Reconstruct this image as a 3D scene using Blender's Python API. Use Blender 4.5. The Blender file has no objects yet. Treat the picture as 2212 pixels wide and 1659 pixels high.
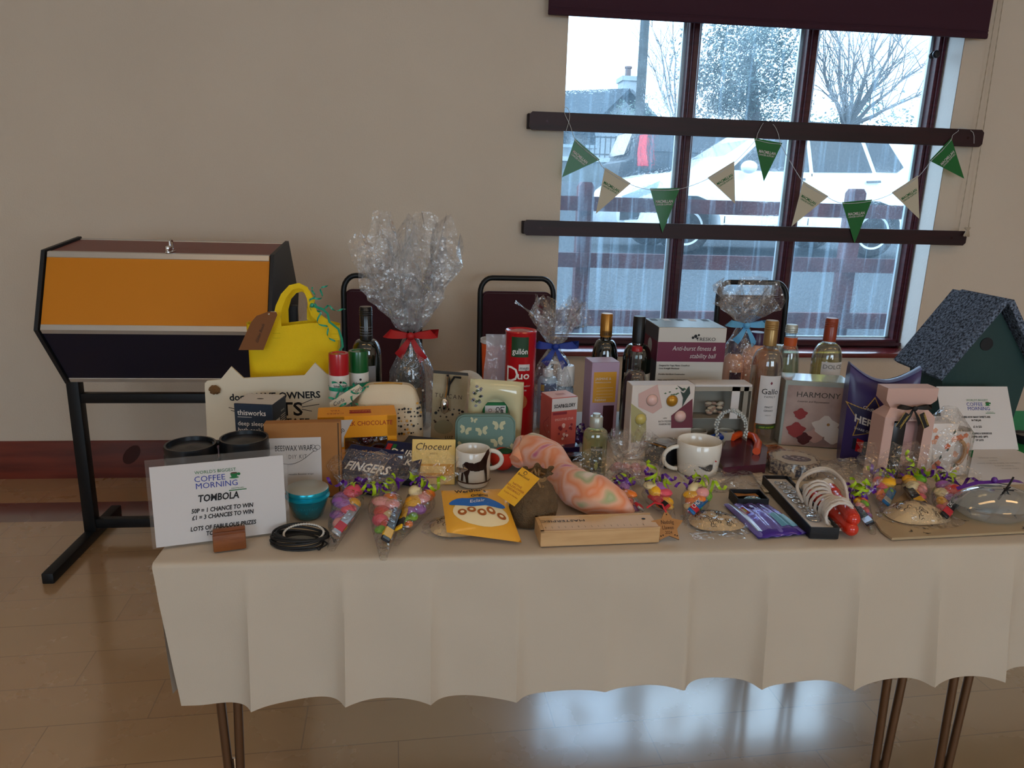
import bpy, bmesh, math, random
from math import sin, cos, pi, radians, sqrt, atan2, exp
from mathutils import Vector, Matrix, noise
from mathutils.geometry import tessellate_polygon
random.seed(7)
S = bpy.context.scene
C = S.collection
# ---------------------------------------------------------------- camera model
F = 1600.0
CAM_H, PITCH, ROLL, YAW = 1.30, radians(14.43), radians(1.69), radians(6.33)
D = 3.33            # distance of the window wall
TZ = 0.70           # table height
CT = TZ + 0.004     # top of the cloth
def cam_axes():
    cy, sy, cp, sp, cr, sr = cos(YAW), sin(YAW), cos(PITCH), sin(PITCH), cos(ROLL), sin(ROLL)
    fwd = Vector((sy*cp, cy*cp, -sp)); r0 = Vector((cy, -sy, 0)); u0 = r0.cross(fwd)
    return cr*r0+sr*u0, -sr*r0+cr*u0, -fwd
RX, RU, RB = cam_axes()
def ray(px, py): return RX*((px-1106)/F) - RU*((py-829.5)/F) - RB
def P(px, py, Y):                       # point seen at a pixel, on the upright plane y = Y
    d = ray(px, py); k = Y/d.y
    return Vector((d.x*k, Y, CAM_H+d.z*k))
def T(px, py, z=CT):                    # point seen at a pixel, on the level plane z
    d = ray(px, py); k = (z-CAM_H)/d.z
    return Vector((d.x*k, d.y*k, z))
def W(x0, x1, py, Y): return P(x1, py, Y).x-P(x0, py, Y).x
cam_d = bpy.data.cameras.new('camera'); cam = bpy.data.objects.new('camera', cam_d); C.objects.link(cam)
cam.matrix_world = Matrix(((RX.x, RU.x, RB.x, 0), (RX.y, RU.y, RB.y, 0), (RX.z, RU.z, RB.z, CAM_H), (0, 0, 0, 1)))
cam_d.sensor_width = 36; cam_d.lens = F/2212*36; cam_d.clip_start = .02; cam_d.clip_end = 500
S.camera = cam
S.view_settings.view_transform = 'Standard'; S.view_settings.look = 'None'
S.view_settings.gamma = 1; S.view_settings.use_curve_mapping = False; S.view_settings.exposure = -0.2
# ---------------------------------------------------------------- materials
def lin(c):
    if isinstance(c, str):
        c = c.lstrip('#'); c = [int(c[i:i+2], 16)/255 for i in (0, 2, 4)]
    return tuple((x/12.92 if x <= .04045 else ((x+.055)/1.055)**2.4) for x in c[:3])+(1,)
MATS = {}
def nt(name):
    m = bpy.data.materials.new(name); m.use_nodes = True
    n = m.node_tree; b = n.nodes['Principled BSDF']
    return m, n.nodes, n.links, b
def mat(name, c, rough=.5, metal=0, spec=.5, bump=0, bscale=80, var=0, vscale=6, coat=0, trans=0, ior=1.45, sheen=0, alpha=1, c2=None, stretch=None, sss=0, emis=0):
    if name in MATS: return MATS[name]
    m, N, L, b = nt(name)
    b.inputs['Base Color'].default_value = lin(c); b.inputs['Roughness'].default_value = rough
    b.inputs['Metallic'].default_value = metal; b.inputs['Specular IOR Level'].default_value = spec
    b.inputs['Coat Weight'].default_value = coat; b.inputs['Coat Roughness'].default_value = .08
    b.inputs['Transmission Weight'].default_value = trans; b.inputs['IOR'].default_value = ior
    b.inputs['Sheen Weight'].default_value = sheen; b.inputs['Alpha'].default_value = alpha
    if emis: b.inputs['Emission Color'].default_value = lin(c); b.inputs['Emission Strength'].default_value = emis
    tc = N.new('ShaderNodeTexCoord'); co = tc.outputs['Object']
    if stretch:
        mp = N.new('ShaderNodeMapping'); mp.inputs['Scale'].default_value = stretch; L.new(co, mp.inputs[0]); co = mp.outputs[0]
    if var or c2:
        t = N.new('ShaderNodeTexNoise'); t.inputs['Scale'].default_value = vscale; t.inputs['Detail'].default_value = 5
        L.new(co, t.inputs['Vector'])
        mx = N.new('ShaderNodeMix'); mx.data_type = 'RGBA'
        a = lin(c); mx.inputs[6].default_value = a
        mx.inputs[7].default_value = lin(c2) if c2 else tuple(x*(1-var) for x in a[:3])+(1,)
        rp = N.new('ShaderNodeValToRGB'); rp.color_ramp.elements[0].position = .38; rp.color_ramp.elements[1].position = .62
        L.new(t.outputs['Fac'], rp.inputs[0]); L.new(rp.outputs[0], mx.inputs[0]); L.new(mx.outputs[2], b.inputs['Base Color'])
    if bump:
        t = N.new('ShaderNodeTexNoise'); t.inputs['Scale'].default_value = bscale; t.inputs['Detail'].default_value = 3
        L.new(co, t.inputs['Vector'])
        bp = N.new('ShaderNodeBump'); bp.inputs['Strength'].default_value = bump; bp.inputs['Distance'].default_value = .01
        L.new(t.outputs['Fac'], bp.inputs['Height']); L.new(bp.outputs[0], b.inputs['Normal'])
    MATS[name] = m
    return m
def film(name, tint='#ffffff', gloss=.22, haze=.04, dots=0, dscale=40, bump=.5, bscale=22, rough=.12, dcol='#f4f6f8'):
    """clear plastic film: transparent + glossy, optional printed dots"""
    if name in MATS: return MATS[name]
    m, N, L, b = nt(name); N.remove(b); out = N['Material Output']
    tr = N.new('ShaderNodeBsdfTransparent'); tr.inputs[0].default_value = lin(tint)
    gl = N.new('ShaderNodeBsdfGlossy'); gl.inputs['Roughness'].default_value = rough
    df = N.new('ShaderNodeBsdfDiffuse'); df.inputs[0].default_value = lin('#e8eef4')
    tl = N.new('ShaderNodeBsdfTranslucent'); tl.inputs[0].default_value = lin('#e8eef4')
    tc = N.new('ShaderNodeTexCoord'); ns = N.new('ShaderNodeTexNoise'); ns.inputs['Scale'].default_value = bscale; ns.inputs['Detail'].default_value = 2
    L.new(tc.outputs['Object'], ns.inputs['Vector'])
    bp = N.new('ShaderNodeBump'); bp.inputs['Strength'].default_value = bump; bp.inputs['Distance'].default_value = .02
    L.new(ns.outputs['Fac'], bp.inputs['Height']); L.new(bp.outputs[0], gl.inputs['Normal'])
    fr = N.new('ShaderNodeLayerWeight'); fr.inputs['Blend'].default_value = .35; L.new(bp.outputs[0], fr.inputs['Normal'])
    ml = N.new('ShaderNodeMath'); ml.operation = 'MULTIPLY_ADD'; L.new(fr.outputs['Facing'], ml.inputs[0]); ml.inputs[1].default_value = gloss*2.2; ml.inputs[2].default_value = gloss*.35
    ml.use_clamp = True
    m1 = N.new('ShaderNodeMixShader'); L.new(ml.outputs[0], m1.inputs[0]); L.new(tr.outputs[0], m1.inputs[1]); L.new(gl.outputs[0], m1.inputs[2])
    ad = N.new('ShaderNodeMixShader'); ad.inputs[0].default_value = .5; L.new(df.outputs[0], ad.inputs[1]); L.new(tl.outputs[0], ad.inputs[2])
    m2 = N.new('ShaderNodeMixShader'); m2.inputs[0].default_value = haze; L.new(m1.outputs[0], m2.inputs[1]); L.new(ad.outputs[0], m2.inputs[2])
    last = m2
    if dots:
        vo = N.new('ShaderNodeTexVoronoi'); vo.inputs['Scale'].default_value = dscale; vo.inputs['Randomness'].default_value = .55
        L.new(tc.outputs['Object'], vo.inputs['Vector'])
        lt = N.new('ShaderNodeMath'); lt.operation = 'LESS_THAN'; L.new(vo.outputs['Distance'], lt.inputs[0]); lt.inputs[1].default_value = dots
        dd = N.new('ShaderNodeBsdfDiffuse'); dd.inputs[0].default_value = lin(dcol)
        m3 = N.new('ShaderNodeMixShader'); L.new(lt.outputs[0], m3.inputs[0]); L.new(m2.outputs[0], m3.inputs[1]); L.new(dd.outputs[0], m3.inputs[2]); last = m3
    L.new(last.outputs[0], out.inputs[0]); MATS[name] = m
    return m
# ---------------------------------------------------------------- text outlines
_txt = {}
def text_mesh(s, bold=0.0, spacing=1.0):
    k = (s, bold, spacing)
    if k not in _txt:
        cu = bpy.data.curves.new('t', 'FONT'); cu.body = s; cu.resolution_u = 2; cu.offset = bold; cu.space_character = spacing
        cu.fill_mode = 'FRONT'; o = bpy.data.objects.new('t', cu)
        me = o.to_mesh(); vs = [v.co.copy() for v in me.vertices]; fs = [tuple(p.vertices) for p in me.polygons]
        o.to_mesh_clear(); bpy.data.objects.remove(o); bpy.data.curves.remove(cu)
        _txt[k] = (vs, fs)
    return _txt[k]
# ---------------------------------------------------------------- mesh builder
def RZ(a): return Matrix.Rotation(a, 4, 'Z')
def RXm(a): return Matrix.Rotation(a, 4, 'X')
def RYm(a): return Matrix.Rotation(a, 4, 'Y')
def TR(x, y=0, z=0): return Matrix.Translation(Vector((x, y, z)))
class G:
    def __init__(s): s.v = []; s.f = []; s.m = []; s.sm = []; s.mats = []
    def mi(s, m):
        if m not in s.mats: s.mats.append(m)
        return s.mats.index(m)
    def add(s, vs, fs, m, smooth=False, M=None):
        o = len(s.v); k = s.mi(m)
        for v in vs:
            v = Vector(v); s.v.append(M @ v if M is not None else v)
        for f in fs: s.f.append(tuple(i+o for i in f)); s.m.append(k); s.sm.append(smooth)
        return s
    def box(s, c, d, m, M=None, bev=0, seg=2):
        """c = centre of the base, d = sizes"""
        bm = bmesh.new(); bmesh.ops.create_cube(bm, size=1)
        for v in bm.verts: v.co = Vector((v.co.x*d[0]+c[0], v.co.y*d[1]+c[1], (v.co.z+.5)*d[2]+c[2]))
        if bev: bmesh.ops.bevel(bm, geom=bm.edges[:], offset=bev, segments=seg, affect='EDGES', profile=.5)
        s.bm(bm, m, M, smooth=bool(bev)); return s
    def bm(s, bm, m, M=None, smooth=True):
        bm.verts.index_update()
        s.add([v.co for v in bm.verts], [tuple(v.index for v in f.verts) for f in bm.faces], m, smooth, M); bm.free()
    def lathe(s, prof, m, n=32, M=None, smooth=True, sq=None):
        vs = []; fs = []
        for r, z in prof:
            for i in range(n):
                a = 2*pi*i/n; k = 1
                if sq: ca, sa = abs(cos(a)), abs(sin(a)); k = (ca**sq+sa**sq)**(-1/sq)
                vs.append((r*k*cos(a), r*k*sin(a), z))
        for j in range(len(prof)-1):
            for i in range(n):
                a = j*n+i; b = j*n+(i+1) % n; fs.append((a, b, b+n, a+n))
        if prof[0][0] > 1e-6: fs.append(tuple(range(n-1, -1, -1)))
        if prof[-1][0] > 1e-6: fs.append(tuple((len(prof)-1)*n+i for i in range(n)))
        s.add(vs, fs, m, smooth, M); return s
    def tube(s, pts, r, m, n=8, M=None, closed=False, smooth=True, flat=1.0):
        pts = [Vector(p) for p in pts]; k = len(pts); vs = []; fs = []
        up = Vector((0, 0, 1)); prev = None
        for i, p in enumerate(pts):
            a = pts[(i-1) % k] if (closed or i > 0) else p; b = pts[(i+1) % k] if (closed or i < k-1) else p
            t = (b-a)
            if t.length < 1e-9: t = Vector((0, 0, 1))
            t.normalize()
            if prev is None:
                ref = up if abs(t.z) < .9 else Vector((1, 0, 0)); x = t.cross(ref).normalized()
            else:
                x = prev-t*prev.dot(t)
                if x.length < 1e-6: x = t.orthogonal()
                x.normalize()
            prev = x; y = t.cross(x); rr = r[i] if isinstance(r, (list, tuple)) else r
            for j in range(n):
                an = 2*pi*j/n; vs.append(p+x*cos(an)*rr+y*sin(an)*rr*flat)
        for i in range(k if closed else k-1):
            for j in range(n):
                a = i*n+j; b = i*n+(j+1) % n; c = ((i+1) % k)*n+(j+1) % n; d = ((i+1) % k)*n+j
                fs.append((a, b, c, d))
        if not closed: fs.append(tuple(range(n-1, -1, -1))); fs.append(tuple((k-1)*n+j for j in range(n)))
        s.add(vs, fs, m, smooth, M); return s
    def prism(s, poly, t, m, M=None, side=None, smooth=False):
        """poly in local x,z; front at y=0, back at y=t"""
        n = len(poly); tri = tessellate_polygon([[Vector((x, z, 0)) for x, z in poly]])
        vs = [(x, 0, z) for x, z in poly]+[(x, t, z) for x, z in poly]
        s.add(vs, [tuple(a) for a in tri], m, smooth, M)
        s.add(vs, [tuple(i+n for i in a) for a in tri], m, smooth, M)
        s.add(vs, [(i, (i+1) % n, (i+1) % n+n, i+n) for i in range(n)], side or m, smooth, M); return s
    def sheet(s, fn, nu, nv, m, M=None, smooth=True, wrap=False):
        vs = [fn(i/(nu if wrap else nu-1), j/(nv-1)) for j in range(nv) for i in range(nu)]; fs = []
        for j in range(nv-1):
            for i in range(nu if wrap else nu-1):
                i2 = (i+1) % nu; fs.append((j*nu+i, j*nu+i2, (j+1)*nu+i2, (j+1)*nu+i))
        s.add(vs, fs, m, smooth, M); return s
    def ball(s, c, r, m, M=None, n=16, sc=(1, 1, 1)):
        pr = [(max(1e-7, r*sin(pi*j/(n//2))), -r*cos(pi*j/(n//2))) for j in range(n//2+1)]
        A = TR(*c) @ Matrix.Diagonal((sc[0], sc[1], sc[2], 1)); s.lathe(pr, m, n, (M @ A) if M is not None else A); return s
    def text(s, t, h, m, M=None, fn=None, bold=0.0, sx=1.0, shear=0.0, al='c', sp=1.0, eps=.0006):
        """text in local x,z facing -y; baseline at z=0; h = cap height; fn maps (x,z) to a point"""
        vs, fs = text_mesh(t, bold, sp)
        if not vs: return s
        k = h/.73; x0 = min(v.x for v in vs); x1 = max(v.x for v in vs)
        off = {'c': (x0+x1)/2, 'l': x0, 'r': x1}[al]; o = []
        for v in vs:
            x = (v.x-off)*k*sx+v.y*k*shear; z = v.y*k
            o.append(fn(x, z) if fn else (x, -eps, z))
        s.add(o, fs, m, False, M); return s
    def disc(s, cx, cz, r, m, M=None, n=20, fn=None, sx=1, eps=.0007):
        pts = [(cx+r*sx*cos(2*pi*i/n), cz+r*sin(2*pi*i/n)) for i in range(n)]
        s.add([fn(x, z) if fn else (x, -eps, z) for x, z in pts], [tuple(range(n))], m, False, M); return s
    def rect(s, x0, z0, x1, z1, m, M=None, fn=None, eps=.0005, n=1):
        pts = [(x0+(x1-x0)*i/n, z0) for i in range(n+1)]+[(x1-(x1-x0)*i/n, z1) for i in range(n+1)]
        vs = [fn(x, z) if fn else (x, -eps, z) for x, z in pts]
        s.add(vs, [(i, i+1, 2*n-i, 2*n+1-i) for i in range(n)], m, False, M); return s
    def poly(s, pts, m, M=None, fn=None, eps=.0008):
        tri = tessellate_polygon([[Vector((x, z, 0)) for x, z in pts]])
        s.add([fn(x, z) if fn else (x, -eps, z) for x, z in pts], [tuple(a) for a in tri], m, False, M); return s
    def ribbon(s, pts, w, m, nrm=(0, 1, 0), M=None, th=0):
        """flat ribbon along pts; nrm = face normal hint (vector or list)"""
        pts = [Vector(p) for p in pts]; k = len(pts); vs = []
        for i, p in enumerate(pts):
            t = (pts[min(i+1, k-1)]-pts[max(i-1, 0)]).normalized(); nn = Vector(nrm[i] if isinstance(nrm, list) else nrm)
            b = t.cross(nn)
            if b.length < 1e-5: b = t.orthogonal()
            b.normalize(); ww = w[i] if isinstance(w, (list, tuple)) else w
            vs += [p-b*ww/2, p+b*ww/2]
        s.add(vs, [(2*i, 2*i+1, 2*i+3, 2*i+2) for i in range(k-1)], m, True, M); return s
    def build(s, name, parent=None, M=None, auto=None):
        me = bpy.data.meshes.new(name); me.from_pydata([tuple(v) for v in s.v], [], s.f)
        for m in s.mats: me.materials.append(m)
        me.polygons.foreach_set('material_index', s.m); me.polygons.foreach_set('use_smooth', s.sm)
        me.update()
        if auto: me.set_sharp_from_angle(angle=radians(auto))
        else: me.set_sharp_from_angle(angle=radians(42))
        o = bpy.data.objects.new(name, me); C.objects.link(o)
        if parent: o.parent = parent
        if M is not None: o.matrix_basis = M
        return o
def tag(o, label=None, cat=None, group=None, kind=None):
    if label: o['label'] = label
    if cat: o['category'] = cat
    if group: o['group'] = group
    if kind: o['kind'] = kind
    return o
def thing(name, label, cat, loc, rz=0, group=None, M=None):
    o = bpy.data.objects.new(name, None); C.objects.link(o); o.empty_display_size = .05
    if M is not None: o.matrix_basis = M
    else: o.location = loc; o.rotation_euler = (0, 0, rz)
    return tag(o, label, cat, group)
def solo(name, g, label, cat, loc=(0, 0, 0), rz=0, group=None, M=None):
    o = g.build(name)
    if M is not None: o.matrix_basis = M
    else: o.location = loc; o.rotation_euler = (0, 0, rz)
    return tag(o, label, cat, group)
def arc(cx, cy, r, a0, a1, n): return [(cx+r*cos(radians(a0+(a1-a0)*i/n)), cy+r*sin(radians(a0+(a1-a0)*i/n))) for i in range(n+1)]
def rrect(x0, z0, x1, z1, r, n=4):
    return arc(x1-r, z0+r, r, -90, 0, n)+arc(x1-r, z1-r, r, 0, 90, n)+arc(x0+r, z1-r, r, 90, 180, n)+arc(x0+r, z0+r, r, 180, 270, n)
def copy_tree(o, parent=None):
    c = o.copy(); C.objects.link(c); c.parent = parent
    for ch in [x for x in C.objects if x.parent == o]: copy_tree(ch, c)
    return c
BLACK = mat('black_print', '#0c0c10', .6); WHITE = mat('white_print', '#eceae6', .6)
# ================================================================ ROOM
m_wall = mat('painted_wall', '#dccdba', .85, bump=.12, bscale=160, var=.04, vscale=1.5)
m_reveal = mat('reveal_paint', '#e0dcd6', .8, bump=.1, bscale=120)
m_ceil = mat('ceiling_paint', '#e8e4dc', .9)
m_maroon = mat('maroon_wood', '#4a1a22', .38, bump=.12, bscale=40, stretch=(1, 1, 8), c2='#3c121a', vscale=9)
m_sill = mat('sill_varnish', '#7a2c2c', .22, c2='#5c1c20', vscale=4, stretch=(1, 9, 1), coat=.4)
m_rail = mat('rail_varnish', '#2e0e16', .5, c2='#200a10', vscale=3, stretch=(1, 12, 12))
# floor with tile seams, dark border strip, fine scratches
def floor_mat():
    m, N, L, b = nt('vinyl_floor'); tc = N.new('ShaderNodeTexCoord'); sp = N.new('ShaderNodeSeparateXYZ'); L.new(tc.outputs['Object'], sp.inputs[0])
    def math(op, a, bb=None, c=None, clamp=False):
        n = N.new('ShaderNodeMath'); n.operation = op; n.use_clamp = clamp
        for i, x in enumerate((a, bb, c)):
            if x is None: continue
            if isinstance(x, (int, float)): n.inputs[i].default_value = x
            else: L.new(x, n.inputs[i])
        return n.outputs[0]
    mp = N.new('ShaderNodeMapping'); mp.inputs['Rotation'].default_value = (0, 0, radians(-3)); L.new(tc.outputs['Object'], mp.inputs[0])
    br = N.new('ShaderNodeTexBrick'); L.new(mp.outputs[0], br.inputs['Vector']); br.inputs['Scale'].default_value = 1
    br.inputs['Brick Width'].default_value = .62; br.inputs['Row Height'].default_value = .155; br.inputs['Mortar Size'].default_value = .0016; br.offset = .37; br.inputs['Mortar Smooth'].default_value = .1
    br.inputs['Color1'].default_value = lin('#c29c70'); br.inputs['Color2'].default_value = lin('#bc946a'); br.inputs['Mortar'].default_value = lin('#a08060')
    ns = N.new('ShaderNodeTexNoise'); ns.inputs['Scale'].default_value = 3.5; ns.inputs['Detail'].default_value = 8; L.new(tc.outputs['Object'], ns.inputs['Vector'])
    mx = N.new('ShaderNodeMix'); mx.data_type = 'RGBA'; mx.blend_type = 'MULTIPLY'; L.new(br.outputs['Color'], mx.inputs[6])
    cr = N.new('ShaderNodeValToRGB'); cr.color_ramp.elements[0].position = .2; cr.color_ramp.elements[0].color = (.88, .87, .84, 1); cr.color_ramp.elements[1].position = .7; cr.color_ramp.elements[1].color = (1, 1, 1, 1)
    L.new(ns.outputs['Fac'], cr.inputs[0]); L.new(cr.outputs[0], mx.inputs[7]); mx.inputs[0].default_value = 1
    # scuffs : stretched noise threshold
    sc = N.new('ShaderNodeTexNoise'); sc.inputs['Scale'].default_value = 1; sc.inputs['Detail'].default_value = 4
    m2 = N.new('ShaderNodeMapping'); m2.inputs['Scale'].default_value = (42, 2.4, 1); m2.inputs['Rotation'].default_value = (0, 0, .2); L.new(tc.outputs['Object'], m2.inputs[0]); L.new(m2.outputs[0], sc.inputs['Vector'])
    sf = math('MULTIPLY', math('GREATER_THAN', sc.outputs['Fac'], .72), .35)
    mx2 = N.new('ShaderNodeMix'); mx2.data_type = 'RGBA'; L.new(sf, mx2.inputs[0]); L.new(mx.outputs[2], mx2.inputs[6]); mx2.inputs[7].default_value = lin('#d0ac8a')
    # border strip near the window wall
    s1 = math('GREATER_THAN', sp.outputs['Y'], BY0); s2 = math('LESS_THAN', sp.outputs['Y'], BY1); st = math('MULTIPLY', s1, s2)
    mx3 = N.new('ShaderNodeMix'); mx3.data_type = 'RGBA'; L.new(st, mx3.inputs[0]); L.new(mx2.outputs[2], mx3.inputs[6]); mx3.inputs[7].default_value = lin('#6b3a36')
    L.new(mx3.outputs[2], b.inputs['Base Color'])
    rg = math('MULTIPLY_ADD', ns.outputs['Fac'], .1, .22); L.new(rg, b.inputs['Roughness']); b.inputs['Specular IOR Level'].default_value = .9; b.inputs['Coat Weight'].default_value = 1; b.inputs['Coat IOR'].default_value = 1.9; b.inputs['Coat Roughness'].default_value = .13
    bp = N.new('ShaderNodeBump'); bp.inputs['Strength'].default_value = .12; bp.inputs['Distance'].default_value = .004
    h = math('ADD', math('MULTIPLY', br.outputs['Fac'], -1.0), math('MULTIPLY', ns.outputs['Fac'], .35)); L.new(h, bp.inputs['Height']); L.new(bp.outputs[0], b.inputs['Normal'])
    return m
BY1 = T(150, 1085, 0).y; BY0 = T(150, 1126, 0).y
XL, XR, YB, ZC = -3.6, 4.4, -3.6, 2.95
def struct(name, g, **k):
    o = g.build(name); o['kind'] = 'structure'; return o
g = G(); g.box(((XL+XR)/2, (YB+D)/2, -.1), (XR-XL+.4, D-YB+.4, .1), floor_mat()); struct('floor', g)
# window opening in the wall
FR = .12                                       # depth of the frame inside the wall
wl = P(1217, 300, D).x; wr = P(2053, 276, D).x; wb = P(1600, 768, D).z+.012; wt = P(1650, -30, D).z
for k_ in range(60):                           # frame depth that explains the visible reveal
    if P(2003, 276, D+FR).x > wr: break
    FR += .005
FY = D+FR; WALL_T = FR+.045
g = G(); hx = [XL-.2, wl, wr, XR+.2]; hz = [0, wb, wt, ZC]
for i in range(3):
    for j in range(3):
        if i == 1 and j == 1: continue
        g.box(((hx[i]+hx[i+1])/2, D+WALL_T/2, hz[j]), (hx[i+1]-hx[i], WALL_T, hz[j+1]-hz[j]), m_wall)
# white-painted reveals
g.add([(wl, D+.001, wb), (wl, FY, wb), (wl, FY, wt), (wl, D+.001, wt)], [(0, 1, 2, 3)], m_reveal)
g.add([(wr-.002, D+.001, wb), (wr-.002, FY, wb), (wr-.002, FY, wt), (wr-.002, D+.001, wt)], [(0, 1, 2, 3)], m_reveal)
struct('wall_back', g)
g = G(); g.box((XL-.1, (YB+D)/2, 0), (.2, D-YB, ZC), m_wall); struct('wall_left', g)
g = G(); g.box((XR+.1, (YB+D)/2, 0), (.2, D-YB, ZC), m_wall); struct('wall_right', g)
# wall behind the camera with two big windows
g = G(); hx = [XL, -2.6, -.5, .9, 3.2, XR]; zz = (0, .9, 2.3, ZC)
for i in range(5):
    for j in range(3):
        if i in (1, 3) and j == 1: continue
        g.box(((hx[i]+hx[i+1])/2, YB-.1, zz[j]), (hx[i+1]-hx[i], .2, zz[j+1]-zz[j]), m_wall)
struct('wall_front', g)
g = G(); g.box(((XL+XR)/2, (YB+D)/2, ZC), (XR-XL+.4, D-YB+.4, .1), m_ceil); struct('ceiling', g)
# skirting board
m_skirt = mat('skirting_wood', '#7a2f22', .32, c2='#5a1d16', vscale=2.2, stretch=(1, 1, 9), coat=.2)
zs = P(200, 951.5, D).z
g = G(); pr = [(0, 0), (0, zs), (-.008, zs), (-.014, zs-.012), (-.014, zs-.022), (-.02, zs-.03), (-.02, 0)]
vs = [(x, D+y, z) for x in (XL, XR) for y, z in pr]; n = len(pr)
g.add(vs, [(i, i+1, i+1+n, i+n) for i in range(n-1)], m_skirt)
for kx, kz in ((P(285, 990, D-.02).x, .11),):
    g.add([(kx+.035*cos(a)+.02*sin(a), D-.0206, kz+.045*sin(a)) for a in [2*pi*i/14 for i in range(14)]], [tuple(range(14))], mat('wood_knot', '#3c1410', .4))
struct('baseboard_back', g)
# ---- window frame
def pane_mat():
    m, N, L, b = nt('misty_window_glass'); N.remove(b); out = N['Material Output']
    tc = N.new('ShaderNodeTexCoord')
    tr = N.new('ShaderNodeBsdfTransparent'); tr.inputs[0].default_value = (.93, .97, 1, 1)
    gl = N.new('ShaderNodeBsdfGlossy'); gl.inputs['Roughness'].default_value = .05
    rf = N.new('ShaderNodeBsdfRefraction'); rf.inputs['IOR'].default_value = 1.015; rf.inputs['Roughness'].default_value = .02
    tl = N.new('ShaderNodeBsdfTranslucent'); tl.inputs[0].default_value = (.55, .8, 1, 1)
    def noi(sc, det, stretch):
        mp = N.new('ShaderNodeMapping'); mp.inputs['Scale'].default_value = stretch; L.new(tc.outputs['Object'], mp.inputs[0])
        n = N.new('ShaderNodeTexNoise'); n.inputs['Scale'].default_value = sc; n.inputs['Detail'].default_value = det; L.new(mp.outputs[0], n.inputs['Vector']); return n.outputs['Fac']
    streak = noi(1, 4, (38, 1, 1.6)); drops = noi(95, 2, (1, 1, .8)); blot = noi(2.6, 3, (1, 1, .6))
    def math(op, a, bb, clamp=False):
        n = N.new('ShaderNodeMath'); n.operation = op; n.use_clamp = clamp
        for i, x in enumerate((a, bb)):
            if isinstance(x, (int, float)): n.inputs[i].default_value = x
            else: L.new(x, n.inputs[i])
        return n.outputs[0]
    bp = N.new('ShaderNodeBump'); bp.inputs['Strength'].default_value = 1; bp.inputs['Distance'].default_value = .012; L.new(math('ADD', drops, streak), bp.inputs['Height'])
    L.new(bp.outputs[0], gl.inputs['Normal']); L.new(bp.outputs[0], rf.inputs['Normal'])
    wet = math('MULTIPLY', math('MULTIPLY', math('SUBTRACT', blot, .42), 3.2, True), 1.0, True)
    mist = math('MULTIPLY', math('ADD', math('MULTIPLY', math('SUBTRACT', streak, .53), 1.7, True), math('MULTIPLY', wet, .12)), .8, True)
    fac = math('ADD', math('MULTIPLY', mist, .7), .05, True)
    a = N.new('ShaderNodeMixShader'); L.new(math('MULTIPLY', wet, .5), a.inputs[0]); L.new(tr.outputs[0], a.inputs[1]); L.new(rf.outputs[0], a.inputs[2])
    c = N.new('ShaderNodeMixShader'); L.new(fac, c.inputs[0]); L.new(a.outputs[0], c.inputs[1]); L.new(tl.outputs[0], c.inputs[2])
    d = N.new('ShaderNodeMixShader'); d.inputs[0].default_value = .06; L.new(c.outputs[0], d.inputs[1]); L.new(gl.outputs[0], d.inputs[2])
    L.new(d.outputs[0], out.inputs[0]); return m
win = bpy.data.objects.new('window_1', None); C.objects.link(win); win['kind'] = 'structure'
m_spacer = mat('pane_spacer', '#cfe0ea', .35, metal=.2)
fw = .05; zb = wb+.02; ztp = wt
mx1 = P(1470, 400, FY).x; mx2 = P(1712, 400, FY).x
fl = wl-.004; frt = P(2003, 276, FY).x
glass_r = P(1962, 400, FY).x
g = G()
def bar(g, x0, x1, z0, z1, y0, y1, m=m_maroon, bev=.006): g.box(((x0+x1)/2, (y0+y1)/2, z0), (x1-x0, y1-y0, z1-z0), m, bev=bev, seg=1)
zg0 = P(1600, 727, FY).z
bar(g, fl, frt, wb+.01, zg0, FY-.055, FY+.02)
bar(g, fl, frt, wb+.03, zg0-.02, FY-.07, FY-.05)
bar(g, fl, frt, ztp-.05, ztp, FY-.045, FY+.02)
bar(g, fl, fl+.022, wb, ztp, FY-.045, FY+.02)
bar(g, glass_r+.018, frt, wb, ztp, FY-.045, FY+.02)
bar(g, glass_r+.03, frt-.004, wb, ztp, FY-.06, FY-.04)
for mx in (mx1, mx2):
    bar(g, mx-.028, mx+.028, wb, ztp, FY-.045, FY+.02); bar(g, mx-.016, mx+.016, wb, ztp, FY-.06, FY-.04)
g.build('window_frame', win)
pm = pane_mat(); xs = [(fl+.02, mx1-.028), (mx1+.028, mx2-.028), (mx2+.028, glass_r+.02)]
for x0, x1 in xs:
    g = G(); g.add([(x0, FY, zg0-.01), (x1, FY, zg0-.01), (x1, FY, ztp-.04), (x0, FY, ztp-.04)], [(0, 1, 2, 3)], pm); g.build('pane', win)
    g = G(); bar(g, x1-.016, x1-.002, zg0, ztp-.04, FY+.003, FY+.016, m_spacer, 0); bar(g, x0+.001, x0+.008, zg0, ztp-.04, FY+.003, FY+.014, m_spacer, 0); bar(g, x0, x1, zg0-.008, zg0+.006, FY+.003, FY+.016, m_spacer, 0)
    g.build('glazing_seal', win)
g = G(); sz = P(1600, 762, D-.03).z
g.box(((wl+wr)/2-.0, (D-.035+FY-.04)/2, sz-.022), (wr-wl+.02, FY-.04-(D-.035), .024), m_sill, bev=.005); g.build('window_sill', win)
g = G(); kp = P(2012, 120, FY-.06); m_knob = mat('black_knob', '#15161a', .35)
g.lathe([(.0001, 0), (.014, 0), (.014, .008), (.006, .012), (.006, .022), (.015, .027), (.017, .036), (.012, .044), (.0001, .046)], m_knob, 18, TR(kp.x, FY-.06, kp.z) @ RXm(pi/2)); g.build('window_knob', win)
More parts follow.
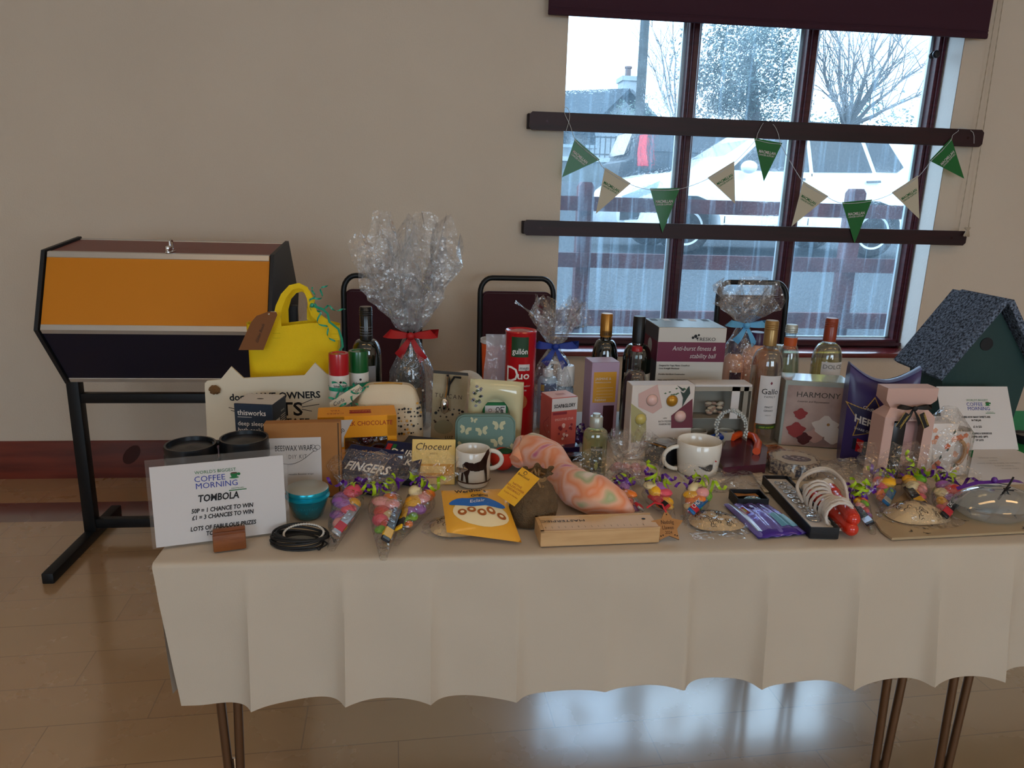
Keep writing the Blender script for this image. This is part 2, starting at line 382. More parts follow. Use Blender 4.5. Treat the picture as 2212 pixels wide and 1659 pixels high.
# ---- roller blind and pull cord
m_blind = mat('blind_fabric', '#3a1526', .8, bump=.1, bscale=300)
bl = thing('roller_blind', 'dark maroon roller blind rolled down over top of the window', 'blind', (0, 0, 0))
p0 = P(1184, 30, D-.05); p1 = P(2131, 86, D-.05); zbl = (p0.z+p1.z)/2
g = G(); g.box(((p0.x+p1.x)/2, D-.05, zbl+.012), (p1.x-p0.x, .004, .42), m_blind); g.box(((p0.x+p1.x)/2, D-.053, zbl+.03), (p1.x-p0.x, .003, .004), m_blind); g.build('blind_fabric', bl)
g = G(); g.box(((p0.x+p1.x)/2, D-.05, zbl), (p1.x-p0.x, .016, .022), m_blind, bev=.004); g.build('bottom_bar', bl)
g = G(); g.tube([(p0.x-.01, D-.05, zbl+.45), (p1.x+.01, D-.05, zbl+.45)], .028, m_blind, 16); g.build('roller', bl)
m_cord = mat('cord_white', '#b9a890', .6)
c0 = P(2152, 20, D-.02); c1 = P(2070, 500, D-.04); d1 = P(2090, 505, D-.03); d0 = P(2160, 20, D-.02)
g = G()
for a, b_ in ((c0, c1), (d0, d1)):
    n = 70; A = Vector((a.x, a.y, zbl+.45)); B = b_
    q = [A.lerp(B, i/n) for i in range(n+1)]; g.tube(q, [.0013 if i % 2 else .0026 for i in range(n+1)], m_cord, 5)
for k in range(3): g.tube([(c1.x+.004+.012*k, D-.075, c1.z+.02), (c1.x+.02-.004*k, D-.08, c1.z+.002), (c1.x+.03-.012*k, D-.075, c1.z-.02)], .005, m_cord, 6)
solo('pull_cord', g, 'beaded off-white blind cord hanging down the wall to the lower rail', 'cord')
# ---- two rails across the window
def rail(pl, pr, hpx, label):
    a = P(pl[0], pl[1], D-.05); b_ = P(pr[0], pr[1], D-.05); z = (a.z+b_.z)/2; h = P(1600, 400-hpx/2, D-.05).z-P(1600, 400+hpx/2, D-.05).z
    t = thing('protective_rail', label, 'rail', (0, 0, 0), group='varnished rails across the window')
    g = G(); L_ = b_.x-a.x; c = .012
    g.prism([(0, -h/2+c), (c, -h/2), (L_-c, -h/2), (L_, -h/2+c), (L_, h/2-c), (L_-c, h/2), (c, h/2), (0, h/2-c)], .022, m_rail, TR(a.x, D-.062, z))
    for x in (.075, L_-.075): g.disc(0, 0, .006, mat('screw_head', '#2a1012', .3, metal=.5), TR(a.x+x, D-.0622, z))
    g.build('rail_bar', t)
    for x in (a.x+.02, b_.x-.02):
        g = G(); g.box((x, D-.021, z-h*.42), (.05, .038, h*.84), mat('rail_block', '#1a0c10', .6), bev=.003); g.build('wall_block', t)
rail((1143, 261), (2120, 299), 37, 'upper of two dark maroon wooden rails across the window, bunting tied to it')
rail((1131, 492), (2084, 514), 33, 'lower of two dark maroon wooden rails across the window')
# ---- ceiling lamps
m_lamp = mat('lamp_diffuser', '#ffcf92', .5, emis=4.6)
for i, (x, y) in enumerate(((-1.0, .5), (1.0, .5), (3.0, .5), (-1.0, -2.2), (1.0, -2.2), (3.0, -2.2))):
    t = thing('ceiling_light', 'flat ceiling light panel', 'light', (x, y, ZC-.05), group='ceiling light panels')
    g = G(); g.box((0, 0, .0), (1.24, .34, .05), mat('lamp_housing', '#e6e6e6', .5)); g.build('housing', t)
    g = G(); g.box((0, 0, -.008), (1.18, .28, .008), m_lamp); g.build('diffuser', t)
# ---- daylight
w = bpy.data.worlds.new('overcast'); S.world = w; w.use_nodes = True
N = w.node_tree.nodes; L = w.node_tree.links; bg = N['Background']
tc = N.new('ShaderNodeTexCoord'); mp = N.new('ShaderNodeMapping'); mp.inputs['Scale'].default_value = (1, 1, 2.5); ns = N.new('ShaderNodeTexNoise'); ns.inputs['Scale'].default_value = 3; ns.inputs['Detail'].default_value = 5
cr = N.new('ShaderNodeValToRGB'); cr.color_ramp.elements[0].position = .35; cr.color_ramp.elements[0].color = (.48, .72, 1, 1); cr.color_ramp.elements[1].position = .65; cr.color_ramp.elements[1].color = (.66, .86, 1, 1)
L.new(tc.outputs['Generated'], mp.inputs[0]); L.new(mp.outputs[0], ns.inputs['Vector']); L.new(ns.outputs['Fac'], cr.inputs[0]); L.new(cr.outputs[0], bg.inputs[0]); bg.inputs[1].default_value = 5.6
def area(name, loc, rot, sx, sy, power, col=(1, 1, 1), portal=False):
    l = bpy.data.lights.new(name, 'AREA'); l.shape = 'RECTANGLE'; l.size = sx; l.size_y = sy; l.energy = power; l.color = col
    o = bpy.data.objects.new(name, l); C.objects.link(o); o.location = loc; o.rotation_euler = rot
    if portal: l.cycles.is_portal = True
    return o
area('window_portal', ((wl+wr)/2, FY+.05, (wb+wt)/2), (-pi/2, 0, 0), wr-wl, wt-wb, 1, portal=True)
for x, wd, pw in ((-1.55, 2.05, 6), (2.05, 2.25, 17)):      # daylight entering the windows behind the camera
    area('daylight', (x, YB-.02, 1.6), (pi/2, 0, 0), wd, 1.38, pw, (1, .97, .94))
# ================================================================ OUTSIDE
m_tarmac = mat('gravel_ground', '#444c52', .9, c2='#282e33', vscale=60, bump=.4, bscale=60)
# ground profile along Y, rising away from the hall
zf = P(1270, 735, 5.0).z; zc = P(1480, 545, 10).z; zd = P(1372, 392, 14).z
prof = [(D+WALL_T-.02, zf-.12), (5.0, zf), (8.7, zc-.02), (11.5, zc+.01), (16, zd), (40, zd+.4)]
g = G(); vs = []; xs_ = [-30, -10, 0, 8, 20, 60]
for y, z in prof: vs += [(x, y, z) for x in xs_]
n = len(xs_); g.add(vs, [(j*n+i, j*n+i+1, (j+1)*n+i+1, (j+1)*n+i) for j in range(len(prof)-1) for i in range(n-1)], m_tarmac, True)
g.build('ground')['kind'] = 'structure'
def gz(y):
    for (a, za), (b, zb_) in zip(prof, prof[1:]):
        if a <= y <= b: return za+(zb_-za)*(y-a)/(b-a)
    return prof[-1][1]
# fence
m_fence = mat('red_stained_fence', '#5a2a2e', .8, c2='#43222a', vscale=4, stretch=(1, 1, 1), bump=.3, bscale=30)
ft = thing('rail_fence', 'red-brown wooden post and rail fence outside the window, wet with rain', 'fence', (0, 5.0, zf))
def fz(px, py): return P(px, py, 5.0)
for (px, tp) in ((1270, 393), (1862, 408), (2440, 420), (700, 378)):
    a = fz(px, tp); g = G(); top = a.z-zf
    g.prism([(-.05, -.1), (.05, -.1), (.05, top-.03), (.03, top), (-.03, top), (-.05, top-.03)], .1, m_fence, TR(a.x, .02, 0)); g.build('post', ft)
for (pt, pb) in ((427, 458), (547, 578), (668, 702)):
    a = fz(1500, pt+4); b_ = fz(1500, pb+4); g = G(); g.box(((fz(700, 500).x+fz(2440, 500).x)/2, 0, b_.z-zf), (fz(2440, 500).x-fz(700, 500).x, .035, a.z-b_.z), m_fence); g.build('rail', ft)
# ---- cars
m_glass = mat('car_glass', '#1c2a33', .08, spec=.8); m_tyre = mat('tyre', '#17181a', .8); m_alloy = mat('alloy', '#b9c0c6', .3, metal=.8)
m_trim = mat('black_trim', '#22262a', .6); m_red = mat('tail_lamp', '#c8202e', .2, coat=.5); m_head = mat('head_lamp', '#8fa2b0', .12, coat=.6)
def wheel(parent, x, y, z, r, name='wheel'):
    g = G(); M = TR(x, y, z) @ RXm(pi/2)
    g.lathe([(r*.62, -.1), (r*.9, -.1), (r, -.06), (r, .06), (r*.9, .1), (r*.62, .1)], m_tyre, 36, M)
    o = g.build(name, parent); h = G(); h.lathe([(r*.66, .05), (r*.66, .102), (r*.58, .1), (r*.56, .05)], m_alloy, 36, M)
    for k in range(5):
        a = 2*pi*k/5+.3; A = M @ Matrix.Rotation(a, 4, 'Z'); h.add([(-.035, .02, .09), (.035, .02, .09), (.022, r*.6, .085), (-.022, r*.6, .085)], [(0, 1, 2, 3)], m_alloy, False, A)
    h.lathe([(.0001, .1), (.05, .098), (.055, .08)], m_alloy, 16, M); h.lathe([(.0001, .04), (r*.64, .045)], m_trim, 24, M); h.build('hub', o)
def car_body(name, parent, prof_top, prof_bot, wdt, m_paint, tumble=.12, beltz=.95, shoulder=.06):
    """side profile (x,z) closed polygon lofted across the width; narrower above the belt line"""
    poly = prof_top+prof_bot; g = G(); n = len(poly)
    lay = [(-.5, .0, .94), (-.5, .03, 1), (-.46, .0, 1.0)]
    def lay_pts(t, ins):
        out = []
        for x, z in poly:
            k = max(0, (z-beltz)/.6); half = wdt/2-k*tumble*2.0-ins
            out.append((x, t*half, z))
        return out
    L_ = [(-1, 0, .985), (-1, 0, 1), (-.7, 0, 1.0), (0, 0, 1), (.7, 0, 1), (1, 0, 1), (1, 0, .985)]
    vs = []; cx = sum(p[0] for p in poly)/n; cz = sum(p[1] for p in poly)/n
    tt = [(-1, .965), (-.93, 1), (0, 1.0), (.93, 1), (1, .965)]
    for t, k in tt:
        for (x, y, z) in lay_pts(t, 0): vs.append((cx+(x-cx)*k, y, cz+(z-cz)*k))
    fs = [(j*n+i, j*n+(i+1) % n, (j+1)*n+(i+1) % n, (j+1)*n+i) for j in range(len(tt)-1) for i in range(n)]
    tri = tessellate_polygon([[Vector((x, z, 0)) for x, z in poly]]); e = (len(tt)-1)*n
    fs += [tuple(a) for a in tri]+[tuple(i+e for i in a) for a in tri]
    g.add(vs, fs, m_paint, True); return g.build(name, parent, auto=35)
m_whitecar = mat('white_car_paint', '#dfe6ea', .25, coat=.6)
cy_ = 9.6; fwh = P(1482, 494, cy_); rwh = P(1888, 488, cy_); sc = (rwh.x-fwh.x)/2.6
carw = thing('white_suv', 'white five-door suv parked outside beyond the fence, facing left', 'car', None, M=TR(fwh.x, cy_+.9*sc, zc) @ Matrix.Scale(sc, 4))
r_ = .345
top = [(-.92, .42), (-.95, .62), (-.86, .8), (-.7, .93), (-.3, 1.03), (.25, 1.1), (.62, 1.34), (1.0, 1.6), (1.3, 1.68), (2.1, 1.71), (2.75, 1.66), (3.1, 1.55), (3.3, 1.25), (3.42, 1.05), (3.45, .7), (3.42, .38)]
def arch(cx): return [(cx+.44*cos(radians(a)), .34+.42*sin(radians(a))) for a in range(0, 181, 20)]
bot = [(3.2, .28)]+[(2.6+.44, .28)]+arch(2.6)+[(2.6-.44, .24), (.44, .24)]+arch(0)+[(-.44, .28), (-.85, .3)]
car_body('body', carw, top, bot, 1.82, m_whitecar)
yy = -.92
def side_poly(name, pts, m, parent, dy=0, th=.012):
    g = G(); vs = []; n = len(pts)
    for t in (0, th):
        for x, z in pts:
            k = max(0, (z-.95)/.6); vs.append((x, -(1.82/2-k*.24)-.006+t+dy, z))
    tri = tessellate_polygon([[Vector((x, z, 0)) for x, z in pts]])
    g.add(vs, [tuple(a) for a in tri]+[(i, (i+1) % n, (i+1) % n+n, i+n) for i in range(n)], m); return g.build(name, parent)
side_poly('side_window', [(.55, 1.1), (1.0, 1.5), (1.25, 1.57), (1.6, 1.6), (1.62, 1.1)], m_glass, carw)
side_poly('side_window', [(1.68, 1.1), (1.66, 1.6), (2.35, 1.58), (2.5, 1.12)], m_glass, carw)
side_poly('side_window', [(2.56, 1.13), (2.42, 1.58), (2.75, 1.53), (2.95, 1.2), (2.85, 1.13)], m_glass, carw)
side_poly('tail_lamp', [(3.18, .98), (3.42, .95), (3.4, 1.12), (3.25, 1.16)], m_red, carw)
side_poly('head_lamp', [(-.9, .72), (-.55, .86), (-.4, .93), (-.45, .8), (-.8, .66)], m_head, carw)
side_poly('fog_lamp', [(-.9, .42), (-.66, .44), (-.62, .56), (-.9, .55)], m_trim, carw)
side_poly('sill_trim', [(.5, .28), (2.1, .28), (2.1, .4), (.5, .4)], m_trim, carw)
for x in (1.35, 2.4): side_poly('door_handle', [(x, .98), (x+.2, .99), (x+.2, 1.02), (x, 1.01)], m_trim, carw, -.02)
for x0 in ((.5, .45), (1.65, .42)): side_poly('door_seam', [(x0[0], .42), (x0[0]+.012, .42), (x0[0]+.012, 1.08), (x0[0], 1.08)], m_trim, carw, -.001)
g = G(); g.add([(.62-.33, -.66, 1.12), (.98, -.6, 1.585), (.98, .6, 1.585), (.29, .66, 1.12)], [(0, 1, 2, 3)], m_glass); g.build('windscreen', carw)
g = G(); g.ball((.72, -1.02, 1.13), .11, m_whitecar, sc=(1, .7, .75)); g.build('wing_mirror', carw)
g = G(); g.tube([(1.0, -.62, 1.66), (1.5, -.62, 1.74), (2.6, -.62, 1.72), (2.9, -.62, 1.64)], .016, m_trim, 6); g.build('roof_rail', carw)
for x in (0, 2.6):
    for y in (-.8, .8): wheel(carw, x, y, r_, r_)
# small dark car behind
m_dark = mat('dark_car_paint', '#2c343a', .5, coat=.1)
dl = P(1338, 390, 13.4); sc = 1.0
card = thing('dark_hatchback', 'dark grey hatchback with red tail light parked behind the white suv', 'car', None, M=TR(dl.x, 14.2, dl.z-.46))
top = [(0, .35), (-.02, .6), (.02, .78), (.16, .85), (.28, 1.35), (.42, 1.44), (1.4, 1.5), (2.2, 1.45), (2.8, 1.02), (3.5, .88), (3.6, .6), (3.58, .35)]
bot = [(3.3, .22)]+[(x+2.95, z-.02) for x, z in [(.4*cos(radians(a)), .3+.4*sin(radians(a))) for a in range(0, 181, 30)]]+[(x+.65, z-.02) for x, z in [(.4*cos(radians(a)), .3+.4*sin(radians(a))) for a in range(0, 181, 30)]]+[(.1, .25)]
car_body('body', card, top, bot, 1.66, m_dark)
def sp2(name, pts, m):
    g = G(); vs = [(x, -(1.66/2-max(0, (z-.95)/.6)*.24)-.008, z) for x, z in pts]; tri = tessellate_polygon([[Vector((x, z, 0)) for x, z in pts]]); g.add(vs, [tuple(a) for a in tri], m); g.build(name, card)
sp2('side_window', [(.55, .98), (.62, 1.3), (.95, 1.33), (.95, .98)], m_glass); sp2('side_window', [(1.05, .98), (1.05, 1.36), (1.9, 1.36), (1.9, .98)], m_glass)
sp2('tail_lamp', [(.3, .72), (.28, .95), (.34, 1.25), (.48, 1.27), (.44, .98), (.5, .72)], m_red)
g = G(); g.add([(.12, -.62, .92), (.27, -.56, 1.32), (.27, .56, 1.32), (.12, .62, .92)], [(0, 1, 2, 3)], m_glass, M=TR(-.02)); g.build('rear_window', card)
for x in (.65, 2.95):
    for y in (-.72, .72): wheel(card, x, y, .3, .3)
# ---- cottage
Yh = 26.0
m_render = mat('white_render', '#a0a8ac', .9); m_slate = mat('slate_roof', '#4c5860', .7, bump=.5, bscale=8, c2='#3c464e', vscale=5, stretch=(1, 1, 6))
ho = thing('cottage', 'white rendered cottage with slate roof and chimney beyond the parked cars', 'house', (0, 0, 0))
rt = P(1352, 200, Yh); er = P(1432, 262, Yh); el = P(1283, 250, Yh); gb = P(1300, 380, Yh).z-2; rl = P(1205, 212, Yh+9)
apex = Vector((P(1358, 197, Yh).x, Yh, rt.z)); ex0 = el.x; ex1 = er.x; ez = min(el.z, er.z)-.2
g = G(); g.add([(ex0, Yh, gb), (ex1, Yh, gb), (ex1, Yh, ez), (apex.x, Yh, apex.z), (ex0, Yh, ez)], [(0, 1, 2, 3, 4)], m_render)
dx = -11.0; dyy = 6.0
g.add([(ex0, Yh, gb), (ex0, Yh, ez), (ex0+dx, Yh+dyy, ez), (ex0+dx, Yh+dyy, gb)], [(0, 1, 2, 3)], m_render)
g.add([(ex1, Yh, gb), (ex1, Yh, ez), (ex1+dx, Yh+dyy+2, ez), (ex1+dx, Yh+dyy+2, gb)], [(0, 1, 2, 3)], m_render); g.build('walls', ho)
g = G(); ap2 = Vector((apex.x+dx, Yh+dyy+.5, apex.z))
def slab(a, b_, c, d, m, t=.18):
    vs = [Vector(v) for v in (a, b_, c, d)]; nn = (vs[1]-vs[0]).cross(vs[3]-vs[0]).normalized()*t
    g.add(vs+[v+nn for v in vs], [(0, 1, 2, 3), (4, 5, 6, 7), (0, 1, 5, 4), (1, 2, 6, 5), (2, 3, 7, 6), (3, 0, 4, 7)], m)
slab((ex0-.3, Yh-.3, ez-.35), (apex.x, Yh-.3, apex.z), tuple(ap2), (ex0+dx-.3, Yh+dyy-.3, ez-.35), m_slate)
slab((apex.x, Yh-.3, apex.z), (ex1+.3, Yh-.3, ez-.3), (ex1+dx, Yh+dyy+2, ez-.3), tuple(ap2), m_slate); g.build('roof', ho)
g = G(); cb = P(1356, 168, Yh+1); cwd = W(1342, 1371, 180, Yh+1)
g.box((cb.x, Yh+1, apex.z-1.2), (cwd, .8, cb.z-apex.z+1.2), m_render); g.box((cb.x, Yh+1, cb.z-.15), (cwd+.12, .9, .15), m_render)
g.lathe([(.11, 0), (.1, .28), (.13, .3), (.13, .36)], mat('chimney_pot', '#6b5048', .8), 12, TR(cb.x, Yh+1, cb.z)); g.build('chimney', ho)
for px, py in ((1250, 292), (1385, 296)):
    a = P(px, py, Yh-.03); g = G(); g.box((a.x, a.y, a.z-.4), (1.3, .06, .9), mat('window_white', '#9fb0ba', .5)); g.box((a.x, a.y-.02, a.z-.3), (1.1, .04, .7), m_glass); g.build('window', ho)
# garden wall and railing
Yw = 18.0; a = P(1205, 338, Yw); b_ = P(1460, 352, Yw); gzw = P(1300, 400, Yw).z
m_block = mat('garden_wall_render', '#6c7476', .9, var=.3, vscale=2)
g = G(); g.box(((a.x+b_.x)/2, Yw, gzw-.6), (b_.x-a.x, .25, a.z-gzw+.5), m_block); g.box(((a.x+b_.x)/2, Yw, a.z-.1), (b_.x-a.x+.1, .35, .1), mat('coping', '#aab2b4', .8))
solo('garden_wall', g, 'low grey garden wall with pale coping in front of the cottage', 'wall')
g = G(); rz0 = a.z; x0 = P(1262, 320, Yw).x; x1 = P(1330, 320, Yw).x; m_iron = mat('iron', '#2c3236', .6)
for i in range(7): x = x0+(x1-x0)*i/6; g.tube([(x, Yw, rz0), (x, Yw, rz0+.5)], .03 if i in (0, 6) else .015, m_iron, 5)
for zz_ in (.08, .47): g.tube([(x0, Yw, rz0+zz_), (x1, Yw, rz0+zz_)], .02, m_iron, 5)
solo('iron_railing', g, 'short dark iron railing on top of the garden wall', 'railing')
# pole
Yp = 20.0; a = P(1378, 330, Yp); b_ = P(1398, -60, Yp); g = G(); g.tube([(a.x, Yp, a.z-2), (b_.x, Yp, b_.z+2)], [.14, .1], mat('pole_wood', '#565c5e', .9, var=.3, vscale=3), 10)
solo('telegraph_pole', g, 'tall wooden telegraph pole behind the garden wall', 'pole')
# ---- trees
m_leafd = mat('evergreen_leaf', '#5c7070', .7, c2='#465858', vscale=1.2); m_bark = mat('bark', '#5a5e60', .9); m_leafs = mat('shrub_leaf', '#647a70', .7, c2='#4c5f58', vscale=2)
def foliage(name, parent, blobs, n, sz, m, seed):
    rnd = random.Random(seed); g = G()
    for cx, cy, cz, rx, ry, rz in blobs:
        k = int(n*rx*rz)
        for i in range(k):
            while True:
                u = Vector([rnd.uniform(-1, 1) for _ in range(3)])
                if .05 < u.length < 1: break
            u = u*(u.length**-.4) if rnd.random() < .6 else u
            if u.length > 1.08: u.normalize()
            p = Vector((cx+u.x*rx, cy+u.y*ry, cz+u.z*rz)); s_ = sz*rnd.uniform(.5, 1.3)
            a = Vector([rnd.uniform(-1, 1) for _ in range(3)]).normalized(); b = a.orthogonal().normalized()
            g.add([p-a*s_, p+b*s_*.5, p+a*s_, p-b*s_*.5], [(0, 1, 2, 3)], m)
    return g.build(name, parent)
def blob(px, py, rpx, rpz, Y, ry=1.5):
    a = P(px, py, Y); k = Y/F*.98; return (a.x, Y, a.z, rpx*k, ry, rpz*k)
def branches(name, parent, base, top_pts, m, r0=.12):
    g = G()
    rnd = random.Random(5)
    for t in top_pts:
        A = Vector(base); B = Vector(t); q = [A.lerp(B, i/6)+Vector((rnd.uniform(-.12, .12), rnd.uniform(-.2, .2), rnd.uniform(-.08, .08)))*(i/6) for i in range(7)]
        g.tube(q, [r0*(1-.82*i/6) for i in range(7)], m, 5)
        for j in range(2, 7):
            for _ in range(3):
                e = q[j]+(B-A).normalized()*rnd.uniform(.3, .9)+Vector((rnd.uniform(-.8, .8), rnd.uniform(-.5, .5), rnd.uniform(-.2, .8)))
                g.tube([q[j], q[j].lerp(e, .5)+Vector((0, 0, .08)), e], [r0*.22, r0*.15, r0*.06], m, 4)
                for __ in range(3):
                    f = q[j].lerp(e, rnd.uniform(.3, 1)); g.tube([f, f+Vector((rnd.uniform(-.4, .4), rnd.uniform(-.3, .3), rnd.uniform(-.1, .5)))], [r0*.09, r0*.04], m, 3)
    return g.build(name, parent)
def tree(label, blobs, trunk, n, sz, seed, m=m_leafd, cat='tree', name='evergreen_tree'):
    t = thing(name, label, cat, (0, 0, 0)); foliage('foliage', t, blobs, n, sz, m, seed)
    if trunk:
        a, b_ = trunk; g = G(); g.tube([a, Vector(a).lerp(Vector(b_), .5)+Vector((.1, 0, 0)), b_], [.28, .2, .1], m_bark, 8); g.build('trunk', t)
    return t
Yt = 22.0
def tk(px, py0, py1, Y=Yt): a = P(px, py0, Y); b_ = P(px, py1, Y); return ((a.x, Y, a.z), (b_.x, Y, b_.z))
tree('tall dark evergreen tree seen through the middle panes', [blob(1600, 150, 95, 95, Yt), blob(1680, 120, 80, 90, Yt), blob(1545, 190, 70, 70, Yt), blob(1640, 225, 115, 40, Yt), blob(1590, 70, 60, 40, Yt)], tk(1620, 330, 120), 2600, .06, 1)
tree('narrow leafy tree left of the first window bar', [blob(1478, 110, 26, 62, Yt-2, .8), blob(1470, 190, 22, 40, Yt-2, .7), blob(1500, 60, 22, 35, Yt-2, .7)], tk(1480, 330, 100, Yt-2), 900, .055, 2)
tree('rounded evergreen shrub beside the telegraph pole', [blob(1405, 235, 40, 32, 21.3, .7), blob(1345, 236, 26, 20, 21.3, .7)], None, 900, .055, 3, m_leafs, 'shrub', 'garden_shrub')
tree('low shrub behind the roof of the dark hatchback', [blob(1360, 302, 22, 10, 17.5, .5), blob(1520, 290, 50, 16, 17.5, .8)], None, 900, .055, 4, m_leafs, 'shrub', 'garden_shrub')
tree('dark hedge behind the roof of the white suv', [blob(1700, 285, 170, 42, Yt+4, 1), blob(1880, 270, 110, 48, Yt+4, 1), blob(1790, 300, 120, 40, Yt+4, 1)], None, 700, .08, 6, m_leafs, 'hedge', 'garden_hedge')
bt = thing('bare_tree', 'bare branching bush with thin twigs in the right panes', 'tree', (0, 0, 0))
b0 = P(1830, 275, 17)
branches('branch', bt, b0, [P(x, y, 17+(i % 3-1)*.5) for i, (x, y) in enumerate(((1800, 60), (1860, 90), (1905, 60), (1945, 110), (1975, 150), (1765, 110), (1780, 170), (1995, 200), (1890, 130), (1835, 140), (1960, 60)))], m_bark, .06)
foliage('bud', bt, [blob(1840, 150, 75, 75, 17, 1), blob(1800, 200, 60, 50, 17, 1), blob(1900, 220, 75, 35, 17, 1)], 230, .045, m_leafd, 8)['kind'] = 'stuff'
bt2 = thing('bare_tree', 'thin bare tree beside the top of the telegraph pole', 'tree', (0, 0, 0))
branches('branch', bt2, P(1465, 300, 24.6), [P(x, y, 24.6) for x, y in ((1415, 60), (1440, 90), (1405, 130), (1450, 40), (1425, 170))], m_bark, .045)
# ================================================================ FURNITURE
m_black = mat('black_steel', '#17191c', .45, metal=.3); m_plate = mat('black_end_panel', '#1c2026', .5)
m_alu = mat('aluminium_trim', '#c9c6c0', .35, metal=.55)
m_orange = mat('orange_panel', '#d68410', .55, bump=.05, bscale=200); m_redp = mat('maroon_panel', '#7a3630', .4, bump=.05, bscale=200); m_navy = mat('navy_panel', '#10162c', .45)
# ---- hexagonal raffle drum on its stand (axis along x)
dr = thing('raffle_drum', 'hexagonal raffle drum with orange, maroon and navy panels on a black steel stand', 'raffle drum', (0, 2.70, 0))
X0, X1 = -1.235, -.533; hc = .868; ha = .255; tl_ = radians(6)
hexv = [(ha*cos(radians(60*k)), ha*sin(radians(60*k))) for k in range(6)]
hexv = [(y*cos(tl_)-z*sin(tl_), y*sin(tl_)+z*cos(tl_)+hc) for y, z in hexv]      # 0 back-mid,1 back-top,2 front-top,3 front-mid,4 front-bottom,5 back-bottom
cols = {0: m_orange, 1: m_redp, 2: m_orange, 3: m_navy, 4: m_redp, 5: m_navy}
cen = Vector((0, 0, hc))
for k in range(6):
    a, b_ = hexv[k], hexv[(k+1) % 6]; g = G()
    A = Vector((0, *a)); B = Vector((0, *b_)); nrm = ((A+B)/2-cen).normalized()*-.008
    vs = [Vector((x, p.y, p.z)) for x in (X0+.004, X1-.004) for p in (A, B)]; vs += [v+nrm for v in vs]
    g.add(vs, [(0, 1, 3, 2), (4, 5, 7, 6), (0, 1, 5, 4), (2, 3, 7, 6), (0, 2, 6, 4), (1, 3, 7, 5)], cols[k])
    o = g.build('panel', dr); o['label'] = {0: 'orange panel', 1: 'maroon panel', 2: 'orange panel', 3: 'navy panel', 4: 'maroon panel', 5: 'navy panel'}[k]
    if k == 1:      # scratched ring marks under the padlock
        pass
    g = G(); d1_ = (B-A).normalized(); pr_ = hexv[(k-1) % 6]
    d0_ = (Vector((0, *pr_))-A).normalized(); o1 = (A-cen).normalized()*.003
    for d_ in (d1_, d0_):
        vs = [Vector((x, 0, 0))+A+o1+q for x in (X0+.005, X1-.005) for q in (Vector((0, 0, 0)), d_*.017)]; vs += [v-o1*2 for v in vs]
        g.add(vs, [(0, 1, 3, 2), (4, 5, 7, 6), (1, 3, 7, 5), (0, 2, 6, 4), (0, 1, 5, 4), (2, 3, 7, 6)], m_alu)
    g.build('trim_strip', dr)
for x in (X0-.012, X1):
    g = G(); pv = [((y)*1.035, (z-hc)*1.035+hc) for y, z in hexv]
    g.prism([(y, z) for y, z in pv], .012, m_plate, TR(x, 0, 0) @ Matrix(((0, 1, 0, 0), (1, 0, 0, 0), (0, 0, 1, 0), (0, 0, 0, 1)))); g.build('end_panel', dr)
g = G(); kp = P(368, 532, 2.58); kp = Vector((P(368, 530, 2.58).x, 0, hexv[2][1]))
A = Vector((kp.x, hexv[2][0]+.03, hexv[2][1]+.004)); m_chr = mat('chrome', '#d8d8d8', .12, metal=1)
g.box((A.x, A.y, A.z), (.014, .07, .006), m_chr, bev=.002); g.box((A.x, A.y-.018, A.z+.004), (.012, .034, .02), m_chr, bev=.004)
g.tube([(A.x, A.y-.008, A.z+.02), (A.x, A.y-.006, A.z+.036), (A.x, A.y+.008, A.z+.042), (A.x, A.y+.02, A.z+.036), (A.x, A.y+.022, A.z+.01)], .0035, m_chr, 8); g.build('padlock', dr)
g = G(); 
for a0, a1 in ((20, 120), (185, 250), (300, 350)):
    q = [(A.x+.0+.085*cos(radians(t)), A.y+.035+.04*sin(radians(t))) for t in range(a0, a1, 8)]
    fz_ = lambda y: hexv[2][1]+(y-hexv[2][0])*(hexv[1][1]-hexv[2][1])/(hexv[1][0]-hexv[2][0])+.0008
    g.ribbon([(x, y, fz_(y)) for x, y in q], .0022, mat('scratch_mark', '#5a1c1c', .5), nrm=(0, 0, 1))
g.build('rub_mark', dr)
sx0, sx1 = X0-.032, X1+.03
for x in (sx0, sx1):
    g = G(); g.box((x, 0, .03), (.042, .042, .86), m_black, bev=.003); g.build('post', dr)
    g = G(); g.box((x, -.062, 0), (.038, .56, .038), m_black, bev=.004); g.build('foot', dr)
    g = G(); g.lathe([(.02, 0), (.02, .02)], m_chr, 16, TR(x-.01 if x < -1 else x-.01, -.0, hc) @ RYm(pi/2)); g.build('pivot', dr)
for z in (.53, .045):
    g = G(); g.box(((sx0+sx1)/2, 0, z), (sx1-sx0, .03, .036), m_black, bev=.003); g.build('crossbar', dr)
